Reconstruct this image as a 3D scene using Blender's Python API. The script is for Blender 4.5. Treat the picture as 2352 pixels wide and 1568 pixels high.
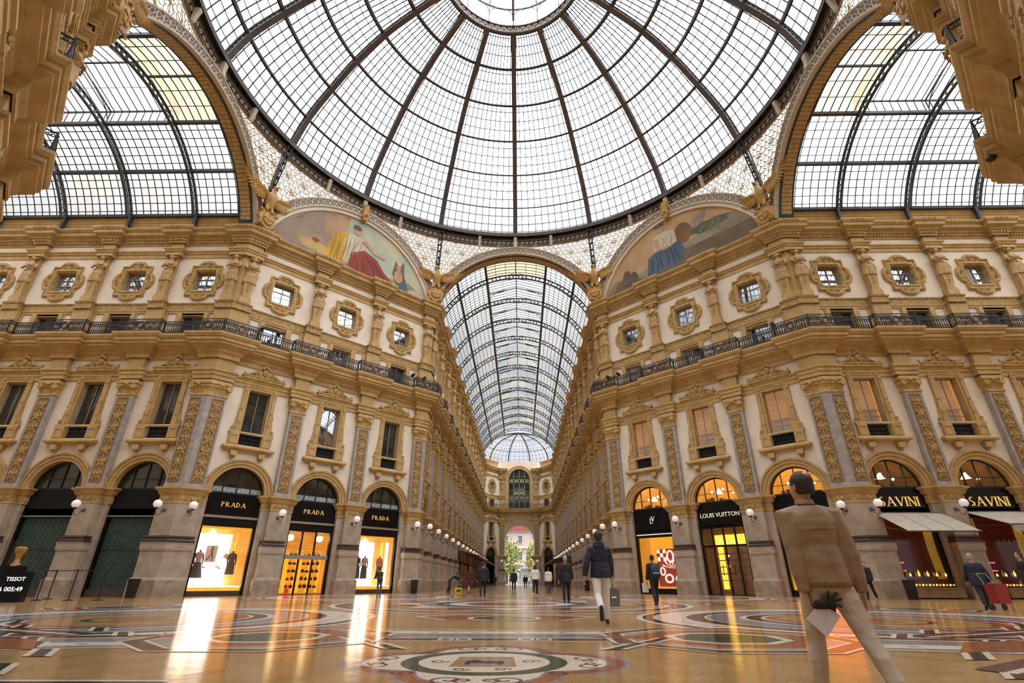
import bpy, math, random
from math import sin, cos, pi, radians, sqrt
from mathutils import Vector, Matrix
random.seed(7)
for o in list(bpy.data.objects): bpy.data.objects.remove(o)
SC = bpy.context.scene
COL = SC.collection
# ------------------------------------------------------------------ camera
CAM = (0.395, -21.178, 0.767); YAW = -0.0178; PITCH = 0.4455; ROLL = 0.0013; FPX = 1152.6
cam = bpy.data.cameras.new('camera'); camo = bpy.data.objects.new('camera', cam); COL.objects.link(camo)
fw = Vector((sin(YAW)*cos(PITCH), cos(YAW)*cos(PITCH), sin(PITCH)))
r0 = Vector((cos(YAW), -sin(YAW), 0)); u0 = r0.cross(fw)
rr = r0*cos(ROLL)+u0*sin(ROLL); uu = u0*cos(ROLL)-r0*sin(ROLL)
camo.matrix_world = Matrix(((rr.x, uu.x, -fw.x, CAM[0]), (rr.y, uu.y, -fw.y, CAM[1]), (rr.z, uu.z, -fw.z, CAM[2]), (0, 0, 0, 1)))
cam.sensor_width = 36; cam.lens = FPX/2352*36; cam.clip_start = .05; cam.clip_end = 600
SC.camera = camo
# ------------------------------------------------------------------ colour management, sky
SC.view_settings.view_transform = 'Standard'; SC.view_settings.look = 'None'
SC.view_settings.gamma = 1; SC.view_settings.use_curve_mapping = False
SC.view_settings.exposure = 1.27
SC.cycles.diffuse_bounces = 2
w = bpy.data.worlds.new('overcast_sky'); SC.world = w; w.use_nodes = True
nt = w.node_tree; nt.nodes.clear()
out = nt.nodes.new('ShaderNodeOutputWorld'); bg = nt.nodes.new('ShaderNodeBackground')
tc = nt.nodes.new('ShaderNodeTexCoord'); dp = nt.nodes.new('ShaderNodeVectorMath'); dp.operation = 'DOT_PRODUCT'
dp.inputs[1].default_value = (0.22, -0.14, 1.0)
nt.links.new(tc.outputs['Generated'], dp.inputs[0])
mr = nt.nodes.new('ShaderNodeMapRange'); mr.inputs[1].default_value = .25; mr.inputs[2].default_value = 1.0
mr.inputs[3].default_value = 0.40; mr.inputs[4].default_value = 3.0; mr.interpolation_type = 'SMOOTHSTEP'
nt.links.new(dp.outputs['Value'], mr.inputs[0])
nz = nt.nodes.new('ShaderNodeTexNoise'); nz.inputs['Scale'].default_value = 2.2; nz.inputs['Detail'].default_value = 4
nt.links.new(tc.outputs['Generated'], nz.inputs[0])
cr = nt.nodes.new('ShaderNodeValToRGB'); cr.color_ramp.elements[0].color = (.80, .87, 1, 1); cr.color_ramp.elements[1].color = (1, .985, .99, 1)
cr.color_ramp.elements[0].position = .3; cr.color_ramp.elements[1].position = .65
nt.links.new(nz.outputs[0], cr.inputs[0]); nt.links.new(cr.outputs[0], bg.inputs[0]); nt.links.new(mr.outputs[0], bg.inputs[1])
nt.links.new(bg.outputs[0], out.inputs[0])
# ------------------------------------------------------------------ plan of the place (metres)
A = 18.6; S = 7.544; DIAG = (A-S)*sqrt(2); ARM = 73.5; SIDE = 30.0; BP = 4.85
B0 = 0.38            # how far pilasters stand in front of the wall
# ------------------------------------------------------------------ materials
MT = {}
def mat(name, c1, c2=None, rough=.7, scale=3., bump=0., bscale=40., metal=0., emit=None, es=0., spec=.5, coat=0., btype='noise', bdet=5, stretch=None, detail=4, thresh=(.35, .65)):
    m = bpy.data.materials.new(name); m.use_nodes = True; n = m.node_tree; b = n.nodes['Principled BSDF']; MT[name] = m
    b.inputs['Base Color'].default_value = (*c1, 1); b.inputs['Roughness'].default_value = rough; b.inputs['Metallic'].default_value = metal
    b.inputs['Specular IOR Level'].default_value = spec; b.inputs['Coat Weight'].default_value = coat; b.inputs['Coat Roughness'].default_value = .08
    g = n.nodes.new('ShaderNodeTexCoord'); src = g.outputs['Object']
    if stretch:
        mp = n.nodes.new('ShaderNodeMapping'); mp.inputs['Scale'].default_value = stretch; n.links.new(src, mp.inputs[0]); src = mp.outputs[0]
    if c2:
        t = n.nodes.new('ShaderNodeTexNoise'); t.inputs['Scale'].default_value = scale; t.inputs['Detail'].default_value = detail
        n.links.new(src, t.inputs[0]); r = n.nodes.new('ShaderNodeValToRGB'); n.links.new(t.outputs[0], r.inputs[0])
        r.color_ramp.elements[0].position, r.color_ramp.elements[1].position = thresh
        r.color_ramp.elements[0].color = (*c1, 1); r.color_ramp.elements[1].color = (*c2, 1); n.links.new(r.outputs[0], b.inputs['Base Color'])
    if bump:
        if btype == 'noise': t2 = n.nodes.new('ShaderNodeTexNoise'); t2.inputs['Detail'].default_value = bdet
        else: t2 = n.nodes.new('ShaderNodeTexVoronoi')
        t2.inputs['Scale'].default_value = bscale; n.links.new(src, t2.inputs[0])
        bb = n.nodes.new('ShaderNodeBump'); bb.inputs['Strength'].default_value = bump; bb.inputs['Distance'].default_value = .05
        n.links.new(t2.outputs[0], bb.inputs['Height']); n.links.new(bb.outputs[0], b.inputs['Normal'])
    if emit: b.inputs['Emission Color'].default_value = (*emit, 1); b.inputs['Emission Strength'].default_value = es
    return m
mat('stucco', (.86, .745, .59), (.79, .665, .51), .85, 1.2, .06, 30)
mat('ochre', (.58, .38, .15), (.47, .295, .11), .75, 1.6, .12, 22)
mat('ochre_carved', (.54, .35, .125), (.33, .2, .065), .75, 7., .6, 16, btype='voronoi')
mat('ochre_relief', (.62, .41, .155), (.43, .265, .085), .72, 5., .25, 30)
mat('panel_ground', (.34, .22, .10), (.24, .15, .065), .8, 6, .2, 30)
mat('stone', (.50, .395, .29), (.38, .295, .21), .6, 1.8, .1, 18)
mat('grey_marble', (.44, .38, .33), (.33, .28, .25), .5, 3, .05, 20)
mat('plinth_stone', (.44, .33, .24), (.30, .215, .15), .5, 2.5, .08, 14)
mat('brown_marble', (.055, .030, .022), (.09, .045, .03), .35, 5)
mat('iron_black', (.012, .012, .014), (.03, .027, .025), .5, 9)
mat('iron_grey', (.105, .085, .075), (.15, .12, .095), .5, 3)
mat('iron_blue', (.03, .04, .05), (.05, .055, .06), .5, 3)
mat('cream_paint', (.70, .58, .42), (.58, .47, .32), .6, 4)
mat('lattice_gold', (.66, .48, .24), (.42, .28, .10), .6, 5)
mat('gold_paint', (.60, .33, .07), (.38, .2, .035), .45, 6, .3, 30)
mat('black_sign', (.003, .003, .0035), None, .25, spec=.3)
mat('gold_letter', (.75, .50, .16), None, .3, metal=.6, emit=(.8, .5, .12), es=.25)
mat('pale_letter', (.75, .68, .56), None, .4, emit=(.8, .7, .55), es=.25)
mat('window_dark', (.012, .014, .013), (.03, .035, .03), .04, 1.2, spec=.9, coat=1)
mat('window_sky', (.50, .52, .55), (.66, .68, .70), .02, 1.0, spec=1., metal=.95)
mat('white_frame', (.55, .53, .48), None, .5)
mat('frame_grey', (.30, .27, .24), None, .5)
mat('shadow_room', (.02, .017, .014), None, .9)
mat('curtain_green', (.10, .13, .11), (.05, .07, .06), .8, 8, stretch=(6, 6, .4))
mat('blind_warm', (.40, .22, .11), (.55, .34, .19), .8, 2.5, emit=(.9, .45, .2), es=.12, stretch=(.3, 1, 7))  # orange blind glows slightly, standing in for the lit room behind it
mat('warm_room', (.38, .18, .04), (.66, .38, .12), .7, 1.5, emit=(1, .42, .05), es=.20)  # room surfaces glow by themselves: interior lamplight put into the material
mat('warm_dim', (.12, .05, .02), (.24, .11, .035), .7, 2.5, emit=(1, .35, .05), es=.02)  # weaker self-glow, imitating faint lamplight on dark room surfaces
mat('lamp_glow', (1, .8, .5), None, .5, emit=(1, .74, .36), es=6)
mat('display_white', (.95, .93, .9), None, .6, emit=(1, .90, .80), es=2.0)
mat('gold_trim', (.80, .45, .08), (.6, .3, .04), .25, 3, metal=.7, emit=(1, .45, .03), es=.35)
mat('globe_glass', (.88, .80, .78), None, .15, coat=1, emit=(1, .88, .84), es=.12)
mat('shutter', (.03, .07, .05), (.045, .10, .07), .5, 3)
mat('shop_black', (.004, .0035, .003), None, .45, spec=.25)
mat('steel', (.45, .42, .38), None, .3, metal=.8)
mat('awning_cream', (.50, .43, .33), (.42, .36, .27), .85, 6)
mat('awning_brown', (.16, .10, .06), (.12, .075, .045), .85, 6)
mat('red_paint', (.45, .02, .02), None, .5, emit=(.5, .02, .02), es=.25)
mat('rust_art', (.35, .05, .03), None, .5, emit=(.6, .05, .03), es=.12)
mat('white_art', (.85, .8, .75), None, .5, emit=(1, .85, .75), es=.35)
mat('yellow_plastic', (.75, .50, .02), None, .4)
mat('bin_black', (.02, .018, .02), None, .5)
mat('skin', (.55, .30, .19), (.48, .25, .16), .5, 12)
mat('hair_dark', (.018, .010, .008), (.035, .02, .014), .6, 40, .3, 120)
mat('hair_grey', (.42, .38, .35), (.3, .27, .25), .7, 40)
mat('hair_brown', (.09, .035, .02), None, .6)
mat('tan_jacket', (.34, .22, .13), (.27, .17, .095), .6, 3, .5, 4, stretch=(1, 1, 1.7), detail=2, bdet=1.5)
mat('tan_rib', (.27, .15, .07), (.2, .11, .05), .8, 30)
mat('cream_trousers', (.60, .50, .39), (.52, .43, .33), .8, 3, .9, 4.5, detail=2, bdet=1.5, stretch=(1, 1, 1.6))
mat('navy_cloth', (.010, .012, .026), (.016, .018, .035), .75, 6, .8, 8, bdet=1.5)
mat('black_cloth', (.012, .010, .011), (.02, .017, .017), .8, 6, .2, 9)
mat('grey_cloth', (.16, .15, .14), (.11, .1, .1), .8, 6)
mat('wine_cloth', (.06, .012, .014), None, .8)
mat('white_cloth', (.72, .66, .60), None, .8)
mat('jeans', (.04, .07, .13), None, .8)
mat('shoe_dark', (.015, .015, .02), None, .5)
mat('shoe_lime', (.35, .40, .05), None, .5)
mat('paper_white', (.72, .68, .72), None, .6)
mat('bag_grey', (.14, .12, .11), None, .6)
mat('red_bag', (.28, .02, .015), None, .6)
mat('skin_statue', (.58, .37, .155), (.40, .24, .09), .7, 6, .15, 40)
mat('tree_green', (.06, .12, .02), (.16, .20, .03), .8, 5)
mat('tree_gold', (.20, .22, .03), (.38, .28, .04), .8, 5)
mat('bark', (.08, .05, .03), None, .9)
mat('house_pink', (.50, .38, .33), (.44, .34, .30), .9, .6)
mat('roof_red', (.30, .08, .05), (.24, .06, .035), .9, 3)
mat('statue_white', (.52, .50, .48), None, .7)
mat('asphalt', (.20, .19, .18), None, .9)
mat('green_paint', (.20, .22, .12), None, .5)
mat('display_red', (.9, .1, .15), None, .5, emit=(1, .05, .12), es=2.2)
mat('display_pink', (1, .6, .8), None, .5, emit=(1, .5, .75), es=3)
mat('yellow_light', (1, .7, .1), None, .5, emit=(1, .55, .04), es=1.0)
mat('curtain_gold', (.40, .24, .04), (.22, .13, .02), .8, 8, stretch=(8, 8, .3), emit=(.6, .32, .03), es=.12)
mat('screen_white', (.9, .9, .95), None, .5, emit=(.9, .92, 1), es=.7)
mat('patterned', (.20, .30, .32), (.50, .48, .42), .5, 9, thresh=(.45, .55))
mat('med_terra', (.40, .20, .12), (.28, .17, .12), .6, 6)
mat('joint_grey', (.22, .24, .27), None, .6)
for nm, c in {'paint_sky_left': ((.33, .45, .38), (.62, .55, .34)), 'paint_sky_right': ((.62, .40, .18), (.50, .30, .14)), 'paint_stone': ((.40, .29, .19), (.30, .22, .15)), 'paint_column': ((.55, .33, .17), (.40, .24, .12)),
    'paint_earth': ((.36, .30, .17), (.24, .20, .12)), 'paint_gold': ((.62, .42, .14), (.45, .28, .08)), 'paint_yellow': ((.72, .42, .03), (.50, .28, .02)), 'paint_cream': ((.68, .58, .40), (.5, .42, .28)), 'paint_red': ((.36, .06, .03), (.22, .04, .02)),
    'paint_red_dark': ((.17, .03, .02), (.12, .02, .015)), 'paint_yellow_dark': ((.45, .24, .02), (.34, .18, .015)), 'paint_blue_dark': ((.03, .05, .08), (.04, .06, .09)), 'paint_skin': ((.66, .38, .2), (.5, .27, .13)), 'paint_brown': ((.12, .08, .05), (.2, .14, .08)), 'paint_blue': ((.06, .10, .16), (.10, .14, .18)), 'paint_green': ((.08, .10, .05), (.14, .15, .07)), 'paint_wood': ((.26, .13, .05), (.18, .08, .03))}.items(): mat(nm, c[0], c[1], .75, .45, .1, 20)
mat('art_pink', (.55, .25, .22), (.40, .18, .18), .8, 14)
mat('paper_cream', (.55, .42, .32), None, .8); mat('yellow_cloth', (.75, .55, .2), None, .6)
mat('yellow_wall', (.60, .36, .08), (.5, .28, .05), .7, 1.2, emit=(1, .48, .04), es=.30); mat('orange_art', (.55, .12, .04), (.75, .3, .08), .6, 3, emit=(1, .25, .05), es=.5)
mat('red_room', (.05, .012, .010), (.10, .03, .015), .7, 2, emit=(.8, .10, .03), es=.012); mat('wood_warm', (.40, .22, .08), (.3, .15, .05), .5, 3)
mat('backpack_blue', (.02, .06, .09), None, .7)
# floor stones: polished
def floormat(name, c1, c2, scale=2., tess=True, rough=.15):
    m = bpy.data.materials.new(name); m.use_nodes = True; n = m.node_tree; b = n.nodes['Principled BSDF']; MT[name] = m
    g = n.nodes.new('ShaderNodeTexCoord')
    t = n.nodes.new('ShaderNodeTexNoise'); t.inputs['Scale'].default_value = scale; t.inputs['Detail'].default_value = 8
    r = n.nodes.new('ShaderNodeValToRGB'); r.color_ramp.elements[0].position = .35; r.color_ramp.elements[1].position = .68
    r.color_ramp.elements[0].color = (*c1, 1); r.color_ramp.elements[1].color = (*c2, 1)
    n.links.new(g.outputs['Object'], t.inputs[0]); n.links.new(t.outputs[0], r.inputs[0]); col = r.outputs[0]
    if tess:   # little mosaic stones
        v = n.nodes.new('ShaderNodeTexVoronoi'); v.inputs['Scale'].default_value = 38
        n.links.new(g.outputs['Object'], v.inputs[0])
        mx = n.nodes.new('ShaderNodeMix'); mx.data_type = 'RGBA'; mx.blend_type = 'MULTIPLY'; mx.inputs[0].default_value = .22
        n.links.new(col, mx.inputs[6]); n.links.new(v.outputs['Color'], mx.inputs[7]); col = mx.outputs[2]
    n.links.new(col, b.inputs['Base Color'])
    w1 = n.nodes.new('ShaderNodeTexNoise'); w1.inputs['Scale'].default_value = 2.0; w1.inputs['Detail'].default_value = 3
    n.links.new(g.outputs['Object'], w1.inputs[0])
    bb = n.nodes.new('ShaderNodeBump'); bb.inputs['Strength'].default_value = .055; bb.inputs['Distance'].default_value = .05
    n.links.new(w1.outputs[0], bb.inputs['Height']); n.links.new(bb.outputs[0], b.inputs['Normal'])
    b.inputs['Roughness'].default_value = rough; b.inputs['Specular IOR Level'].default_value = .32
floormat('f_ochre', (.46, .27, .105), (.34, .19, .07))
floormat('f_grey', (.40, .33, .27), (.28, .23, .19))
floormat('f_blue', (.26, .27, .31), (.18, .19, .23))
floormat('f_white', (.80, .70, .55), (.68, .58, .45))
floormat('f_rust', (.36, .11, .04), (.26, .07, .03))
floormat('f_brown', (.14, .05, .03), (.09, .035, .022))
floormat('f_dark', (.022, .020, .020), (.035, .03, .028))
floormat('f_green', (.015, .06, .042), (.03, .085, .055))
# vault glass: thin, clear with milky dirt
def glass(name, clear, tint=(.97, .98, 1.), dirt=(.55, .45, .30), dscale=.35, dl=.58, dh=.8, dmax=.5):
    m = bpy.data.materials.new(name); m.use_nodes = True; n = m.node_tree; n.nodes.clear(); MT[name] = m
    o = n.nodes.new('ShaderNodeOutputMaterial'); tr = n.nodes.new('ShaderNodeBsdfTransparent'); tr.inputs[0].default_value = (*tint, 1)
    tl = n.nodes.new('ShaderNodeBsdfTranslucent'); tl.inputs[0].default_value = (*dirt, 1)
    gl = n.nodes.new('ShaderNodeBsdfGlossy'); gl.inputs['Roughness'].default_value = .05
    g = n.nodes.new('ShaderNodeTexCoord'); t = n.nodes.new('ShaderNodeTexNoise'); t.inputs['Scale'].default_value = dscale; t.inputs['Detail'].default_value = 6
    n.links.new(g.outputs['Object'], t.inputs[0])
    mr = n.nodes.new('ShaderNodeMapRange'); mr.inputs[1].default_value = dl; mr.inputs[2].default_value = dh; mr.inputs[3].default_value = 1-clear; mr.inputs[4].default_value = dmax
    n.links.new(t.outputs[0], mr.inputs[0])
    m1 = n.nodes.new('ShaderNodeMixShader'); n.links.new(mr.outputs[0], m1.inputs[0]); n.links.new(tr.outputs[0], m1.inputs[1]); n.links.new(tl.outputs[0], m1.inputs[2])
    m2 = n.nodes.new('ShaderNodeMixShader'); m2.inputs[0].default_value = .02 if name == 'shop_glass' else .04; n.links.new(m1.outputs[0], m2.inputs[1]); n.links.new(gl.outputs[0], m2.inputs[2])
    n.links.new(m2.outputs[0], o.inputs[0])
glass('dome_glass', .97, dmax=.35)
glass('vault_glass', .93, dirt=(.40, .35, .27), dl=.42, dh=.72, dmax=.75, dscale=.22)
glass('stained_glass', .25, tint=(.8, .78, .7), dirt=(.36, .29, .18), dl=.3, dh=.7, dmax=.95, dscale=.5)
glass('shop_glass', .98, tint=(.95, .95, .95), dmax=.03)
# ------------------------------------------------------------------ mesh builder
class MB:
    def __init__(s): s.v = []; s.f = []; s.m = []
    def add(s, V, F, mi=0):
        b = len(s.v); s.v += [tuple(p) for p in V]; s.f += [tuple(b+i for i in f) for f in F]; s.m += [mi]*len(F); return s
    def box(s, x0, x1, y0, y1, z0, z1, mi=0):
        V = [(x, y, z) for z in (z0, z1) for y in (y0, y1) for x in (x0, x1)]
        return s.add(V, [(0, 2, 3, 1), (4, 5, 7, 6), (0, 1, 5, 4), (2, 6, 7, 3), (0, 4, 6, 2), (1, 3, 7, 5)], mi)
    def prism(s, poly, y0, y1, mi=0):      # polygon in xz, pushed along y
        n = len(poly); V = [(x, y0, z) for x, z in poly]+[(x, y1, z) for x, z in poly]
        F = [tuple(range(n)), tuple(range(2*n-1, n-1, -1))]+[(i, i+n, (i+1) % n+n, (i+1) % n) for i in range(n)]
        return s.add(V, F, mi)
    def slab(s, poly, z0, z1, mi=0):       # polygon in xy, pushed along z
        n = len(poly); V = [(x, y, z0) for x, y in poly]+[(x, y, z1) for x, y in poly]
        F = [tuple(range(n-1, -1, -1)), tuple(range(n, 2*n))]+[(i, (i+1) % n, (i+1) % n+n, i+n) for i in range(n)]
        return s.add(V, F, mi)
    def frame(s, P, Q, y0, y1, mi=0, closed=True):   # band between two equal-count xz outlines, y0 = front
        n = len(P); V = [(x, y0, z) for x, z in P]+[(x, y0, z) for x, z in Q]+[(x, y1, z) for x, z in P]+[(x, y1, z) for x, z in Q]
        F = []
        for i in range(n if closed else n-1):
            j = (i+1) % n; F += [(i, j, n+j, n+i), (2*n+i, 3*n+i, 3*n+j, 2*n+j), (i, 2*n+i, 2*n+j, j), (n+i, n+j, 3*n+j, 3*n+i)]
        if not closed: F += [(0, n, 3*n, 2*n), (n-1, 3*n-1, 4*n-1, 2*n-1)]
        return s.add(V, F, mi)
    def tube(s, pts, r, n=6, mi=0, cap=True):
        pts = [Vector(p) for p in pts]; R = r if isinstance(r, (list, tuple)) else [r]*len(pts)
        V = []; F = []; prev = None
        for i, p in enumerate(pts):
            t = (pts[min(i+1, len(pts)-1)]-pts[max(i-1, 0)])
            t = t.normalized() if t.length > 1e-9 else Vector((0, 0, 1))
            if prev is None:
                a = t.cross(Vector((0, 0, 1)));
                if a.length < .1: a = t.cross(Vector((0, 1, 0)))
                a.normalize()
            else: a = (prev-t*prev.dot(t)).normalized()
            prev = a; b = t.cross(a)
            for k in range(n):
                an = 2*pi*(k+.5)/n; V.append(p+(a*cos(an)+b*sin(an))*R[i])
        for i in range(len(pts)-1):
            for k in range(n): F.append((i*n+k, i*n+(k+1) % n, (i+1)*n+(k+1) % n, (i+1)*n+k))
        if cap: F += [tuple(range(n-1, -1, -1)), tuple((len(pts)-1)*n+k for k in range(n))]
        return s.add(V, F, mi)
    def lathe(s, prof, c=(0, 0, 0), n=16, mi=0, axis='z'):
        V = []; F = []
        for r, z in prof:
            for k in range(n):
                a = 2*pi*k/n; p = (r*cos(a), r*sin(a), z) if axis == 'z' else (r*cos(a), z, r*sin(a))
                V.append((c[0]+p[0], c[1]+p[1], c[2]+p[2]))
        for i in range(len(prof)-1):
            for k in range(n): F.append((i*n+k, i*n+(k+1) % n, (i+1)*n+(k+1) % n, (i+1)*n+k))
        F += [tuple(range(n-1, -1, -1)), tuple((len(prof)-1)*n+k for k in range(n))]
        return s.add(V, F, mi)
    def ball(s, c, r, n=12, mi=0, sz=(1, 1, 1)):
        P = [(max(1e-4, sin(pi*i/(n//2+2))), -cos(pi*i/(n//2+2))) for i in range(n//2+3)]
        V = []; F = []
        for a, z in P:
            for k in range(n): V.append((c[0]+r*sz[0]*a*cos(2*pi*k/n), c[1]+r*sz[1]*a*sin(2*pi*k/n), c[2]+r*sz[2]*z))
        for i in range(len(P)-1):
            for k in range(n): F.append((i*n+k, i*n+(k+1) % n, (i+1)*n+(k+1) % n, (i+1)*n+k))
        return s.add(V, F, mi)
    def loft(s, rings, mi=0):             # rings of equal count
        n = len(rings[0]); V = [p for r in rings for p in r]; F = []
        for i in range(len(rings)-1):
            for k in range(n): F.append((i*n+k, i*n+(k+1) % n, (i+1)*n+(k+1) % n, (i+1)*n+k))
        F += [tuple(range(n-1, -1, -1)), tuple((len(rings)-1)*n+k for k in range(n))]
        return s.add(V, F, mi)
    def sweep(s, path, prof, mi=0, cap=True):   # path: xy polyline, interior on the right; prof: (out, z)
        V = []; F = []; n = len(prof); N = []
        for i in range(len(path)-1):
            dx, dy = path[i+1][0]-path[i][0], path[i+1][1]-path[i][1]; l = sqrt(dx*dx+dy*dy) or 1; N.append((dy/l, -dx/l))
        for i, p in enumerate(path):
            a = N[max(i-1, 0)]; b = N[min(i, len(N)-1)]; d = 1+a[0]*b[0]+a[1]*b[1]; mx, my = (a[0]+b[0])/d, (a[1]+b[1])/d
            V += [(p[0]+o*mx, p[1]+o*my, z) for o, z in prof]
        for i in range(len(path)-1):
            for k in range(n-1): F.append((i*n+k, (i+1)*n+k, (i+1)*n+k+1, i*n+k+1))
        if cap: F += [tuple(range(n)), tuple((len(path)-1)*n+k for k in range(n-1, -1, -1))]
        return s.add(V, F, mi)
    def join(s, o, M=None):
        V = [tuple(M @ Vector(p)) for p in o.v] if M else o.v
        b = len(s.v); s.v += V; s.f += [tuple(b+i for i in f) for f in o.f]; s.m += o.m; return s
    def mesh(s, name, mats, smooth=False):
        me = bpy.data.meshes.new(name); me.from_pydata(s.v, [], s.f)
        for m in (mats if isinstance(mats, (list, tuple)) else [mats]): me.materials.append(MT[m])
        if any(s.m): me.polygons.foreach_set('material_index', s.m)
        me.update()
        if smooth: me.polygons.foreach_set('use_smooth', [True]*len(me.polygons)); me.set_sharp_from_angle(angle=radians(50))
        return me
    def obj(s, name, mats, parent=None, smooth=False, label=None):
        o = bpy.data.objects.new(name, s.mesh(name, mats, smooth)); COL.objects.link(o)
        if parent: o.parent = parent
        if label: o['label'] = label
        return o
def tag(o, label, cat, group=None, kind=None):
    o['label'] = label; o['category'] = cat
    if group: o['group'] = group
    if kind: o['kind'] = kind
    return o
def empty(name, loc=(0, 0, 0), rz=0, label=None, cat=None, group=None):
    o = bpy.data.objects.new(name, None); COL.objects.link(o); o.location = loc; o.rotation_euler = (0, 0, rz); o.empty_display_size = .3
    if label: tag(o, label, cat, group)
    return o
def struct(o, label=None):
    o['kind'] = 'structure'
    if label: o['label'] = label
    return o
def kids(o): return KIDS.get(o.name, [])
KIDS = {}
def index_kids():
    KIDS.clear()
    for o in bpy.data.objects:
        if o.parent: KIDS.setdefault(o.parent.name, []).append(o)
def copy_tree(o, parent=None):
    c = o.copy(); COL.objects.link(c); c.parent = parent
    for ch in KIDS.get(o.name, []): copy_tree(ch, c)
    return c
def place(proto, x, y, z, rz, label=None, cat=None, group=None, name=None):
    c = copy_tree(proto); c.location = (x, y, z); c.rotation_euler = (0, 0, rz)
    if name: c.name = name
    if label: c['label'] = label
    if cat: c['category'] = cat
    if group: c['group'] = group
    return c
def merged(proto, name):     # the same thing as one mesh, for copies a few pixels big
    b = MB(); mats = []
    def walk(o, M):
        M = M @ o.matrix_basis if o is not proto else Matrix()
        if o.data:
            idx = []
            for m in o.data.materials:
                if m.name not in mats: mats.append(m.name)
                idx.append(mats.index(m.name))
            base = len(b.v); b.v += [tuple(M @ v.co) for v in o.data.vertices]
            for p in o.data.polygons: b.f.append(tuple(base+i for i in p.vertices)); b.m.append(idx[p.material_index])
        for ch in KIDS.get(o.name, []): walk(ch, M)
    walk(proto, Matrix())
    return b.obj(name, mats)
PROTOS = []
def proto(o): PROTOS.append(o); return o
def arc(cx, cz, r, a0, a1, n): return [(cx+r*cos(radians(a0+(a1-a0)*i/n)), cz+r*sin(radians(a0+(a1-a0)*i/n))) for i in range(n+1)]
def spiral(cx, cz, r, turns, a0=0, hand=1, n=14, r1=.12):
    return [(cx+r*(1-(1-r1)*i/n)*cos(a0+hand*2*pi*turns*i/n), cz+r*(1-(1-r1)*i/n)*sin(a0+hand*2*pi*turns*i/n)) for i in range(n+1)]
ORD = 'first second third fourth fifth sixth seventh eighth ninth tenth eleventh twelfth thirteenth fourteenth fifteenth sixteenth seventeenth'.split()

# ================================================================== STRUCTURE
Q2 = pi/4
def pt(P0, th, s, o=0.0): return (P0[0]+s*cos(th)+o*sin(th), P0[1]+s*sin(th)-o*cos(th))   # s along, o out of the wall
EW = 4.1; YE = 91.8; YC = 87.0
endang = math.atan2(YE-YC, S-EW); endlen = sqrt((YE-YC)**2+(S-EW)**2)
armc = [2.5+BP*k for k in range(13)]+[2.5+BP*13]
sidec = [SIDE-2.5-BP*k for k in range(5, -1, -1)]
dc = [DIAG/2-4.95, DIAG/2, DIAG/2+4.95]
LC = YC-A
SEG = {
 'left_arm': ((-A-SIDE, S), 0, SIDE, sidec),
 'left_diagonal': ((-A, S), Q2, DIAG, dc),
 'central_arm_left': ((-S, A), pi/2, LC, armc),
 'far_left_corner': ((-S, YC), endang, endlen, [endlen/2]),
 'far_right_corner': ((EW, YE), -endang, endlen, [endlen/2]),
 'central_arm_right': ((S, YC), -pi/2, LC, [LC-c for c in armc][::-1]),
 'right_diagonal': ((S, A), -Q2, DIAG, dc),
 'right_arm': ((A, S), 0, SIDE, [2.5+BP*k for k in range(6)]),
 'near_right_arm': ((A+SIDE, -S), pi, SIDE, sidec),
 'near_right_diagonal': ((A, -S), -3*Q2, DIAG, dc),
 'near_left_diagonal': ((-S, -A), 3*Q2, DIAG, dc),
 'near_left_arm': ((-A, -S), pi, SIDE, [2.5+BP*k for k in range(6)]),
}
RO = 1.525; ZS = 5.5
def wall_seg(name, P0, th, L, cs):
    b = MB(); nA = 12; T = 0.0
    xs = [0]
    for c in cs: xs += [c-RO, c+RO]
    xs.append(L)
    def q(x0, x1, z0, z1, mi): b.add([(x0, 0, z0), (x1, 0, z0), (x1, 0, z1), (x0, 0, z1)], [(0, 1, 2, 3)], mi)
    for i in range(0, len(xs), 2):
        q(xs[i], xs[i+1], 0, ZS, 1); q(xs[i], xs[i+1], ZS, 7.6, 0)
    for c in cs:
        P = arc(c, ZS, RO, 180, 0, nA*2)
        for (xa, za), (xb, zb) in zip(P, P[1:]):
            b.add([(xa, 0, za), (xb, 0, zb), (xb, 0, 7.6), (xa, 0, 7.6)], [(0, 1, 2, 3)], 0)
            b.add([(xa, 0, za), (xb, 0, zb), (xb, .55, zb), (xa, .55, za)], [(0, 3, 2, 1)], 2)
        for sx in (-1, 1): b.add([(c+sx*RO, 0, 0), (c+sx*RO, .55, 0), (c+sx*RO, .55, ZS), (c+sx*RO, 0, ZS)], [(0, 1, 2, 3)], 1)
    cols = [0]
    for c in cs: cols += [c-.74, c+.74]
    cols.append(L)
    rows = [7.6, 8.35, 11.95, 15.0, 16.55, 18.45, 19.95, 23.3]; holes = (1, 3, 5)
    for ci in range(len(cols)-1):
        for ri in range(len(rows)-1):
            if ci % 2 == 1 and ri in holes: continue
            q(cols[ci], cols[ci+1], rows[ri], rows[ri+1], 0)
    b.box(-.0, L, .56, .8, 7.3, 23.3, 0)
    o = b.obj('wall_'+name, ['stucco', 'stone', 'ochre']); o.location = (P0[0], P0[1], 0); o.rotation_euler = (0, 0, th); struct(o)
    return o
for nm, (P0, th, L, cs) in SEG.items(): wall_seg(nm, P0, th, L, cs)
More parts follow.
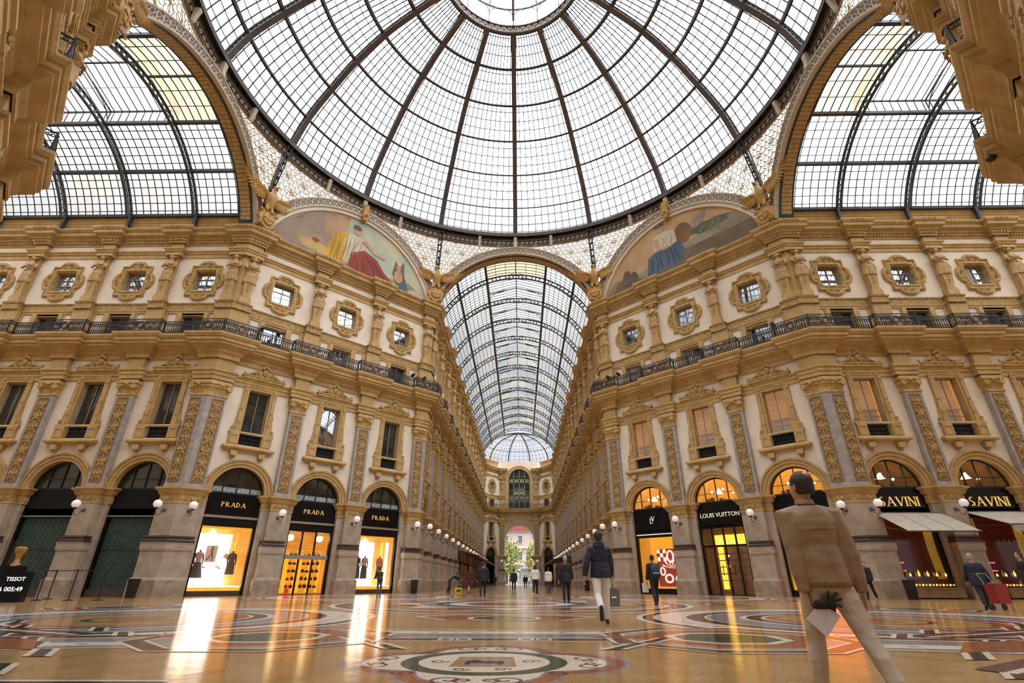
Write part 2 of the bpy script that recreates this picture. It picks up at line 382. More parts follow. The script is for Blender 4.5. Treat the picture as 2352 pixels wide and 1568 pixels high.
# end wall with gate and great window
b = MB(); gw, gz, grr = 3.15, 8.75, 3.15; ww, wz = 2.35, 20.9
P = arc(0, gz, gw, 180, 0, 28)
def q(x0, x1, z0, z1, mi): b.add([(x0, 0, z0), (x1, 0, z0), (x1, 0, z1), (x0, 0, z1)], [(0, 1, 2, 3)], mi)
q(-EW, -gw, 0, 5.5, 1); q(gw, EW, 0, 5.5, 1); q(-EW, -gw, 5.5, 12.2, 0); q(gw, EW, 5.5, 12.2, 0)
for (xa, za), (xb, zb) in zip(P, P[1:]):
    b.add([(xa, 0, za), (xb, 0, zb), (xb, 0, 12.2), (xa, 0, 12.2)], [(0, 1, 2, 3)], 2)
    b.add([(xa, 0, za), (xb, 0, zb), (xb, 6, zb), (xa, 6, za)], [(0, 3, 2, 1)], 2)
for sx in (-1, 1): b.add([(sx*gw, 0, 0), (sx*gw, 6, 0), (sx*gw, 6, gz), (sx*gw, 0, gz)], [(0, 1, 2, 3)], 1)
q(-EW, EW, 12.2, 14.75, 2); q(-EW, -ww, 14.75, 24.9, 0); q(ww, EW, 14.75, 24.9, 0)
P = arc(0, wz, ww, 180, 0, 24)
for (xa, za), (xb, zb) in zip(P, P[1:]):
    b.add([(xa, 0, za), (xb, 0, zb), (xb, 0, 24.9), (xa, 0, 24.9)], [(0, 1, 2, 3)], 0)
    b.add([(xa, 0, za), (xb, 0, zb), (xb, .6, zb), (xa, .6, za)], [(0, 3, 2, 1)], 2)
for x0, x1 in ((-9, -gw), (gw, 9)): b.box(x0, x1, 5.9, 6.2, 0, 12.3, 0)
b.box(-9, 9, 5.9, 6.2, 12, 25, 0)
o = b.obj('wall_far_end', ['stucco', 'stone', 'ochre']); o.location = (0, YE, 0); struct(o)
# plain walls that close the side arms and the arm behind the viewer
for nm, (x0, y0, x1, y1) in {'left_arm_end': (-A-SIDE-.5, -S, -A-SIDE, S), 'right_arm_end': (A+SIDE, -S, A+SIDE+.5, S),
        'near_arm_left': (-S-.5, -A-16, -S, -A), 'near_arm_right': (S, -A-16, S+.5, -A), 'near_arm_end': (-S, -A-16.5, S, -A-16)}.items():
    o = MB().box(x0, x1, y0, y1, 0, 25).obj('wall_'+nm, 'stucco'); struct(o)
# ---- continuous mouldings
def bump_path(pts, pils, hw, b, cw, corners):
    """pts: polyline; pils: per segment list of pilaster centres (distance along); corners: vertex indices wrapped by a pilaster"""
    segs = []; out = []
    for i in range(len(pts)-1):
        dx, dy = pts[i+1][0]-pts[i][0], pts[i+1][1]-pts[i][1]; L = sqrt(dx*dx+dy*dy); segs.append((pts[i], (dx/L, dy/L), L))
    def P(i, s, o):
        p, d, L = segs[i]; return (p[0]+d[0]*s+d[1]*o, p[1]+d[1]*s-d[0]*o)
    for i, (p, d, L) in enumerate(segs):
        if i == 0:
            if 0 in corners: out += [P(i, 0, b), P(i, cw, b), P(i, cw, 0)]
            else: out.append(P(i, 0, 0))
        for s in pils[i]: out += [P(i, s-hw, 0), P(i, s-hw, b), P(i, s+hw, b), P(i, s+hw, 0)]
        last = i == len(segs)-1; c = (i+1) in corners
        if last:
            if c: out += [P(i, L-cw, 0), P(i, L-cw, b), P(i, L, b)]
            else: out.append(P(i, L, 0))
        else:
            d2 = segs[i+1][1]; n1 = (d[1], -d[0]); n2 = (d2[1], -d2[0]); k = 1+n1[0]*n2[0]+n1[1]*n2[1]
            m = ((n1[0]+n2[0])/k, (n1[1]+n2[1])/k); q_ = pts[i+1]
            if c: out += [P(i, L-cw, 0), P(i, L-cw, b), (q_[0]+m[0]*b, q_[1]+m[1]*b), P(i+1, cw, b), P(i+1, cw, 0)]
            else: out.append(q_)
    return out
def mids(cs): return [(a+c)/2 for a, c in zip(cs, cs[1:])]
FARP = [(-A-SIDE, S), (-A, S), (-S, A), (-S, YC), (-EW, YE), (EW, YE), (S, YC), (S, A), (A, S), (A+SIDE, S)]
def segp(n): return mids(SEG[n][3])
FPIL = [segp('left_arm'), segp('left_diagonal'), segp('central_arm_left'), [], [], [], segp('central_arm_right'), segp('right_diagonal'), segp('right_arm')]
FCOR = {1, 2, 3, 4, 5, 6, 7, 8}
NRP = [(A+SIDE, -S), (A, -S), (S, -A), (S, -A-16)]; NRPIL = [segp('near_right_arm'), segp('near_right_diagonal'), []]
NLP = [(-S, -A-16), (-S, -A), (-A, -S), (-A-SIDE, -S)]; NLPIL = [[], segp('near_left_diagonal'), segp('near_left_arm')]
PATHS = {'far': (FARP, FPIL, FCOR), 'near_right': (NRP, NRPIL, {1, 2}), 'near_left': (NLP, NLPIL, {1, 2})}
ENT = [(0, 11.95), (.07, 11.95), (.07, 12.2), (.12, 12.22), (.12, 12.42), (.2, 12.48), (.2, 12.6), (.06, 12.62), (.0, 12.66)]
BAL = [(0, 13.35), (.08, 13.35), (.08, 13.6), (.2, 13.72), (.24, 13.9), (.30, 13.94), (.62, 14.12), (.62, 14.24), (.72, 14.30), (.72, 14.5), (.78, 14.52), (.87, 14.68), (.87, 14.8), (-.2, 14.8)]
FRET = [(0, 16.9), (.07, 16.9), (.07, 16.98), (.05, 17.0), (.05, 17.3), (.09, 17.32), (.12, 17.42), (0, 17.46)]
UPM = [(0, 21.05), (.05, 21.05), (.05, 21.32), (.12, 21.36), (.12, 21.44), (.2, 21.52), (.2, 21.6), (0, 21.64)]
COR = [(0, 22.1), (.06, 22.1), (.06, 22.22), (.12, 22.26), (.12, 22.44), (.22, 22.48), (.26, 22.6), (.48, 22.72), (.50, 22.74), (.50, 22.98), (.56, 23.0), (.62, 23.12), (.62, 23.26), (.5, 23.3), (-.6, 23.32)]
TN = [0]
def trim(b, mats, label):
    TN[0] += 1; return struct(b.obj('trim_%d' % TN[0], mats), label)
for key, (pp, pil, cor) in PATHS.items():
    for prof, lab in ((ENT, 'ochre moulding above the tall windows'), (BAL, 'ochre balcony ledge')):
        b = MB().sweep(bump_path(pp, pil, .62, B0, 1.0, cor), prof)
        if prof is BAL:      # modillions under the ledge
            path = bump_path(pp, pil, .62, B0, 1.0, cor)
            for p0, p1 in zip(path, path[1:]):
                L = sqrt((p1[0]-p0[0])**2+(p1[1]-p0[1])**2)
                if L < 1.0: continue
                dx, dy = (p1[0]-p0[0])/L, (p1[1]-p0[1])/L; n = max(2, int(L/.42))
                for k in range(n):
                    s = L*(k+.5)/n; c = Vector((p0[0]+dx*s, p0[1]+dy*s))
                    V = []
                    for z, o1 in ((13.95, .34), (14.14, .60)):
                        for t in (-.09, .09):
                            for o in (.15, o1): V.append((c.x+dx*t+dy*o, c.y+dy*t-dx*o, z))
                    b.add(V, [(0, 1, 3, 2), (4, 6, 7, 5), (0, 4, 5, 1), (2, 3, 7, 6), (1, 5, 7, 3), (0, 2, 6, 4)])
        trim(b, 'ochre', lab+' along the %s walls' % key.replace('_', ' '))
def dentils(b, path, z0, z1, o0, o1, step=.2, wd=.11):
    for p0, p1 in zip(path, path[1:]):
        L = sqrt((p1[0]-p0[0])**2+(p1[1]-p0[1])**2)
        if L < .45: continue
        dx, dy = (p1[0]-p0[0])/L, (p1[1]-p0[1])/L; n = int(L/step)
        for k in range(n):
            s = L*(k+.5)/n; V = []
            for z in (z0, z1):
                for t in (-wd/2, wd/2):
                    for o in (o0, o1): V.append((p0[0]+dx*(s+t)+dy*o, p0[1]+dy*(s+t)-dx*o, z))
            b.add(V, [(0, 1, 3, 2), (0, 4, 5, 1), (2, 3, 7, 6), (1, 5, 7, 3), (0, 2, 6, 4)])
upper = {'left': (FARP[:5]+[(-3.2, YE)], FPIL[:4]+[[]], {1, 2, 3, 4}), 'right': ([(3.2, YE)]+FARP[5:], [[]]+FPIL[5:], {1, 2, 3, 4}),
         'near_right': PATHS['near_right'], 'near_left': PATHS['near_left']}
for key, (pp, pil, cor) in upper.items():
    kk = key.replace('_', ' ')
    path = bump_path(pp, pil, .5, B0, .95, cor)
    trim(MB().sweep(path, FRET), 'ochre_carved', 'carved fret band above the balcony, %s side' % kk)
    trim(MB().sweep(path, UPM), 'ochre', 'ochre moulding over the square windows, %s side' % kk)
    b = MB().sweep(path, COR); dentils(b, path, 22.27, 22.42, .1, .20); dentils(b, path, 23.1, 23.22, .58, .68, .26, .17)
    trim(b, 'ochre', 'main cornice, %s side' % kk)
ATT = [(-.3, 23.3), (-.3, 23.5), (-.36, 23.54), (-.36, 24.4), (-.30, 24.46), (-.30, 24.6), (-.22, 24.66), (-.22, 24.84), (-.7, 24.86), (-.7, 23.3)]
for key, pp in {'left_arm': [(-A-SIDE, S), (-A-.1, S)], 'central_arm': [(-S, A+.1), (-S, YC), (-EW-.3, YE)], 'central_arm_right': [(EW+.3, YE), (S, YC), (S, A+.1)],
                'right_arm': [(A+.1, S), (A+SIDE, S)], 'near_right_arm': [(A+SIDE, -S), (A+.1, -S)], 'near_left_arm': [(-A-.1, -S), (-A-SIDE, -S)]}.items():
    b = MB().sweep(pp, ATT)
    for p0, p1 in zip(pp, pp[1:]):          # framed panels
        L = sqrt((p1[0]-p0[0])**2+(p1[1]-p0[1])**2); dx, dy = (p1[0]-p0[0])/L, (p1[1]-p0[1])/L
        n = max(1, round(L/BP))
        for k in range(n):
            s0, s1 = L*k/n+.35, L*(k+1)/n-.35; R = [(s0, 23.65), (s1, 23.65), (s1, 24.3), (s0, 24.3)]; R2 = [(s0+.08, 23.73), (s1-.08, 23.73), (s1-.08, 24.22), (s0+.08, 24.22)]
            t = MB().frame(R, R2, 0, .06); ang = math.atan2(dy, dx)
            b.join(t, Matrix.Translation((p0[0]-dy*.33, p0[1]+dx*.33, 0)) @ Matrix.Rotation(ang, 4, 'Z'))
    trim(b, 'ochre', 'plain attic band under the glass vault, %s' % key.replace('_', ' '))
# ================================================================== FLOOR (inlays inside one mesh)
FM = ['f_ochre', 'f_grey', 'f_blue', 'f_white', 'f_rust', 'f_brown', 'f_dark', 'f_green', 'asphalt']
O_, G_, BL, W_, R_, BR, D_, GN = range(8)
fb = MB(); LV = [0]
def lay(): LV[0] += 1; return .00008*LV[0]
def poly(P, mi, z=None): z = lay() if z is None else z; fb.add([(x, y, z) for x, y in P], [tuple(range(len(P)))], mi)
def ring(cx, cy, r0, r1, mi, n=72, a0=0, a1=360, sy=1., ph=0):
    z = lay(); V = []; F = []
    for i in range(n+1):
        a = radians(a0+(a1-a0)*i/n+ph)
        V += [(cx+r0*cos(a), cy+r0*sin(a)*sy, z), (cx+r1*cos(a), cy+r1*sin(a)*sy, z)]
    for i in range(n): F.append((2*i, 2*i+1, 2*i+3, 2*i+2))
    fb.add(V, F, mi)
def disc(cx, cy, r, mi, n=48, sy=1., ph=0): poly([(cx+r*cos(2*pi*i/n+ph), cy+sy*r*sin(2*pi*i/n+ph)) for i in range(n)], mi)
def strip(P, w0, w1, mi, z=None):      # band along a polyline between offsets
    z = lay() if z is None else z; V = []; N = []
    for a, c in zip(P, P[1:]):
        l = math.dist(a, c); N.append((-(c[1]-a[1])/l, (c[0]-a[0])/l))
    for i, p in enumerate(P):
        a = N[max(i-1, 0)]; c = N[min(i, len(N)-1)]; k = 1+a[0]*c[0]+a[1]*c[1]; m = ((a[0]+c[0])/k, (a[1]+c[1])/k)
        V += [(p[0]+m[0]*w0, p[1]+m[1]*w0, z), (p[0]+m[0]*w1, p[1]+m[1]*w1, z)]
    fb.add(V, [(2*i, 2*i+2, 2*i+3, 2*i+1) for i in range(len(P)-1)], mi)
fb.add([(-60, -40, 0), (60, -40, 0), (60, 98.2, 0), (-60, 98.2, 0)], [(0, 1, 2, 3)], O_)
# small blue-grey tesserae scattered in the ochre ground
zz = lay()
for i in range(-22, 23):
    for j in range(-16, 10):
        x, y = i*.42+(j % 2)*.21, -14.6+j*.30
        if y > -13.1 or y < -19.5: continue
        fb.add([(x-.035, y-.012, zz), (x+.035, y-.012, zz), (x+.035, y+.012, zz), (x-.035, y+.012, zz)], [(0, 1, 2, 3)], BL)
# octagon rosette and rings
for sy in (1, -1):
    for sx in (1, -1):
        cx, cy = sx*8.1, sy*8.6; LV[0] = 2
        disc(cx, cy, 5.15, G_, 64); ring(cx, cy, 4.95, 5.10, W_); ring(cx, cy, 4.72, 4.95, D_); ring(cx, cy, 3.95, 4.72, W_)
        z_ = lay()
        for k in range(64):
            a = 2*pi*k/64; x, y = cx+4.33*cos(a), cy+4.33*sin(a)
            fb.add([(x+.2*cos(a), y+.2*sin(a), z_), (x-.03*sin(a), y+.03*cos(a), z_), (x-.2*cos(a), y-.2*sin(a), z_), (x+.03*sin(a), y-.03*cos(a), z_)], [(0, 1, 2, 3)], D_)
        ring(cx, cy, 3.55, 3.95, BR); ring(cx, cy, 3.48, 3.55, W_); ring(cx, cy, 2.75, 3.48, BL); ring(cx, cy, 2.62, 2.75, W_); ring(cx, cy, 2.3, 2.62, D_); ring(cx, cy, 2.22, 2.3, W_)
        ring(cx, cy, 1.9, 2.22, R_); disc(cx, cy, 1.9, O_); ring(cx, cy, .9, 1.05, D_); disc(cx, cy, .55, R_)
LV[0] = 18
disc(0, 0, 6.6, G_, 64); ring(0, 0, 6.3, 6.5, W_); ring(0, 0, 5.7, 6.3, BR); ring(0, 0, 5.55, 5.7, W_); disc(0, 0, 5.0, O_); ring(0, 0, 4.6, 4.9, R_); ring(0, 0, 3.4, 3.6, W_); disc(0, 0, 3.3, BL); ring(0, 0, 2.5, 2.8, D_); disc(0, 0, 2.3, W_); disc(0, 0, 1.7, R_)
for k in range(16):
    a = 2*pi*k/16; b2 = pi/16
    poly([(3.6*cos(a-b2), 3.6*sin(a-b2)), (4.6*cos(a), 4.6*sin(a)), (3.6*cos(a+b2), 3.6*sin(a+b2))], BR if k % 2 else W_)
# straight bands: repeated on the four arm sides
def octa(cx, cy, R, mi, ph=pi/8, sx=1.12): poly([(cx+sx*R*cos(ph+k*pi/4), cy+R*sin(ph+k*pi/4)) for k in range(8)], mi)
def rot4(k, P): c, s_ = [(1, 0), (0, 1), (-1, 0), (0, -1)][k]; return [(x*c-y*s_, x*s_+y*c) for x, y in P]
def band(P, k):
    P = rot4(k, P)
    strip(P, -.95, .95, G_); strip(P, -.98, -.92, W_); strip(P, -.86, -.56, BR); strip(P, -.52, -.46, W_); strip(P, -.30, -.02, BL)
    strip(P, .10, .14, D_); strip(P, .14, .62, W_); strip(P, .62, .66, D_); strip(P, .86, .92, W_)
    z1 = lay()
    for a, c in zip(P, P[1:]):
        L = math.dist(a, c); d = ((c[0]-a[0])/L, (c[1]-a[1])/L); nn = (-d[1], d[0]); n = int(L/.62)
        for i in range(n):
            s = (i+.5)*L/n; x, y = a[0]+d[0]*s+nn[0]*.38, a[1]+d[1]*s+nn[1]*.38
            fb.add([(x+d[0]*.09, y+d[1]*.09, z1), (x+nn[0]*.06, y+nn[1]*.06, z1), (x-d[0]*.09, y-d[1]*.09, z1), (x-nn[0]*.06, y-nn[1]*.06, z1)], [(0, 1, 2, 3)], R_)
        for s in (.36, .64):
            x, y = a[0]+d[0]*L*s-nn[0]*.71, a[1]+d[1]*L*s-nn[1]*.71
            for q_ in (-1, 1):
                for mi, w_ in ((W_, .16), (D_, .09)):
                    x1, y1 = x+d[0]*.13*q_, y+d[1]*.13*q_; z2 = z1+.00004 if mi == W_ else z1+.00006
                    fb.add([(x1+(d[0]-nn[0])*w_/1.4, y1+(d[1]-nn[1])*w_/1.4, z2), (x1+(d[0]+nn[0])*w_/1.4, y1+(d[1]+nn[1])*w_/1.4, z2), (x1-(d[0]-nn[0])*w_/1.4, y1-(d[1]-nn[1])*w_/1.4, z2), (x1-(d[0]+nn[0])*w_/1.4, y1-(d[1]+nn[1])*w_/1.4, z2)], [(0, 1, 2, 3)], mi)
for k in range(4):
    Y0 = -12.0; LV[0] = 24
    band([(-2.1, Y0), (2.1, Y0)], k)
    band([(-4.6, Y0-.9), (-13.0, Y0-2.6)], k) if k == 0 else None
    band([(4.6, Y0-.9), (13.0, Y0-2.6)][::-1], k) if k == 0 else None
    for sx in (-1, 1):
        c = rot4(k, [(sx*3.45, -12.45)])[0]; LV[0] = 60
        octa(c[0], c[1], 1.95, W_, sx=1.); octa(c[0], c[1], 1.88, BR, sx=1.); octa(c[0], c[1], 1.62, W_, sx=1.); octa(c[0], c[1], 1.56, G_, sx=1.); octa(c[0], c[1], 1.32, R_, sx=1.)
        tri = rot4(k, [(sx*3.4-1.95, -12.35), (sx*3.4-.7, -13.0), (sx*3.4-.7, -11.9)]); poly(tri, R_); tri = rot4(k, [(sx*3.4+1.95, -12.35), (sx*3.4+.7, -13.0), (sx*3.4+.7, -11.9)]); poly(tri, R_)
        octa(c[0], c[1], .88, W_, sx=1.05); octa(c[0], c[1], .74, GN, sx=1.05); disc(c[0], c[1], .2, D_, 20)
    c = rot4(k, [(0, -8.1)])[0]
    z_ = lay(); P = rot4(k, [(-2.2, -7.6), (-1.3, -8.9), (1.3, -8.9), (2.2, -7.6), (1.3, -6.9), (-1.3, -6.9)]); poly(P, W_); P = rot4(k, [(-2.0, -7.65), (-1.2, -8.8), (1.2, -8.8), (2.0, -7.65), (1.2, -7.0), (-1.2, -7.0)]); poly(P, R_)
    octa(c[0], c[1], .80, W_); octa(c[0], c[1], .68, GN); disc(c[0], c[1], .28, O_, 20)
# chevron strips near the viewer and side frets
def chev(x, y, dx, dy, L, w_):
    LV[0] = 76
    for o, ww_, mi in ((0, w_, W_), (w_*.25, w_*.5, D_)):
        poly([(x+o, y), (x+o+ww_, y), (x+o+ww_+dx*L, y+dy*L), (x+o+dx*L, y+dy*L)], mi)
for sx in (-1, 1):
    LV[0] = 76
    for (x, y) in ((1.35, -13.9), (1.95, -13.1), (4.6, -15.9), (5.2, -14.7), (6.0, -13.9), (5.9, -12.4), (6.9, -11.6), (6.6, -13.3), (7.7, -12.6), (8.8, -11.0), (10.5, -11.8), (9.9, -9.9), (12, -10.6)):
        chev(sx*x, y, sx*.55, .8, .85, .34)
    for (x0, y0, x1, y1) in ((4.9, -15.6, 7.5, -13.9), (6.6, -12.2, 9.5, -11.0)):
        strip([(sx*x0, y0), (sx*x1, y1)][::sx], -.28, .28, BR); strip([(sx*x0, y0), (sx*x1, y1)][::sx], -.05, .05, W_)
    poly([(sx*5.6, -14.1), (sx*8.4, -13.6), (sx*9.2, -12.4), (sx*6.6, -12.9)][::sx], R_)
    strip([(sx*2.6, -16.3), (sx*5.2, -16.35), (sx*6.5, -18)][::sx], -.09, .09, D_); strip([(sx*2.6, -16.3), (sx*5.2, -16.35), (sx*6.5, -18)][::sx], .09, .16, W_)
    poly([(sx*3.3, -16.45), (sx*5.3, -16.5), (sx*7, -19.5), (sx*3.3, -19.5)][::-sx], R_)
# medallion with the shield and its letters
mx, my = 0.0, -14.95; LV[0] = 4
def quat(k, off, mi):
    r = .78+off; P = []
    for i in range(4):
        a = i*pi/2
        for t in range(9):
            an = a-pi*.38+pi*.76*t/8
            P.append((mx+(.70*cos(a)+r*cos(an))*1.0, my+(.70*sin(a)+r*sin(an))*1.0))
        P.append((mx+(1.0+off*.9)*cos(a+pi/4)*1.06, my+(1.0+off*.9)*sin(a+pi/4)*1.06))
    poly(P, mi)
quat(0, .05, BL); quat(0, 0, R_); quat(0, -.16, BL); quat(0, -.2, W_)
def curl(cx, cy, s_, a, hand, mi=BR):
    strip([(cx+s_*p[0]*cos(a)-s_*p[1]*sin(a), cy+s_*p[0]*sin(a)+s_*p[1]*cos(a)) for p in spiral(0, 0, 1, 1.1, 0, hand, 12, .2)], -.016, .016, mi)
for i in range(4):
    a = i*pi/2
    for t, rr_ in ((-.22, .16), (.22, .16), (-.10, .10), (.10, .10)): curl(mx+1.12*cos(a+t), my+1.12*sin(a+t), rr_, a+t*3, 1 if t > 0 else -1)
    curl(mx+1.0*cos(a+pi/4), my+1.0*sin(a+pi/4), .12, a, 1)
ring(mx, my, .70, .86, GN); ring(mx, my, .69, .71, BR); ring(mx, my, .85, .87, BR); disc(mx, my, .69, W_)
poly([(mx-.34, my-.36), (mx+.34, my-.36), (mx+.30, my+.36), (mx-.30, my+.36)], O_)
poly([(mx-.26, my-.30), (mx+.28, my-.30), (mx+.26, my+.30), (mx-.24, my+.30)], G_)
poly([(mx-.2, my-.1), (mx+.05, my-.14), (mx+.22, my-.1), (mx+.2, my+.05), (mx+.02, my+.02), (mx-.1, my+.12), (mx-.2, my+.06)], D_)
poly([(mx-.2, my-.1), (mx-.14, my-.1), (mx-.14, my-.22), (mx-.2, my-.22)], D_); poly([(mx+.14, my-.1), (mx+.2, my-.1), (mx+.2, my-.22), (mx+.14, my-.22)], D_)
for sx in (-1, 1): curl(mx+sx*.48, my, .11, 0, sx); curl(mx+sx*.2, my-.52, .09, 0, sx)
# arm floor: bordered panels
for j in range(14):
    y = 21+j*5; LV[0] = 2
    strip([(-6.4, y), (6.4, y)], -.1, .1, W_); strip([(-6.4, y), (6.4, y)], -.28, -.1, BR)
    octa(0, y+2.4, 1.8, W_); octa(0, y+2.4, 1.7, R_); octa(0, y+2.4, 1.2, G_); octa(0, y+2.4, .6, GN)
    for sx in (-1, 1): octa(sx*4.2, y+2.4, 1.2, BL); octa(sx*4.2, y+2.4, .9, O_)
for sx in (-1, 1):
    strip([(sx*6.5, 19.5), (sx*6.5, 92)], -.15, .15, BR); strip([(sx*5.9, 19.5), (sx*5.9, 92)], -.06, .06, W_)
    strip([(sx*15.5, -5.6), (sx*48, -5.6)][::sx], -.2, .2, BR); strip([(sx*15.5, 5.6), (sx*48, 5.6)][::sx], -.2, .2, BR)
o = struct(fb.obj('floor', FM))
# writing on the shield of the floor medallion
def text_mesh(txt, size, depth=.0):
    c = bpy.data.curves.new('t', 'FONT'); c.body = txt; c.size = size; c.align_x = 'CENTER'; c.extrude = depth; c.resolution_u = 3
    o = bpy.data.objects.new('t', c); COL.objects.link(o); bpy.context.view_layer.update()
    me = bpy.data.meshes.new_from_object(o.evaluated_get(bpy.context.evaluated_depsgraph_get())); bpy.data.objects.remove(o); return me
def text_obj(name, txt, size, mat_, loc, rot, depth=.01, parent=None, sx=1.):
    me = text_mesh(txt, size, depth); me.materials.clear(); me.materials.append(MT[mat_])
    o = bpy.data.objects.new(name, me); COL.objects.link(o); o.location = loc; o.rotation_euler = rot; o.scale = (sx, 1, 1)
    if parent: o.parent = parent
    return o
FL_ = bpy.data.objects['floor']
text_obj('inlaid_letters', 'S P Q R', .1, 'f_dark', (mx, my-.345, .00008*LV[0]+.0004), (0, 0, 0), 0, FL_)
# ground outside the far gate
o = struct(MB().box(-80, 80, 98.2, 260, -.3, -.02).obj('floor_outside', 'asphalt'))

# ================================================================== FACADE PIECES (local: x along the wall, y into it, z up)
def mould(b, w, prof, mi=0, back=.05, y0=0.):   # a moulded block: front at y0, half width w
    b.sweep([(-w, back+.0), (-w, y0), (w, y0), (w, back+.0)], prof, mi)
def cpath(w, o, ang=pi/4):   # path wrapping a convex corner at origin: left wall along -x (front -y), right wall turned by +ang
    d2 = (cos(ang), sin(ang)); n1 = (0, -1); n2 = (d2[1], -d2[0]); k = 1+n1[0]*n2[0]+n1[1]*n2[1]; m = ((n1[0]+n2[0])/k, (n1[1]+n2[1])/k)
    return [(-w, .05), (-w, -o), (m[0]*o, m[1]*o), (d2[0]*w+n2[0]*o, d2[1]*w+n2[1]*o), (d2[0]*w-n2[0]*.05, d2[1]*w-n2[1]*.05)]
def relief_motifs(b, w, z0, z1, y, seed=1):      # candelabra relief: stem, urns, scrolls and leaves
    rnd = random.Random(seed); H = z1-z0; n = max(1, round(H/(w*1.12))); h = H/n
    b.tube([(0, y, z0+.05), (0, y, z1-.05)], w*.05, 5)
    for i in range(n):
        c = z0+(i+.5)*h; t = (i+seed) % 3
        for s in (-1, 1):
            P = spiral(s*w*.24, c+h*.12, w*.20, 1.3, pi if s > 0 else 0, s, 11, .15)
            b.tube([(x, y-.014, z) for x, z in P], [w*.082*(1-.5*k/11) for k in range(12)], 5)
            P = spiral(s*w*.22, c-h*.24, w*.15, 1.1, pi if s > 0 else 0, -s, 9, .2)
            b.tube([(x, y-.012, z) for x, z in P], w*.06, 4)
            for k in range(3):
                a = radians(35+k*38); L = w*.16; x, z = s*w*.30, c+h*.02+k*h*.1
                b.ball((x+s*L*.4*cos(a), y, z), L*.75, 6, sz=(.8, .4, .6))
            b.ball((s*w*.36, y, c-h*.40), w*.09, 6, sz=(1.2, .4, 1)); b.ball((s*w*.10, y, c-h*.08), w*.08, 6, sz=(1, .5, 1.6))
        if t == 0: b.ball((0, y-.02, c), w*.17, 8, sz=(1, .55, 1.25)); b.ball((0, y-.04, c+w*.2), w*.09, 6)
        elif t == 1: b.lathe([(w*.03, 0), (w*.14, w*.06), (w*.17, w*.2), (w*.07, w*.3), (w*.13, w*.36)], (0, y, c-w*.12), 8)
        else:
            for k in range(5): a = radians(20+35*k); b.ball((w*.12*cos(a), y-.01, c+w*.12*sin(a)), w*.085, 6, sz=(1, .6, 1))
def relief_strip(b, x0, x1, zc, h, y, seed=1):   # horizontal scroll frieze
    n = max(1, round((x1-x0)/(h*.9))); w = (x1-x0)/n
    for i in range(n):
        cx = x0+(i+.5)*w; s = 1 if i % 2 else -1
        b.tube([(x, y, z) for x, z in spiral(cx, zc, min(w, h)*.40, 1.4, 0, s, 12, .12)], [h*.07]*12+[h*.05], 5)
        b.ball((cx, y-.01, zc), h*.10, 6); b.ball((cx+w*.42, y, zc+s*h*.22), h*.10, 6, sz=(1.3, .5, .8)); b.ball((cx+w*.42, y, zc-s*h*.25), h*.08, 6, sz=(1.3, .5, .8))
PLN = [(.26, 0), (.26, .80), (.22, .84), (.20, .90), (.16, .93)]
PED = [(.14, .93), (.14, 2.18), (.18, 2.2), (.18, 2.26)]
PBD = [(.20, 2.26), (.20, 2.54), (.22, 2.56), (.22, 2.60)]
DRK = [(.19, 2.60), (.19, 2.72), (.15, 2.74), (.12, 2.80), (.16, 2.84), (.16, 2.93), (.05, 2.96)]
LSH = [(.03, 2.96), (.03, 4.62)]
FRZ = [(.05, 4.62), (.05, 4.68), (.02, 4.70), (.02, 5.08)]
IMP = [(.04, 5.08), (.08, 5.16), (.12, 5.20), (.12, 5.28), (.22, 5.36), (.26, 5.40), (.26, 5.47), (.0, 5.5)]
PIB = 0.34
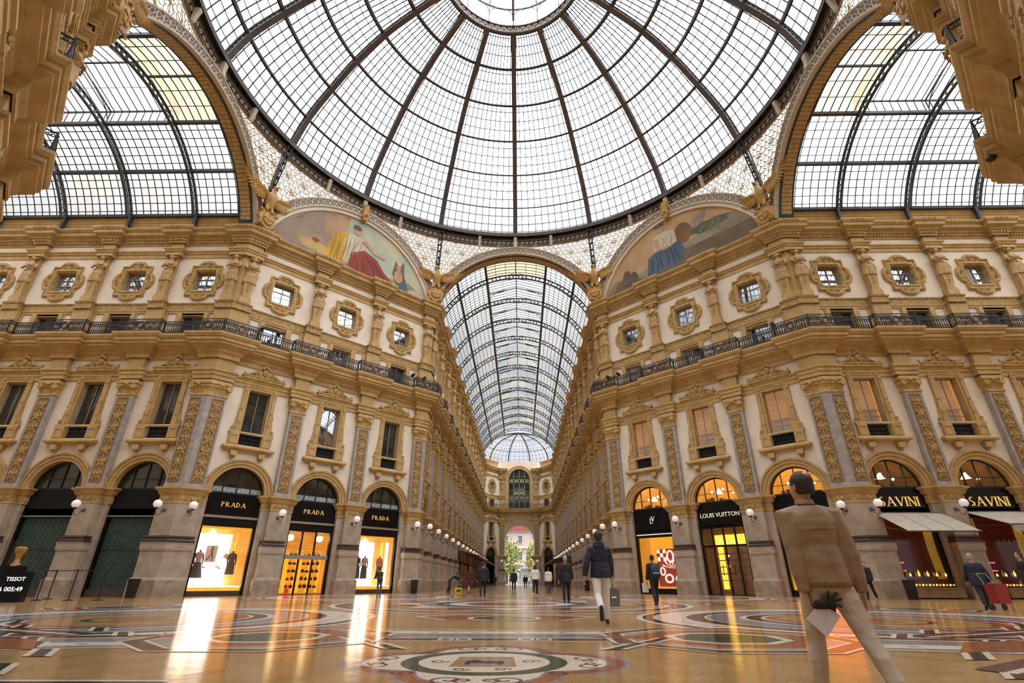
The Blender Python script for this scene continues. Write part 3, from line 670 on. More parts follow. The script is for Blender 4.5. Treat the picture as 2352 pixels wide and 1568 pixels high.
def pilaster_proto(kind):   # kind: flat or corner
    corner = kind == 'corner'
    root = empty('pilaster', label='x', cat='pilaster')
    if corner:
        W = .93
        def blk(prof, w, mi=0, b=None, o=PIB):
            b = b or MB(); b.sweep(cpath(w, o), prof, mi); return b
        faces = [(Matrix.Translation((-.50, 0, 0)), .78), (Matrix.Rotation(pi/4, 4, 'Z') @ Matrix.Translation((.50, 0, 0)), .78)]
    else:
        W = .50
        def blk(prof, w, mi=0, b=None, o=PIB):
            b = b or MB(); b.sweep([(-w, .05), (-w, -o), (w, -o), (w, .05)], prof, mi); return b
        faces = [(Matrix(), .78)]
    blk(PLN, W).obj('plinth', 'plinth_stone', root); blk(PED, W).obj('pedestal', 'stone', root)
    b = blk(PBD, W)
    for M, w_ in faces:
        t = MB()
        relief_strip(t, -w_/2, w_/2, 2.40, .17, -PIB-.20)
        b.join(t, M)
    b.obj('fret_band', 'stone', root, label='carved stone band of the pedestal')
    blk(DRK, W).obj('base_moulding', 'brown_marble', root, label='dark brown marble base')
    blk(LSH, W).obj('lower_shaft', 'stone', root)
    # impost with frieze reaches sideways to the arches
    b = MB(); arms = (1.0 if not corner else 1.15)
    if corner: b.sweep(cpath(W, PIB), FRZ, 0)
    else: b.sweep([(-W, .05), (-W, -PIB), (W, -PIB), (W, .05)], FRZ, 0)
    for M, s in ((Matrix(), -1), ((Matrix.Rotation(pi/4, 4, 'Z') if corner else Matrix()), 1)):
        t = MB(); x0, x1 = (-arms, -W+.01) if s < 0 else (W-.01, arms); e = .98 if not corner else 1.16
        x0, x1 = (-e, -W+.01) if s < 0 else (W-.01, e)
        t.box(x0, x1, -.03, .3, 4.62, 5.08); relief_strip(t, x0, x1, 4.86, .36, -.03, 3); b.join(t, M)
    for M, w_ in faces:
        t = MB(); relief_strip(t, -w_/2-.05, w_/2+.05, 4.88, .38, -PIB-.03, 2); t.ball((0, -PIB-.06, 4.9), .09, 8, sz=(1, .5, 1.2)); b.join(t, M)
    b.obj('carved_frieze', 'ochre_relief', root, label='scroll-carved ochre frieze')
    b = MB(); wide = 1.0 if not corner else 1.16
    if corner: b.sweep(cpath(W, PIB), IMP); b.sweep([(-wide, .3), (-wide, -.02), (-W+.1, -.02)], IMP)
    else: b.sweep([(-W, .05), (-W, -PIB), (W, -PIB), (W, .05)], IMP); b.sweep([(-wide, .3), (-wide, -.02), (-W+.1, -.02)], IMP)
    t = MB().sweep([(W-.1, -.02), (wide, -.02), (wide, .3)], IMP); b.join(t, Matrix.Rotation(pi/4, 4, 'Z') if corner else None)
    b.obj('impost_moulding', 'ochre', root)
    # upper shaft, framed relief panels
    blk([(.02, 5.5), (.02, 5.62), (0, 5.64), (0, 10.86)], W).obj('shaft', 'grey_marble', root, label='shaft with grey marble edges')
    for M, w_ in faces:
        b = MB(); hw = w_/2-.06
        b.box(-hw, hw, -PIB-.012, -PIB+.02, 5.78, 10.74); b.frame([(-hw, 5.78), (hw, 5.78), (hw, 10.74), (-hw, 10.74)], [(-hw+.05, 5.83), (hw-.05, 5.83), (hw-.05, 10.69), (-hw+.05, 10.69)], -PIB-.035, -PIB)
        r = MB(); relief_motifs(r, w_-.2, 5.88, 10.64, -PIB-.03, 1 if not corner else 2)
        t = MB().join(b, M); p = t.obj('relief_panel', 'panel_ground', root)
        MB().join(r, M).obj('carving', 'ochre_relief', p, label='carved candelabra of scrolls, urns and leaves')
    # capital
    b = blk([(.0, 10.86), (.05, 10.9), (.05, 10.96), (.02, 11.0), (.02, 11.2), (.06, 11.34), (.13, 11.46), (.10, 11.5), (.12, 11.6), (.17, 11.62), (.17, 11.74), (.1, 11.76), (.0, 11.98)], W)
    for M, w_ in faces:
        t = MB()
        for k in range(8): x = -w_/2+.06+(w_-.12)*k/7; t.tube([(x, -PIB-.03, 11.02), (x, -PIB-.03, 11.2)], .02, 4)
        for s in (-1, 1):
            if corner and ((M == faces[0][0] and s == 1) or (M == faces[1][0] and s == -1)): continue
            t.tube([(x, -PIB-.17, z) for x, z in spiral(s*(w_/2+.08), 11.42, .17, 1.6, pi/2, s, 16, .1)], [.04]*17, 6)
            t.lathe([(.03, -.3), (.15, -.28), (.15, -.04), (.03, -.02)], (s*(w_/2+.08), -PIB+.1, 11.42), 10, axis='y')
        for k in range(6): x = -w_/2+.08+(w_-.16)*k/5; t.ball((x, -PIB-.14, 11.46), .055, 6, sz=(1, .7, 1.3))
        t.ball((0, -PIB-.18, 11.58), .09, 8, sz=(1.2, .7, 1)); b.join(t, M)
    b.obj('capital', 'ochre_relief', root, smooth=False, label='scroll capital with volutes')
    # blocks above
    blk([(.0, 12.66), (.0, 13.36)], W).obj('upper_block', 'ochre', root)
    return proto(root)
def pier_upper_proto(kind):    # ochre pilaster of the top storey
    corner = kind == 'corner'; root = empty('upper_pilaster', label='x', cat='pilaster'); W = .93 if corner else .50; o = PIB
    def blk(prof, w, b=None, o=PIB):
        b = b or MB(); b.sweep(cpath(w, o) if corner else [(-w, .05), (-w, -o), (w, -o), (w, .05)], prof); return b
    blk([(0, 14.8), (0, 16.9)], W+.05).obj('pedestal', 'ochre', root)
    blk([(-.12, 17.46), (-.12, 21.05)], W-.08).obj('backing_strip', 'ochre', root)
    blk([(-.02, 21.64), (-.02, 22.1)], W-.06).obj('frieze_block', 'ochre', root)
    return proto(root)
def voxel(b, vs, smooth_it=2, name='m'):
    me = b.mesh(name, 'ochre'); o = bpy.data.objects.new('tmp', me); COL.objects.link(o)
    m = o.modifiers.new('r', 'REMESH'); m.mode = 'VOXEL'; m.voxel_size = vs; m.use_smooth_shade = True
    if smooth_it: s = o.modifiers.new('s', 'SMOOTH'); s.iterations = smooth_it; s.factor = .5
    dg = bpy.context.evaluated_depsgraph_get(); r = bpy.data.meshes.new_from_object(o.evaluated_get(dg)); bpy.data.objects.remove(o)
    r.materials.clear(); return r
def ell(cx, cy, cz, rx, ry, n=14, tilt=0.): return [(cx+rx*cos(2*pi*k/n), cy+ry*sin(2*pi*k/n), cz+tilt*cos(2*pi*k/n)*rx) for k in range(n)]
# caryatid: half figure on a tapering post, arms folded
def statue_proto():
    root = empty('caryatid', label='x', cat='statue'); y = -.50
    b = MB()
    b.loft([ell(0, y, 20.20, .24, .18), ell(0, y, 20.35, .27, .19), ell(0, y, 20.48, .29, .18), ell(0, y, 20.56, .19, .14), ell(0, y-.02, 20.62, .085, .09), ell(0, y-.03, 20.76, .085, .09)])
    b.ball((0, y-.06, 20.88), .135, 12, sz=(.85, .95, 1.15)); b.ball((0, y-.18, 20.86), .03, 6); b.ball((0, y+.02, 20.96), .15, 10, sz=(1, 1, .8))
    b.loft([ell(0, y, 20.24, .22, .17), ell(0, y, 20.02, .20, .16), ell(0, y, 19.86, .25, .20), ell(0, y-.02, 19.6, .29, .23), ell(0, y-.02, 19.2, .31, .22), ell(0, y, 19.0, .33, .22)])
    for s in (-1, 1):
        b.tube([(s*.26, y, 20.45), (s*.36, y-.08, 20.2), (s*.30, y-.2, 20.02), (-s*.06, y-.30, 20.12 if s > 0 else 20.2)], [.09, .075, .065, .05], 8)
        b.ball((s*.11, y-.15, 20.28), .09, 8); b.ball((-s*.1, y-.3, 20.12+(0 if s > 0 else .08)), .055, 8)
    for k in range(13):      # hanging folds
        a = pi+pi*k/12; x, yy = .27*cos(a), .19*sin(a); b.tube([(x*.8, y+yy*.8, 19.92), (x*1.0, y+yy*1.0, 19.6), (x*1.16, y+yy*1.1, 19.2), (x*1.25, y+yy*1.15, 18.98-.05*(k % 2))], [.02, .035, .04, .03], 5)
    b.tube([(-.27, y-.05, 19.98), (0, y-.22, 19.84), (.28, y-.06, 19.9)], .05, 6); b.tube([(.2, y-.12, 19.9), (.28, y-.16, 19.5), (.26, y-.14, 19.1)], [.06, .07, .04], 6)
    me = voxel(b, .022, 1, 'figure'); me.materials.append(MT['skin_statue']); o = bpy.data.objects.new('figure', me); COL.objects.link(o); o.parent = root
    b = MB()
    for k in range(11): a = 2*pi*k/11; b.ball((.13*cos(a), y+.0+.10*sin(a), 20.97+.03*sin(3*a)), .055, 6)
    b.ball((0, y+.1, 20.82), .1, 8, sz=(1.2, .7, 1.4)); b.obj('hair', 'skin_statue', root, True)
    b = MB(); b.loft([[(-.26, y-.16, 19.1), (.26, y-.16, 19.1), (.26, -.1, 19.1), (-.26, -.1, 19.1)], [(-.19, y-.08, 17.95), (.19, y-.08, 17.95), (.19, -.1, 17.95), (-.19, -.1, 17.95)]])
    b.box(-.25, .25, y-.10, -.1, 17.82, 17.95); b.box(-.29, .29, y-.12, -.1, 17.46, 17.82); b.box(-.30, .30, y-.14, -.1, 21.05, 21.2); b.box(-.22, .22, y-.06, -.1, 20.9, 21.05)
    b.obj('tapering_post', 'ochre', root)
    b = MB()
    for k, (x, z, r) in enumerate(((0, 18.95, .09), (-.05, 18.85, .07), (.05, 18.83, .07), (0, 18.72, .07), (-.05, 18.6, .05), (.05, 18.56, .05), (0, 18.45, .05), (0, 18.33, .035))): b.ball((x, y-.13, z), r, 6, sz=(1, .6, 1))
    b.obj('garland', 'skin_statue', root); return proto(root)
# tall window of the first floor
def tall_window(style):
    root = empty('window', label='x'); root['kind'] = 'structure'
    b = MB(); b.frame([(-.80, 8.3), (.80, 8.3), (.80, 12.02), (-.80, 12.02)], [(-.66, 8.3), (.66, 8.3), (.66, 11.88), (-.66, 11.88)], -.06, .45)
    b.frame([(-1.0, 9.15), (-.8, 9.15), (-.8, 12.02), (-1.0, 12.02)], [(-.98, 9.2), (-.82, 9.2), (-.82, 11.97), (-.98, 11.97)], -.14, .0)
    for s in (-1, 1):
        x0, x1 = sorted((s*.80, s*1.02)); b.box(x0, x1, -.13, .02, 9.1, 12.02)
        for z in (9.75, 10.55, 11.8): b.lathe([(.085, 0), (.085, -.03), (.05, -.035), (.03, -.06)], (s*.91, -.13, z), 12, axis='y')
        # scrolled wings
        P = [(s*1.02, 9.1), (s*1.26, 9.1), (s*1.28, 9.3), (s*1.16, 9.5), (s*1.13, 9.8), (s*1.07, 10.1), (s*1.05, 10.6), (s*1.02, 10.7)]
        b.prism(P, -.08, .02); b.tube([(x, -.09, z) for x, z in spiral(s*1.17, 9.36, .12, 1.3, 0, s, 12)], .028, 5); b.tube([(x, -.09, z) for x, z in spiral(s*1.06, 10.28, .07, 1.2, 0, s, 8)], .02, 5)
        x0, x1 = sorted((s*.70, s*1.27)); b.box(x0, x1, -.15, .02, 8.25, 9.02)
        b.frame([(x0+.06, 8.35), (x1-.06, 8.35), (x1-.06, 8.92), (x0+.06, 8.92)], [(x0+.12, 8.41), (x1-.12, 8.41), (x1-.12, 8.86), (x0+.12, 8.86)], -.18, -.14)
    b.sweep([(-1.3, .02), (-1.3, -.12), (1.3, -.12), (1.3, .02)], [(0, 9.0), (.03, 9.02), (.03, 9.1), (0, 9.14)])
    b.obj('surround', 'ochre', root, label='carved ochre surround with scrolled sides')
    b = MB(); b.sweep([(-1.28, .02), (-1.28, -.1), (1.28, -.1), (1.28, .02)], [(0, 8.27), (.18, 8.25), (.25, 8.18), (.25, 8.08), (.18, 8.02), (.08, 7.98), (.04, 7.9), (0, 7.9)])
    for s in (-1, 1):
        t = MB(); t.prism([(s*.62, 7.9), (s*1.02, 7.9), (s*.98, 7.62), (s*.66, 7.62)], -.30, .02); t.prism([(s*.68, 7.62), (s*.96, 7.62), (s*.9, 7.48), (s*.74, 7.48)], -.16, .02); b.join(t)
    b.obj('sill', 'ochre', root, label='projecting sill on two brackets')
    b = MB(); b.box(-.98, .98, -.10, .02, 12.05, 12.35); relief_strip(b, -.9, .9, 12.2, .2, -.11, 1)
    b.sweep([(-1.08, .02), (-1.08, -.08), (1.08, -.08), (1.08, .02)], [(0, 12.35), (.08, 12.4), (.08, 12.5), (.2, 12.56), (.2, 12.66), (.26, 12.72), (.26, 12.78), (0, 12.8)])
    for s in (-1, 1):
        b.tube([(x, -.16, z) for x, z in spiral(s*.42, 13.02, .20, 1.5, pi/2, -s, 18, .1)], [.055-.001*k for k in range(19)], 6)
        b.tube([(s*.45, -.16, 13.24), (s*.75, -.16, 12.98), (s*1.05, -.16, 12.86), (s*1.24, -.16, 12.88), (s*1.28, -.18, 12.98)], [.07, .06, .05, .05, .06], 6)
        b.prism([(s*.1, 12.78), (s*1.15, 12.78), (s*.7, 12.95), (s*.4, 13.2), (s*.1, 13.25)], -.12, .0); b.ball((s*.42, -.2, 13.02), .07, 8)
        for k in range(3): b.ball((s*(.62+.16*k), -.2, 12.98-.05*k), .06, 6)
    b.ball((0, -.2, 13.15), .17, 10, sz=(1, .6, 1.25)); b.ball((0, -.3, 13.17), .05, 6); b.prism([(-.2, 12.78), (.2, 12.78), (.14, 13.35), (-.14, 13.35)], -.14, 0)
    for k in range(5): a = radians(30+30*k); b.ball((.2*cos(a), -.2, 13.36+.2*sin(a)), .075, 6, sz=(1, .6, 1.2))
    b.ball((0, -.22, 13.6), .07, 6, sz=(1, .7, 1.4)); b.obj('pediment', 'ochre_relief', root, label='scrolled pediment with a carved crest')
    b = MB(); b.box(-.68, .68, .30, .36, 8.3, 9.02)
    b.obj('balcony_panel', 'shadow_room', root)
    b = MB()
    for k in range(12): x = -.62+1.24*k/11; b.lathe([(.02, 8.34), (.05, 8.5), (.02, 8.62), (.05, 8.75), (.02, 8.98)], (x, .18, 0), 6)
    b.box(-.68, .68, .1, .26, 8.98, 9.1); b.obj('balustrade', 'iron_black', root, label='small dark balustrade below the panes')
    b = MB(); b.frame([(-.67, 9.1), (.67, 9.1), (.67, 11.9), (-.67, 11.9)], [(-.60, 9.16), (.60, 9.16), (.60, 11.82), (-.60, 11.82)], .28, .36); b.box(-.02, .02, .28, .34, 9.16, 11.82)
    if style == 'warm': b.box(-.6, .6, .29, .34, 9.95, 10.0); b.box(-.6, .6, .29, .34, 9.55, 9.58)
    b.obj('window_frame', 'frame_grey', root)
    if style == 'warm':
        MB().box(-.62, .62, .345, .35, 9.12, 11.88).obj('panes', 'shop_glass', root)
        MB().box(-.6, .6, .5, .54, 9.98, 11.9).obj('blind', 'blind_warm', root, label='drawn orange blind')
        b = MB(); b.box(-.66, .66, 1.2, 1.25, 8.9, 12.0, 0); b.box(-.66, -.64, .4, 1.2, 9, 12, 0); b.box(.64, .66, .4, 1.2, 9, 12, 0); b.box(-.66, .66, .4, 1.2, 8.98, 9.05, 0)
        for k in range(6): b.ball((-.45+.18*k, 1.0, 9.25+.1*(k % 3)), .05+.02*(k % 2), 6, 1)
        b.obj('lit_room', ['warm_room', 'lamp_glow'], root)
    elif style == 'sky': MB().box(-.62, .62, .345, .36, 9.12, 11.88).obj('panes', 'window_sky', root)
    else:
        MB().box(-.62, .62, .345, .36, 9.12, 11.88).obj('panes', 'window_dark', root)
    return proto(root)
def quatrefoil(hx, hz, rx, rz, cx=0, cz=19.2, n=9):
    """outline: rectangle with a round lobe on each side"""
    P = []
    for (ax, az, a0, r, dx, dz) in ((hx, 0, -90, rz, 1, 0), (0, hz, 0, rx, 0, 1), (-hx, 0, 90, rz, -1, 0), (0, -hz, 180, rx, 0, -1)):
        c = {(1, 0): (hx, -hz), (0, 1): (hx, hz), (-1, 0): (-hx, hz), (0, -1): (-hx, -hz)}[(dx, dz)]
        P.append((cx+c[0], cz+c[1]))
        for k in range(n+1):
            a = radians(a0+180*k/n); k2 = .62 if dx else .60
            x = ax+(r*cos(a)*(k2 if dx else 1)); z = az+(r*sin(a)*(k2 if dz else 1)); P.append((cx+x, cz+z))
    return P
def rect_like(P, hx, hz, cz=19.2):       # project outline radially on a rectangle
    R = []
    for x, z in P:
        z -= cz; t = min(hx/abs(x) if abs(x) > 1e-6 else 1e9, hz/abs(z) if abs(z) > 1e-6 else 1e9); R.append((x*t, z*t+cz))
    return R
def square_window(style):
    root = empty('window'); root['kind'] = 'structure'; b = MB()
    P0 = quatrefoil(1.04, 1.20, .62, .62); P1 = quatrefoil(.98, 1.14, .58, .58); P2 = quatrefoil(.92, 1.08, .50, .50)
    b.frame(P0, P1, -.10, .02); b.frame(P1, P2, -.14, .02); P3 = rect_like(P2, .86, .90); b.frame(P2, P3, -.07, .02); b.frame(P3, rect_like(P3, .80, .83), -.12, .02); b.frame(rect_like(P3, .80, .83), rect_like(P3, .73, .76), -.06, .5)
    for k in range(0, len(P1)):      # beads along the rim
        a, c = P1[k], P1[(k+1) % len(P1)]; d = math.dist(a, c); m = max(1, int(d/.11))
        for j in range(m): b.box(a[0]+(c[0]-a[0])*(j+.5)/m-.02, a[0]+(c[0]-a[0])*(j+.5)/m+.02, -.16, -.13, a[1]+(c[1]-a[1])*(j+.5)/m-.02, a[1]+(c[1]-a[1])*(j+.5)/m+.02)
    for ax, az, a0 in ((1.0, 0, -90), (-1.0, 0, 90), (0, 1.14, 0), (0, -1.14, 180)):     # shells
        for k in range(7):
            a = radians(a0+15+25*k); b.tube([(ax*.93, -.06, 19.2+az*.9), (ax*.95+.30*cos(a), -.11, 19.2+az*.92+.30*sin(a))], [.015, .035], 5)
        b.tube([(ax*.95+.34*cos(radians(a0+180*k/8)), -.1, 19.2+az*.92+.34*sin(radians(a0+180*k/8))) for k in range(9)], .025, 5)
    b.obj('surround', 'ochre_relief', root, label='carved four-lobed ochre surround with shells')
    b = MB(); b.frame([(-.74, 18.44), (.74, 18.44), (.74, 19.96), (-.74, 19.96)], [(-.67, 18.5), (.67, 18.5), (.67, 19.9), (-.67, 19.9)], .22, .30)
    b.box(-.02, .02, .22, .28, 18.5, 19.9); b.box(-.67, .67, .23, .27, 19.42, 19.45)
    for z in (18.62, 18.74): b.tube([(-.7, .1, z), (.7, .1, z)], .012, 4)
    if style == 'shut': b.box(-.67, -.1, .24, .27, 18.5, 19.9)
    b.obj('window_frame', 'frame_grey', root)
    MB().box(-.68, .68, .285, .30, 18.48, 19.92).obj('panes', 'window_sky' if style != 'dark' else 'window_dark', root)
    return proto(root)
def mezzanine(style='sky'):
    root = empty('window'); root['kind'] = 'structure'; b = MB()
    for s in (-1, 1):
        x0, x1 = sorted((s*.74, s*1.02)); b.box(x0, x1, -.10, .3, 14.8, 16.75)
        x0, x1 = sorted((s*1.02, s*1.12)); b.box(x0, x1, -.05, .02, 14.8, 16.75); x0, x1 = sorted((s*1.66, s*1.84)); b.box(x0, x1, -.05, .02, 14.8, 16.75)
    b.box(-1.84, 1.84, -.06, .02, 16.66, 16.9); b.box(-.76, .76, .0, .3, 16.5, 16.7); b.box(-1.84, 1.84, -.09, .0, 16.82, 16.9); b.obj('surround', 'ochre', root)
    b = MB(); b.frame([(-.75, 14.8), (.75, 14.8), (.75, 16.52), (-.75, 16.52)], [(-.68, 14.8), (.68, 14.8), (.68, 16.45), (-.68, 16.45)], .2, .3); b.box(-.02, .02, .2, .28, 14.8, 16.46); b.obj('window_frame', 'white_frame' if style == 'sky' else 'frame_grey', root)
    MB().box(-.7, .7, .285, .3, 14.8, 16.5).obj('panes', 'window_sky' if style == 'sky' else 'window_dark', root); return proto(root)
# arch over a shop, with its fanlight
def arch_proto(style):
    root = empty('window'); root['kind'] = 'structure'; b = MB(); nA = 30
    def band(r0, r1, y0, y1, mi=0): b.frame(arc(0, ZS, r1, 180, 0, nA), arc(0, ZS, r0, 180, 0, nA), y0, y1, mi, closed=False)
    band(RO-.02, RO+.16, -.08, .1); band(RO+.16, RO+.36, -.14, .02); band(RO+.36, RO+.46, -.20, .02)
    for k in range(48):
        a = radians(180*(k+.5)/48); x, z = (RO+.33)*cos(a), ZS+(RO+.33)*sin(a); b.box(x-.028, x+.028, -.185, -.13, z-.028, z+.028)
    b.obj('archivolt', 'ochre', root, label='moulded ochre arch')
    b = MB(); b.frame(arc(0, ZS, RO, 180, 0, nA), arc(0, ZS, RO-.09, 180, 0, nA), .28, .4, closed=False); b.box(-RO, RO, .3, .42, ZS-.04, ZS+.05)
    for x in (-.78, 0, .78): b.box(x-.025, x+.025, .3, .38, ZS, ZS+sqrt((RO-.05)**2-x*x))
    b.box(-1.42, 1.42, .31, .36, ZS+.52, ZS+.55); b.obj('glazing_bars', 'iron_black', root)
    b = MB()
    if style in ('dark', 'blue'):
        b.prism(arc(0, ZS, RO-.06, 0, 180, nA), .37, .39); b.obj('fanlight', 'window_dark', root)
        if style == 'blue':
            b = MB()
            for (x0, x1) in ((-1.42, -.82), (-.74, -.04), (.04, .74), (.82, 1.42)): b.box(x0, x1, .355, .368, ZS+.06, ZS+.34)
            b.obj('patterned_strip', 'patterned', root, label='pale blue patterned strip behind the panes')
    else:
        b.prism(arc(0, ZS, RO-.06, 0, 180, nA), .37, .38); b.obj('fanlight', 'shop_glass', root)
        b = MB(); P = arc(0, ZS, RO+.1, 0, 180, nA); b.prism(P, 2.0, 2.05, 0)
        V = [(x, y, z) for y in (.5, 2.0) for x, z in P]; n = len(P); b.add(V, [(i, i+1, n+i+1, n+i) for i in range(n-1)], 0); b.box(-1.6, 1.6, .5, 2.05, ZS-.1, ZS-.02, 1)
        rnd = random.Random(style)
        for k in range(9):
            x = -1.2+.3*k; h = rnd.uniform(.1, .45); b.box(x-.1, x+.1, 1.5, 1.7, ZS, ZS+h, 1 if k % 2 else 2)
        for x, z in ((-.7, 1.0), (.1, 1.2), (.75, .8)): b.ball((x, 1.2, ZS+z*.75), .07, 8, 3)
        b.lathe([(.04, .9), (.22, .62), (.26, .6)], (-.1, 1.0, ZS), 10, 3)
        m = 'warm_dim' if style == 'dim' else 'warm_room'
        b.obj('lit_room', [m, 'brown_marble', 'warm_dim', 'lamp_glow'], root, label='warmly lit room behind the panes')
    return proto(root)
# lamp
def lamp_proto():
    root = empty('wall_lamp', label='x', cat='lamp'); b = MB()
    b.lathe([(.02, 0), (.11, -.01), (.13, -.04), (.08, -.07), (.10, -.10), (.03, -.14)], (0, 0, 0), 12, axis='y'); b.obj('rosette', 'iron_grey', root)
    b = MB(); P = [(0, -.1, 0), (0, -.2, -.12), (0, -.34, -.30), (0, -.52, -.34), (0, -.66, -.22), (0, -.68, -.04)]
    b.tube(P, .022, 6); b.tube([(0, -.12+.1*x, -.02+.1*z) for x, z in spiral(-1.2, -.6, .9, 1.2, 0, 1, 10)], .014, 5); b.tube([(0, -.02, .1), (0, -.02, .62)], .012, 5); b.obj('bracket', 'iron_grey', root, label='curved iron bracket')
    b = MB(); b.lathe([(.02, -.06), (.09, -.02), (.11, .04)], (0, -.68, 0), 10); b.obj('cup', 'iron_black', root)
    MB().ball((0, -.68, .22), .215, 20).obj('globe', 'globe_glass', root, True, 'white glass globe'); return proto(root)
# balcony railing unit along a path standing on the ledge
def l_ok(a, c): return math.dist(a, c) > .8
def railing(path, ornate):
    root = empty('balcony_railing', label='x', cat='railing'); h0, h1 = 14.84, 15.72
    def run(p0, p1, orn):
        t = MB(); l = math.dist(p0, p1); n = max(1, int(l/.14))
        for k in range(n):
            x = l*(k+.5)/n
            if orn and abs(x-l/2) < .34: continue
            if n > 2: t.lathe([(.02, h0+.10), (.02, h0+.2), (.045, h0+.3), (.022, h0+.45), (.045, h0+.6), (.02, h0+.74)], (x, 0, 0), 5)
            for z in (h0+.18, h1-.12): t.tube([(x+l/n/2+.07*cos(a*pi/3), 0, z+.05*sin(a*pi/3)) for a in range(7)], .018, 4)
        t.tube([(0, 0, h0+.08), (l, 0, h0+.08)], .035, 4); t.tube([(0, 0, h1-.2), (l, 0, h1-.2)], .022, 4)
        if orn:
            c = l/2; z = (h0+h1)/2
            for r_ in (.17, .22, .30): t.tube([(c+r_*cos(a*pi/10), -.01, z+r_*sin(a*pi/10)) for a in range(21)], .028, 4)
            for s in (-1, 1):
                for q_ in (-1, 1): t.tube([(x_, 0, z_) for x_, z_ in spiral(c+s*.33, z+q_*.2, .12, 1.2, 0, s*q_, 9)], .024, 4)
                for k in range(3): t.tube([(x_, 0, z_) for x_, z_ in spiral(c+s*(.5+.16*k), z+(-.15 if k % 2 else .15), .13, 1.3, 0, s, 9)], .028, 4)
        M = Matrix.Translation((p0[0], p0[1], 0)) @ Matrix.Rotation(math.atan2(p1[1]-p0[1], p1[0]-p0[0]), 4, 'Z'); return t, M, l
    lat = MB(); rail = MB(); posts = MB(); med = MB()
    for i, (p0, p1) in enumerate(zip(path, path[1:])):
        t, M, l = run(p0, p1, i in ornate); lat.join(t, M)
        if i in ornate: med.join(MB().lathe([(.02, -.03), (.13, -.02), (.15, 0), (.13, .02), (.02, .03)], (l/2, 0, (h0+h1)/2), 14, axis='y'), M)
        rail.tube([(p0[0], p0[1], h1), (p1[0], p1[1], h1)], .035, 6)
    lat.obj('iron_lattice', 'iron_black', root, label='black wrought-iron lattice'); rail.obj('handrail', 'iron_black', root);
    for p in path[:-1]: MB().box(p[0]-.03, p[0]+.03, p[1]-.03, p[1]+.03, 14.78, h1+.04).obj('post', 'iron_black', root)
    if med.v: med.obj('medallion', 'med_terra', root, label='round terracotta-coloured medallion')
    return proto(root)
OB = .66
def rail_flat(L=BP):
    hb = .62+OB; return railing([(-L/2, -OB), (-hb, -OB), (-hb, -OB-B0), (hb, -OB-B0), (hb, -OB), (L/2, -OB)], {2})
def rail_corner(la, lb, ang=pi/4):
    o = OB+B0; hb = 1.0+OB; d = (cos(ang), sin(ang)); n = (d[1], -d[0]); k = 1+d[0]; m = (n[0]/k, (n[1]-1)/k)
    R = lambda s, q: (d[0]*s+n[0]*q, d[1]*s+n[1]*q)
    return railing([(-la, -OB), (-hb, -OB), (-hb, -o), (m[0]*o, m[1]*o), R(hb, o), R(hb, OB), R(lb, OB)], {2, 3})

# ================================================================== IRON AND GLASS
DOMEP = [(18.53, 31.1), (17.41, 33.68), (15.51, 36.09), (13.40, 38.30), (10.87, 40.03), (8.01, 41.10), (5.52, 41.80)]
dome = empty('glass_dome', (0, 0, 0), 0, 'great glass dome of iron ribs over the octagon', 'dome')
def cat_prof(off, n=4):     # smooth profile shifted outward
    P = DOMEP; out = []
    for i in range(len(P)-1):
        a = P[max(i-1, 0)]; b_ = P[i]; c = P[i+1]; d = P[min(i+2, len(P)-1)]
        for k in range(n):
            t = k/n; f = lambda j: .5*((2*b_[j])+(-a[j]+c[j])*t+(2*a[j]-5*b_[j]+4*c[j]-d[j])*t*t+(-a[j]+3*b_[j]-3*c[j]+d[j])*t**3); out.append((f(0), f(1)))
    out.append(P[-1]); R = []
    for i, p in enumerate(out):
        a = out[max(i-1, 0)]; c = out[min(i+1, len(out)-1)]; l = math.dist(a, c); nx, nz = (c[1]-a[1])/l, -(c[0]-a[0])/l
        R.append((p[0]+nx*off, p[1]+nz*off))
    return R
def vertical_bar(b, prof0, prof1, az, hw, mi=0):
    V = []; t = (cos(az), -sin(az)); r = (sin(az), cos(az)); n = len(prof0)
    for (r0_, z0), (r1_, z1) in zip(prof0, prof1):
        for rr_, z in ((r0_, z0), (r1_, z1)):
            for s in (-1, 1): V.append((r[0]*rr_+t[0]*hw*s, r[1]*rr_+t[1]*hw*s, z))
    F = []
    for i in range(n-1):
        a = 4*i; c = a+4
        F += [(a, a+1, c+1, c), (a+2, c+2, c+3, a+3), (a, c, c+2, a+2), (a+1, a+3, c+3, c+1)]
    b.add(V, F, mi)
pI = cat_prof(0); pO = cat_prof(.5); pM = cat_prof(.08); pM2 = cat_prof(.42); pG = cat_prof(.56); pB = cat_prof(.48); pB2 = cat_prof(.55)
for k in range(16):
    az = k*pi/8; b = MB()
    for s in (-.15, .15):      # two flanges inner, two outer: open lattice web between
        pass
    vertical_bar(b, pI, pM, az, .21); vertical_bar(b, pM2, pO, az, .18)
    # lattice web
    n = len(pI)
    for i in range(n-1):
        for t0, t1 in ((0, .5), (.5, 1)):
            for s in (-1, 1):
                a0 = [pM[i][j]*(1-t0)+pM[i+1][j]*t0 for j in (0, 1)]; a1 = [pM2[i][j]*(1-t1)+pM2[i+1][j]*t1 for j in (0, 1)]
                w0 = .13*s; P = []
                for (r_, z) in (a0, a1): P.append((sin(az)*r_+cos(az)*w0, cos(az)*r_-sin(az)*w0, z))
                b.tube(P, .022, 4); a0, a1 = ([pM[i][j]*(1-t1)+pM[i+1][j]*t1 for j in (0, 1)], [pM2[i][j]*(1-t0)+pM2[i+1][j]*t0 for j in (0, 1)]); P = []
                for (r_, z) in (a0, a1): P.append((sin(az)*r_+cos(az)*w0, cos(az)*r_-sin(az)*w0, z))
                b.tube(P, .022, 4)
    b.obj('rib', 'iron_grey', dome, label='rib with an open lattice web')
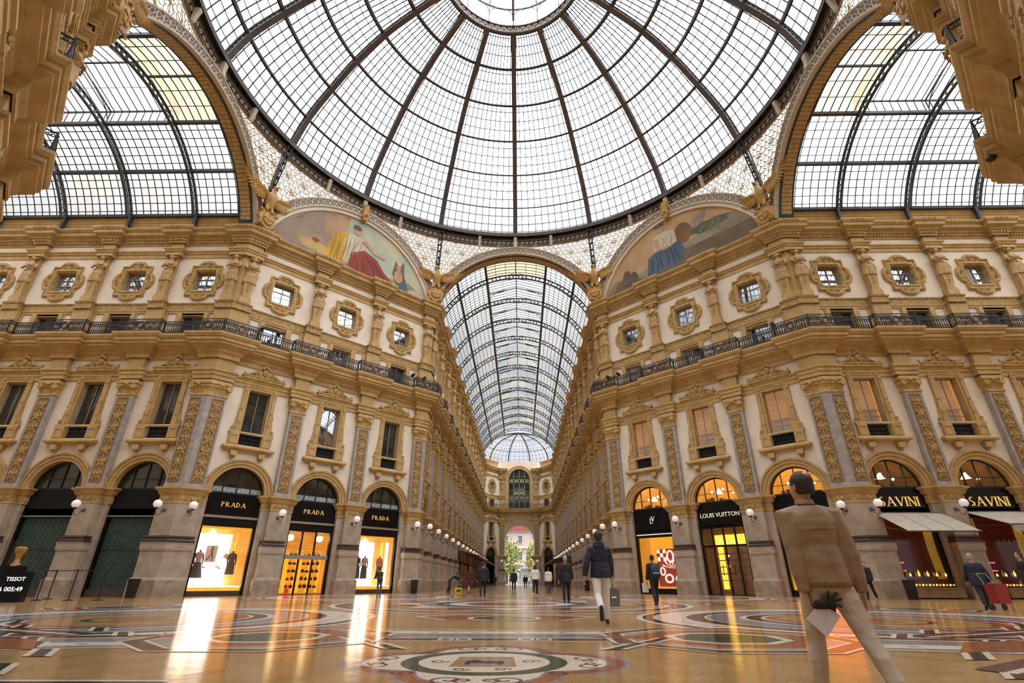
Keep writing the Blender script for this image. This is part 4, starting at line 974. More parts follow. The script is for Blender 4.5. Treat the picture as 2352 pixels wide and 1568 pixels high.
for i in range(1, 6):
    r_, z = DOMEP[i]; b = MB(); b.lathe([(r_+.05, z-.08), (r_+.05, z+.02), (r_+.45, z+.32), (r_+.5, z+.24)], (0, 0, 0), 96); b.f = b.f[:-2]; b.m = b.m[:-2]
    b.obj('purlin_ring', 'iron_grey', dome)
b = MB()
for k in range(16):
    for j in range(1, 11): vertical_bar(b, pB[::2]+[pB[-1]], pB2[::2]+[pB2[-1]], k*pi/8+j*pi/8/11, .032)
b.obj('glazing_bars', 'iron_blue', dome, label='thin glazing bars')
b = MB(); n = len(pG)
for i in range(0, n-1):
    if i % 4 == 0: continue
    r_, z = pB[i]; b.lathe([(r_-.02, z-.03), (r_+.05, z+.04), (r_, z+.09)], (0, 0, 0), 96); b.f = b.f[:-2]; b.m = b.m[:-2]
b.obj('glass_joints', 'joint_grey', dome, label='pale overlapping joints of the panes')
b = MB(); V = []; N = 96
for r_, z in pG: V += [(r_*sin(2*pi*k/N), r_*cos(2*pi*k/N), z) for k in range(N)]
b.add(V, [(i*N+k, i*N+(k+1) % N, (i+1)*N+(k+1) % N, (i+1)*N+k) for i in range(n-1) for k in range(N)]); b.obj('panes', 'dome_glass', dome, True)
# lantern
b = MB(); b.lathe([(5.50, 41.75), (5.42, 41.75), (5.42, 42.65), (5.60, 42.65), (5.60, 41.75)], (0, 0, 0), 64); b.f = b.f[:-2]; b.m = b.m[:-2]
for z in (41.75, 42.6): b.lathe([(5.42, z), (5.30, z+.02), (5.30, z+.12), (5.42, z+.14)], (0, 0, 0), 64); b.f = b.f[:-2]; b.m = b.m[:-2]
L1 = b.obj('lantern_ring', 'iron_grey', dome)
b = MB()
for k in range(64):
    a = 2*pi*k/64
    for q_ in range(2):
        z = 42.02+.38*q_; M = Matrix.Translation((5.36*cos(a+q_*.05), 5.36*sin(a+q_*.05), z)) @ Matrix.Rotation(a, 4, 'Z')
        b.join(MB().add([(0, .16*cos(t*pi/4), .16*sin(t*pi/4)) for t in range(8)]+[(-.01, .09*cos(t*pi/4), .09*sin(t*pi/4)) for t in range(8)], [(t, (t+1) % 8, 8+(t+1) % 8, 8+t) for t in range(8)]), M)
b.obj('lantern_lattice', 'cream_paint', dome, label='cream star lattice on the lantern ring')
b = MB()
for k in range(16):
    a = 2*pi*k/16; b.tube([(5.2*sin(a), 5.2*cos(a), 42.6), (5.2*sin(a), 5.2*cos(a), 44.6), (4.7*sin(a), 4.7*cos(a), 45.7), (3.2*sin(a), 3.2*cos(a), 46.6), (1.0*sin(a), 1.0*cos(a), 47.1)], .06, 4)
    for j in (1, 2, 3): a2 = a+j*pi/32; b.tube([(5.25*sin(a2), 5.25*cos(a2), 42.7), (5.25*sin(a2), 5.25*cos(a2), 44.6), (4.75*sin(a2), 4.75*cos(a2), 45.75)], .018, 4)
    for s in (-1, 1): b.tube([(5.15*sin(a+s*x), 5.15*cos(a+s*x), z) for x, z in ((.0, 43.6), (.04, 44.2), (.10, 44.5), (.19, 44.6))], .04, 4)
for r_, z in ((5.2, 44.62), (3.2, 46.6), (1.0, 47.1)): b.tube([(r_*cos(t*pi/24), r_*sin(t*pi/24), z) for t in range(49)], .08, 5)
b.tube([(0, -5.2, 43.2), (0, 5.2, 43.2)], .12, 6)
b.obj('lantern_frame', 'iron_grey', dome)
b = MB(); b.lathe([(5.3, 42.6), (5.3, 44.6), (4.8, 45.8), (3.25, 46.72), (.5, 47.25)], (0, 0, 0), 48); b.obj('lantern_panes', 'dome_glass', dome)
# springing ring with its scroll band
b = MB(); b.lathe([(18.35, 30.95), (18.35, 31.35), (18.75, 31.5), (19.0, 31.5), (19.0, 30.8), (18.6, 30.8)], (0, 0, 0), 128); b.f = b.f[:-2]; b.m = b.m[:-2]; b.obj('springing_ring', 'iron_grey', dome)
b = MB(); b.lathe([(18.78, 30.86), (18.78, 30.05), (18.98, 30.05), (18.98, 30.86)], (0, 0, 0), 128); b.f = b.f[:-2]; b.m = b.m[:-2]; b.obj('frieze_ring', 'iron_black', dome)
b = MB()
for k in range(264):
    a = 2*pi*(k+.5)/264; r_ = 18.72; P = [(x, z) for x, z in spiral(0, 30.42, .17, 1.3, pi, 1, 12, .12)]
    b.tube([(r_*sin(a)+x*cos(a), r_*cos(a)-x*sin(a), z) for x, z in P], .034, 3)
for z in (30.12, 30.72): b.lathe([(18.76, z), (18.74, z+.02), (18.76, z+.05)], (0, 0, 0), 128); b.f = b.f[:-2]; b.m = b.m[:-2]
b.obj('scroll_band', 'cream_paint', dome, label='running cream scroll under the dome ring')
for k in range(16):
    az = k*pi/8; b = MB(); M = Matrix.Rotation(-az, 4, 'Z')
    if k % 2 == 0:
        b.prism([(18.55, 31.0), (18.35, 30.8), (18.38, 30.2), (18.3, 29.7), (18.45, 29.6), (18.62, 29.8), (18.7, 30.9)], -.16, .16); o = MB().join(b, M @ Matrix.Rotation(pi/2, 4, 'Z')).obj('console', 'cream_paint', dome, label='cream console between arch and ring')
for k in range(32):
    if k % 4 in (1, 3):
        az = k*pi/16+.01*(1 if k % 4 == 3 else -1); b = MB().prism([(18.6, 30.85), (18.35, 30.8), (18.45, 30.3), (18.55, 29.7), (18.66, 29.7), (18.7, 30.85)], -.13, .13)
        MB().join(b, Matrix.Rotation(pi/2-az, 4, 'Z')).obj('console', 'cream_paint', dome)
# pendentives: pierced cream lattice between arches and ring, and the dark strut down to each corner
ZC = 21.2; RE = 8.5
def face(az):      # octagon side hit by azimuth (0 = +y, clockwise): returns point, offset along the side, half width
    best = None
    for k in range(8):
        n = (sin(k*pi/4), cos(k*pi/4)); D = A if k % 2 == 0 else (A+S)/sqrt(2); h = S if k % 2 == 0 else DIAG/2
        c = n[0]*sin(az)+n[1]*cos(az)
        if c <= 0: continue
        t = D/c; x, y = t*sin(az), t*cos(az); s = x*n[1]-y*n[0]
        if abs(s) <= h+1e-6 and (best is None or t < best[3]): best = ((x, y), s, h, t)
    return best
for k in range(8):
    cz = (k+.5)*pi/4; corner_az = None
    # true corner azimuth
    corners = [math.atan2(S, A), math.atan2(A, S)]
    base = (k//2)*pi/2; ca = base+corners[k % 2]
    cx_, cy_ = 20.07*sin(ca), 20.07*cos(ca)
    root = empty('pendentive_screen', (cx_, cy_, 24.6), 0, 'x', 'screen')
    b = MB(); rings = MB(); inv = Matrix.Translation((-cx_, -cy_, -24.6)); a0, a1 = ca-.36, ca+.36; hx = .46; rows = int(7/(hx*.87)); R_ = 18.9
    def inside(az, z):
        f = face(az)
        if not f or z > 30.25: return None
        ex = RE**2-f[1]**2
        if ex <= 0 or z < ZC+sqrt(ex)+.02 or z < 25.3: return None
        t = (z-24.6)/(31-24.6); rad = math.hypot(*f[0])*(1-t)+18.85*t-.02
        return (rad*sin(az), rad*cos(az), z)
    for i in range(rows):
        z = 25.3+i*hx*.87; m = int((a1-a0)*R_/hx)
        for j in range(m):
            az = a0+(j+.5*(i % 2))*hx/R_; c = inside(az, z)
            if not c: continue
            big = (i % 3 == 0 and (j-(i//3) % 2) % 3 == 0); r2 = .235; r1 = .12 if big else .15
            t = MB().add([(r2*cos(q_*pi/5), 0, r2*sin(q_*pi/5)) for q_ in range(10)]+[(r1*cos(q_*pi/5), -.02, r1*sin(q_*pi/5)) for q_ in range(10)], [(q_, (q_+1) % 10, 10+(q_+1) % 10, 10+q_) for q_ in range(10)])
            if big:
                for q_ in range(6): t.tube([(0, -.02, 0), (.6*cos(q_*pi/3), -.02, .6*sin(q_*pi/3))], .032, 3)
            rings.join(t, inv @ Matrix.Translation(c) @ Matrix.Rotation(-az, 4, 'Z'))
    rings.obj('star_lattice', 'lattice_gold', root, label='pierced star lattice, cream with daylight behind')
    # rim along the arches
    P = []
    M = 24; up = MB()
    for j in range(M+1):
        az = a0+(a1-a0)*j/M; f = face(az); ex = RE**2-f[1]**2; z = max(24.7, ZC+(sqrt(ex) if ex > 0 else 0)); rad = math.hypot(*f[0])-.02; P.append((rad*sin(az), rad*cos(az), z))
    up.tube([tuple(inv @ Vector(p)) for p in P], .09, 4); up.tube([tuple(inv @ Vector((18.86*sin(a0+(a1-a0)*j/M), 18.86*cos(a0+(a1-a0)*j/M), 30.1))) for j in range(M+1)], .09, 4)
    up.obj('rim', 'gold_paint', root)
    gb = MB(); V = []; nn = 14
    for j in range(nn+1):
        az = a0+(a1-a0)*j/nn; f = face(az); ex = RE**2-f[1]**2; zl = max(24.8, ZC+(sqrt(ex) if ex > 0 else 0)); rad = math.hypot(*f[0])+.12
        V += [tuple(inv @ Vector((rad*sin(az), rad*cos(az), zl))), tuple(inv @ Vector((19.0*sin(az), 19.0*cos(az), 30.6)))]
    gb.add(V, [(2*j, 2*j+2, 2*j+3, 2*j+1) for j in range(nn)]); gb.obj('panes', 'dome_glass', root)
    st = MB(); d0 = Vector((18.55*sin(ca), 18.55*cos(ca), 31.0)); d1 = Vector((19.75*sin(ca), 19.75*cos(ca), 25.2))
    for s in (-1, 1):
        t = Vector((cos(ca), -sin(ca), 0))*(.16*s); st.tube([inv @ (d0+t), inv @ (d0*.45+d1*.55+t*.95), inv @ (d1+t*.5)], .06, 4)
        t2 = Vector((sin(ca), cos(ca), 0))*.32; st.tube([inv @ (d0+t+t2), inv @ (d1+t*.5+t2*.5)], .06, 4)
    for q_ in range(9): p = d0.lerp(d1, (q_+.5)/9); st.box((inv @ p).x-.12, (inv @ p).x+.12, (inv @ p).y-.12, (inv @ p).y+.12, (inv @ p).z-.03, (inv @ p).z+.03)
    st.obj('strut', 'iron_blue', root, label='dark iron strut running down to the corner')
    side = 'left' if sin(ca) < 0 else 'right'; fb_ = 'far' if cos(ca) > 0 else 'near'; arm_ = 'the central arm' if abs(cos(ca)) > abs(sin(ca)) else 'the %s arm' % side
    tag(root, 'pierced lattice screen, %s %s above, next to %s' % (fb_, side, arm_ if fb_ == 'far' or abs(cos(ca)) < abs(sin(ca)) else 'arm behind the viewer'), 'screen', 'pierced screens under the dome')
# great arches on the octagon sides
def big_arch(hw, soffit):
    root = empty('great_arch', label='x', cat='arch'); n = 56
    def P(r, lim=hw-.03):
        out = []
        for x, z in arc(0, ZC, r, 160, 20, n): out.append((max(-lim, min(lim, x)), max(z, 23.4)))
        return out
    b = MB(); b.frame(P(RE), P(7.75), -.18, .10, closed=False); b.obj('face_band', 'cream_paint', root, label='cream painted face band')
    b = MB()
    for r0_, r1_ in ((RE+.02, RE-.09), (7.84, 7.72)): b.frame(P(r0_), P(r1_), -.24, -.1, closed=False)
    b.obj('edge_moulding', 'cream_paint', root)
    b = MB(); m = 36
    for k in range(m):
        a = radians(154-128*k/(m-1)); x, z = 8.12*cos(a), ZC+8.12*sin(a)
        if abs(x) > hw-.15 or z < 24.6: continue
        for q_ in range(8):
            t = q_*pi/4; b.join(MB().add([(.04*cos(t), 0, .04*sin(t)), (.15*cos(t+.25), 0, .15*sin(t+.25)), (.22*cos(t), -.01, .22*sin(t)), (.15*cos(t-.25), 0, .15*sin(t-.25))], [(0, 1, 2, 3)]), Matrix.Translation((x, -.195, z)))
        for s in (-1, 1):
            a2 = a+s*.033; 
            for rr_ in (7.93, 8.31): b.ball((rr_*cos(a2), -.19, ZC+rr_*sin(a2)), .06, 5, sz=(1, .2, 1))
    b.obj('rosettes', 'iron_black', root, label='row of black rosettes')
    if soffit:
        b = MB(); b.frame(P(7.80), P(7.70), .10, 1.1, closed=False); b.obj('soffit', 'iron_blue', root)
        b = MB()
        for k in range(62):
            a = radians(157-134*k/61); x, z = 7.69*cos(a), ZC+7.69*sin(a)
            if z < 23.8: continue
            t = MB().box(-.13, .13, .25, .95, -.01, .03); b.join(t, Matrix.Translation((x, 0, z)) @ Matrix.Rotation(pi/2-a, 4, 'Y'))
        b.obj('soffit_panels', 'ochre_relief', root, label='square ochre panels under the arch')
        b = MB()
        for s in (-1, 1):
            b.box(s*(hw-.02)-.25, s*(hw-.02)+.25, .15, 1.1, 23.35, 25.0)
        b.obj('foot', 'iron_blue', root)
        b = MB()
        for s in (-1, 1):
            for k in range(3): x0, x1 = sorted((s*(hw-.30), s*(hw-.26))); b.box(x0, x1, .35, .9, 23.5+.5*k, 23.9+.5*k)
        b.obj('foot_panels', 'ochre_relief', root)
    return root
for th, (x, y), nm in ((0, (0, A), 'central arm ahead'), (pi/2, (-A, 0), 'left arm'), (-pi/2, (A, 0), 'right arm'), (pi, (0, -A), 'arm behind the viewer')):
    r = big_arch(S, True); r.location = (x, y, 0); r.rotation_euler = (0, 0, th); tag(r, 'patterned iron arch spanning the mouth of the %s' % nm, 'arch', 'great arches of the octagon')
# lunettes on the diagonal sides: painting, its frame, and the wall behind
def lunette(which):
    hw = DIAG/2; a = big_arch(hw, False); n = 48
    w_ = MB(); P = [(x, max(z, 23.3)) for x, z in arc(0, ZC, RE-.1, 164, 16, n)]; P = [(max(-hw, min(hw, x)), z) for x, z in P]
    w_.prism(P[::-1], .05, .5); w_.obj('backing_wall', 'ochre', a)
    f = MB(); P0 = [(x, max(z, 23.3)) for x, z in arc(0, ZC, 7.74, 164, 16, n)]; P1 = [(x*7.42/7.74, max(z*1., 23.3)) for x, z in arc(0, ZC, 7.74, 164, 16, n)]; P1 = [(x, max(23.3, z)) for x, z in arc(0, ZC, 7.42, 163.5, 16.5, n)]
    f.frame(P0, P1, -.12, .08, closed=False); f.obj('inner_frame', 'stucco', a, label='plain cream inner frame')
    # painting: generic allegory in the picture's colours
    root = empty('lunette_painting', label='x', cat='painting'); y = [0.028]
    SC_ = [(x, max(23.32, z)) for x, z in arc(0, ZC, 7.44, 163.3, 16.7, 48)]
    def inn(x, z): return x*x+(z-ZC)**2 < 7.36**2 and z > 23.32
    b = MB(); b.prism(SC_[::-1], .03, .05, 0); root2 = b.obj('painted_sky', 'paint_sky_'+which, root)
    def shape(nm, P, m):
        y[0] -= .0015; Q = []
        for x, z in P:
            z = max(23.33, z); r_ = math.hypot(x, z-ZC)
            if r_ > 7.36: x, z = x*7.36/r_, max(23.33, ZC+(z-ZC)*7.36/r_)
            Q.append((x, z))
        MB().prism(Q, y[0]-.001, y[0]+.001).obj(nm, m, root)
    def blob(cx, cz, rx, rz, n=16, seed=0, j=.12):
        rn = random.Random(seed); return [(cx+rx*cos(2*pi*k/n)*(1+rn.uniform(-j, j)), cz+rz*sin(2*pi*k/n)*(1+rn.uniform(-j, j))) for k in range(n)]
    def folds(nm, P0_, P1_, n_, w_, m):
        for k_ in range(n_):
            t = (k_+.5)/n_; a = (P0_[0][0]*(1-t)+P0_[1][0]*t, P0_[0][1]*(1-t)+P0_[1][1]*t); c_ = (P1_[0][0]*(1-t)+P1_[1][0]*t, P1_[0][1]*(1-t)+P1_[1][1]*t); m_ = ((a[0]+c_[0])/2+.15*sin(k_*2.3), (a[1]+c_[1])/2+.1*cos(k_*1.7))
            shape(nm, [(a[0]-w_*.3, a[1]), (a[0]+w_*.3, a[1]), (m_[0]+w_, m_[1]), (c_[0]+w_*.5, c_[1]), (c_[0]-w_*.5, c_[1]), (m_[0]-w_*.4, m_[1])], m)
    if which == 'left':
        shape('painted_wall', [(-7.3, 23.3), (-7.0, 25.2), (-5.2, 27.2), (-3.0, 28.0), (-2.2, 27.6), (-1.9, 25.5), (-2.6, 23.3)], 'paint_stone')
        shape('painted_column', [(-3.3, 28.4), (-1.0, 28.6), (-1.25, 26.0), (-3.0, 25.9)], 'paint_column')
        shape('painted_boat', [(-5.0, 24.6), (-3.4, 24.9), (-1.9, 24.4), (-2.3, 23.9), (-4.4, 24.0)], 'paint_gold')
        shape('painted_ground', [(-6.9, 23.3), (-5, 23.9), (-2, 23.9), (1, 24.2), (3.2, 24.3), (5.0, 24.6), (7.0, 23.9), (7.1, 23.3)], 'paint_earth')
        shape('painted_yellow_mantle', [(-2.6, 23.4), (-2.5, 25.2), (-1.9, 26.5), (-1.1, 26.9), (-.5, 26.3), (-.9, 25.0), (-1.0, 23.6)], 'paint_yellow')
        shape('painted_tunic', [(-1.2, 24.2), (-1.2, 26.2), (-.8, 27.0), (.3, 27.0), (.8, 26.2), (.5, 25.2), (-.2, 24.0)], 'paint_cream')
        shape('painted_red_skirt', [(-.7, 23.9), (-.5, 25.2), (.6, 25.9), (1.8, 25.5), (2.6, 24.6), (3.6, 23.9), (2.2, 23.5), (.4, 23.5)], 'paint_red')
        folds('painted_folds', [(-.4, 25.1), (1.6, 25.5)], [(.0, 23.7), (3.2, 23.9)], 6, .09, 'paint_red_dark'); folds('painted_folds', [(-2.1, 26.4), (-.9, 26.6)], [(-2.4, 23.7), (-1.2, 23.8)], 4, .09, 'paint_yellow_dark'); folds('painted_folds', [(-.9, 26.6), (.5, 26.5)], [(-1.0, 24.6), (.0, 25.2)], 4, .06, 'paint_stone')
        for zz_ in (24.6, 25.6, 26.6): folds('painted_joint', [(-6.6, zz_-.6), (-6.5, zz_-.6)], [(-3.2, zz_+.1), (-3.1, zz_+.1)], 1, .03, 'paint_brown')
        shape('painted_legs', [(3.7, 24.4), (4.1, 24.3), (4.5, 23.7), (4.2, 23.5), (3.9, 24.0)], 'paint_green'); shape('painted_tambourine', blob(-3.5, 24.9, .3, .18, 12, 31, .1), 'paint_red')
        shape('painted_arm', [(.2, 26.6), (.9, 26.3), (1.5, 25.9), (2.6, 25.8), (2.6, 26.0), (1.6, 26.2), (.6, 26.9)], 'paint_skin')
        shape('painted_head', blob(-.2, 27.5, .36, .46, 14, 1, .04), 'paint_skin'); shape('painted_hair', blob(-.3, 27.75, .38, .28, 12, 2, .08), 'paint_brown')
        shape('painted_wings', [(3.4, 24.9), (3.6, 26.3), (4.0, 25.6), (4.4, 26.5), (4.6, 25.0), (5.0, 24.0), (4.0, 24.2)], 'paint_brown')
        shape('painted_child', blob(4.0, 24.8, .42, .62, 14, 3, .08), 'paint_skin'); shape('painted_child_head', blob(3.95, 25.65, .22, .26, 12, 4, .03), 'paint_skin'); shape('painted_globe', blob(4.5, 23.9, .5, .5, 16, 5, .0), 'paint_blue')
        shape('painted_flowers', blob(6.0, 23.8, .8, .35, 18, 6, .3), 'paint_cream')
    else:
        shape('painted_hills', [(-7.2, 23.3), (-5.8, 24.9), (-3.6, 24.6), (-1, 25.1), (2, 25.8), (5, 26.4), (6.6, 25.0), (7.1, 23.3)], 'paint_earth')
        shape('painted_smoke', [(1.2, 25.8), (2.0, 27.4), (3.4, 28.3), (3.1, 27.2), (2.2, 25.9)], 'paint_stone')
        shape('painted_bushes', blob(3.2, 26.2, 1.7, .5, 20, 7, .2), 'paint_green')
        shape('painted_rocks', [(-6.8, 23.4), (-5.0, 24.4), (-2.4, 24.0), (0, 24.2), (.8, 25.0), (6.5, 25.2), (6.9, 23.3)], 'paint_brown')
        shape('painted_barrel', blob(1.0, 26.6, .8, 1.0, 16, 8, .04), 'paint_wood')
        shape('painted_blue_skirt', [(-2.6, 24.0), (-2.4, 25.6), (-1.2, 26.2), (.6, 26.1), (1.0, 25.0), (.2, 24.0)], 'paint_blue')
        shape('painted_blouse', [(-1.8, 26.0), (-1.7, 27.4), (-.8, 27.7), (.3, 27.3), (.4, 26.1), (-.6, 25.8)], 'paint_cream')
        folds('painted_folds', [(-2.2, 25.5), (.3, 26.0)], [(-2.4, 24.2), (.7, 24.4)], 6, .09, 'paint_blue_dark'); folds('painted_folds', [(-1.4, 27.3), (.1, 27.1)], [(-1.5, 26.2), (.1, 26.1)], 4, .05, 'paint_stone'); folds('painted_smoke', [(2.6, 26.4), (5.6, 26.2)], [(2.0, 25.9), (5.8, 25.2)], 5, .12, 'paint_earth')
        shape('painted_arm', [(-1.7, 27.2), (-1.4, 27.3), (-1.1, 26.3), (-.3, 26.0), (-.4, 25.8), (-1.4, 26.0)], 'paint_skin')
        shape('painted_head', blob(-.9, 28.0, .34, .40, 14, 9, .04), 'paint_skin'); shape('painted_hat', blob(-.95, 28.35, .46, .2, 12, 10, .05), 'paint_brown')
        for k, (x, z) in enumerate(((-4.6, 24.7), (-3.9, 24.3), (-5.4, 23.9))): shape('painted_worker', blob(x, z, .42, .8, 14, 11+k, .1), 'paint_brown'); shape('painted_worker_head', blob(x+.1, z+.95, .2, .24, 10, 20+k, .03), 'paint_skin')
    return a, root
for nm, which, lab in (('left_diagonal', 'left', 'lunette painting with a seated figure in yellow and red'), ('right_diagonal', 'right', 'lunette painting with a figure in white and blue on a hill'),
                       ('near_left_diagonal', 'left', 'lunette painting on the near left side'), ('near_right_diagonal', 'right', 'lunette painting on the near right side')):
    if nm.startswith('near'):
        P0, th, L, _ = SEG[nm]; a = big_arch(DIAG/2, False); x, y = pt(P0, th, L/2, -.0); a.location = (x, y, 0); a.rotation_euler = (0, 0, th); tag(a, 'patterned iron arch over the blank %s wall' % nm.replace('_', ' '), 'arch', 'great arches of the octagon')
        MB().prism([(max(-L/2, min(L/2, x_)), max(z, 23.3)) for x_, z in arc(0, ZC, RE-.1, 164, 16, 48)][::-1], .05, .5).obj('backing_wall', 'ochre', a); continue
    P0, th, L, _ = SEG[nm]; a, p_ = lunette(which); x, y = pt(P0, th, L/2, 0)
    for o in (a, p_): o.location = (x, y, 0); o.rotation_euler = (0, 0, th)
    b = MB(); b.prism([(-.2, 30.1), (.2, 30.1), (.24, 29.2), (.3, 28.9), (.12, 28.45), (-.12, 28.45), (-.3, 28.9), (-.24, 29.2)], -.55, .0); b.tube([(x, -.56, z) for x, z in spiral(0, 28.9, .2, 1.2, 0, 1, 10)], .05, 5); b.obj('keystone_bracket', 'gold_paint', a)
    tag(a, 'patterned iron arch framing the %s lunette painting' % which, 'arch', 'great arches of the octagon'); tag(p_, lab, 'painting')
# glass barrel vaults of the arms
def vault(L, first, monitor=True):
    root = empty('glass_vault', label='x', cat='glass roof'); R1, R2, RG = 8.00, 8.46, 8.66; a_b = math.degrees(math.asin((24.85-ZC)/RG)); a_m = math.degrees(math.acos(3.1/RG))
    nb = int(round((L-first)/BP)); ys = [first+BP*k for k in range(nb+1)]
    ys = [y for y in ys if y <= L+.01]
    for y in ys:
        b = MB(); n = 44; P = lambda r, e=0: arc(0, ZC, r, 180-a_b+e, a_b-e, n)
        b.frame(P(R1+.06), P(R1-.03), y-.09, y+.09, closed=False); b.frame(P(R2+.04), P(R2-.04), y-.09, y+.09, closed=False)
        for k in range(27):
            a = radians(a_b+(180-2*a_b)*(k+.5)/27)
            for e in ((-.006, .006) if k % 2 else (0,)): t = MB().box(-.06, .06, -.06, .06, R1+.05, R2-.02); b.join(t, Matrix.Translation((0, y, ZC)) @ Matrix.Rotation(pi/2-a-e*6, 4, 'Y'))
        for s in (-1, 1): b.box(s*7.62-.12, s*7.62+.12, y-.1, y+.1, 23.35, 24.9)
        if monitor and y > 1:
            for s in (-1, 1):
                P_ = [(s*3.05, 28.75), (s*3.05, 30.3), (s*1.1, 30.85)]; b.tube([(x, y, z) for x, z in P_], .05, 4)
                b.tube([(s*3.0, y, 29.6), (s*2.75, y, 30.05), (s*2.2, y, 30.4), (s*1.2, y, 30.75)], .035, 4)
                for k in range(3): b.tube([(x, y, z) for x, z in spiral(s*(2.8-.28*k), 30.28+.10*k, .13, 1, 0, s, 7)], .018, 3)
            b.tube([(-3.0, y, 30.3), (0, y, 31.1), (3.0, y, 30.3)], .05, 4)
        b.obj('truss', 'iron_blue', root, label='ladder-patterned arched truss')
    b = MB()
    for a in (a_b+1, 47.0, a_m, 180-a_m, 133.0, 179-a_b): t = radians(a); x, z = (RG-.16)*cos(t), ZC+(RG-.16)*sin(t); b.box(x-.11, x+.11, 1.0, L, z-.11, z+.11)
    b.box(-.05, .05, 1.0, ys[0] if monitor else L, ZC+RG-.2, ZC+RG-.05)
    if monitor:
        for x in (-3.05, 3.05): b.box(x-.05, x+.05, ys[0], L, 30.25, 30.35)
        b.box(-.05, .05, ys[0], L, 31.1, 31.2)
    b.obj('purlins', 'iron_blue', root)
    b = MB(); n = int(L/.54); rows = 11
    for k in range(n):
        y = 1.1+k*.54
        if y > L: break
        for a0, a1 in ((a_b, a_m), (180-a_m, 180-a_b)): P = arc(0, ZC, RG-.05, a0, a1, 10); b.tube([(x, y, z) for x, z in P], .036, 3)
        if y < first or not monitor: b.tube([(x, y, z) for x, z in arc(0, ZC, RG-.05, a_m, 180-a_m, 8)], .04, 3)
        elif monitor: b.tube([(-3.05, y, 29.3), (-3.05, y, 30.3), (0, y, 31.15), (3.05, y, 30.3), (3.05, y, 29.3)], .04, 3)
    for a0, a1 in ((a_b, a_m), (180-a_m, 180-a_b)):
        for k in range(1, rows+1): t = radians(a0+(a1-a0)*k/(rows+1)); x, z = (RG-.04)*cos(t), ZC+(RG-.04)*sin(t); b.tube([(x, 1, z), (x, L, z)], .036, 3)
    for k in range(1, 6): t = radians(a_m+(180-2*a_m)*k/6); b.tube([((RG-.04)*cos(t), 1, ZC+(RG-.04)*sin(t)), ((RG-.04)*cos(t), ys[0], ZC+(RG-.04)*sin(t))], .03, 3)
    if monitor:
        for x, z in ((-1.5, 30.73), (1.5, 30.73)): b.tube([(x, ys[0], z), (x, L, z)], .02, 3)
    b.obj('glazing_bars', 'iron_black', root, label='thin glazing bars')
    b = MB()
    for a0, a1 in ((a_b, a_m), (180-a_m, 180-a_b)):
        P = arc(0, ZC, RG, a0, a1, 12); b.add([(x, y, z) for y in (1.0, L) for x, z in P], [(i, i+1, 14+i, 13+i) for i in range(12)])
    if monitor:
        for x in (-3.05, 3.05): b.add([(x, ys[0], 29.25), (x, L, 29.25), (x, L, 30.3), (x, ys[0], 30.3)], [(0, 1, 2, 3)])
        for s in (-1, 1): b.add([(s*3.4, ys[0], 30.25), (s*3.4, L, 30.25), (0, L, 31.2), (0, ys[0], 31.2)], [(0, 1, 2, 3)])
    b.obj('panes', 'vault_glass', root, True)
    b = MB(); P = arc(0, ZC, RG, a_m, 180-a_m, 12); e = ys[0] if monitor else L
    b.add([(x, y, z) for y in (1.0, e) for x, z in P], [(i, i+1, 14+i, 13+i) for i in range(12)]); b.obj('stained_panes', 'stained_glass', root, label='yellowed panes of the first bay')
    return root
v = vault(BP*14-1.0, 4.6); v.location = (0, A, 0); tag(v, 'long glass barrel vault over the central arm', 'glass roof')
v = vault(SIDE, 4.6); v.location = (-A, 0, 0); v.rotation_euler = (0, 0, pi/2); tag(v, 'glass barrel vault over the left arm', 'glass roof')
v = vault(SIDE, 4.6); v.location = (A, 0, 0); v.rotation_euler = (0, 0, -pi/2); tag(v, 'glass barrel vault over the right arm', 'glass roof')
v = vault(16, 4.6); v.location = (0, -A, 0); v.rotation_euler = (0, 0, pi); tag(v, 'glass barrel vault over the arm behind the viewer', 'glass roof')
# glazed half dome over the far end
hd = empty('half_dome', (0, A+BP*14-1.0, 0), 0, 'glazed half dome closing the far end of the central arm', 'glass roof')
yc = 0; R_ = 7.95; H_ = 29.7-24.85; ribs = MB(); gl = MB(); bars = MB(); N = 24; K = 10
def hp(a, t): c = cos(t*pi/2); return (R_*c*cos(a), (R_*1.0-.2)*c*sin(a), 24.85+H_*sin(t*pi/2))
for k in range(6): a = pi*k/5; ribs.tube([hp(a, j/10) for j in range(11)], .13, 5)
for j in (3.3, 6.6): ribs.tube([hp(pi*k/N, j/10) for k in range(N+1)], .06, 4)
ribs.tube([hp(0, j/14) for j in range(15)], .16, 5); ribs.tube([hp(pi, j/14) for j in range(15)], .16, 5); ribs.obj('ribs', 'iron_blue', hd)
for k in range(N+1): bars.tube([hp(pi*k/N, j/10) for j in range(11)], .03, 3)
for j in range(0, 10): bars.tube([hp(pi*k/N, j/10) for k in range(N+1)], .03, 3)
bars.obj('glazing_bars', 'iron_black', hd)
V = [hp(pi*k/N, j/K) for j in range(K+1) for k in range(N+1)]; gl.add(V, [(j*(N+1)+k, j*(N+1)+k+1, (j+1)*(N+1)+k+1, (j+1)*(N+1)+k) for j in range(K) for k in range(N)]); gl.obj('panes', 'vault_glass', hd, True)

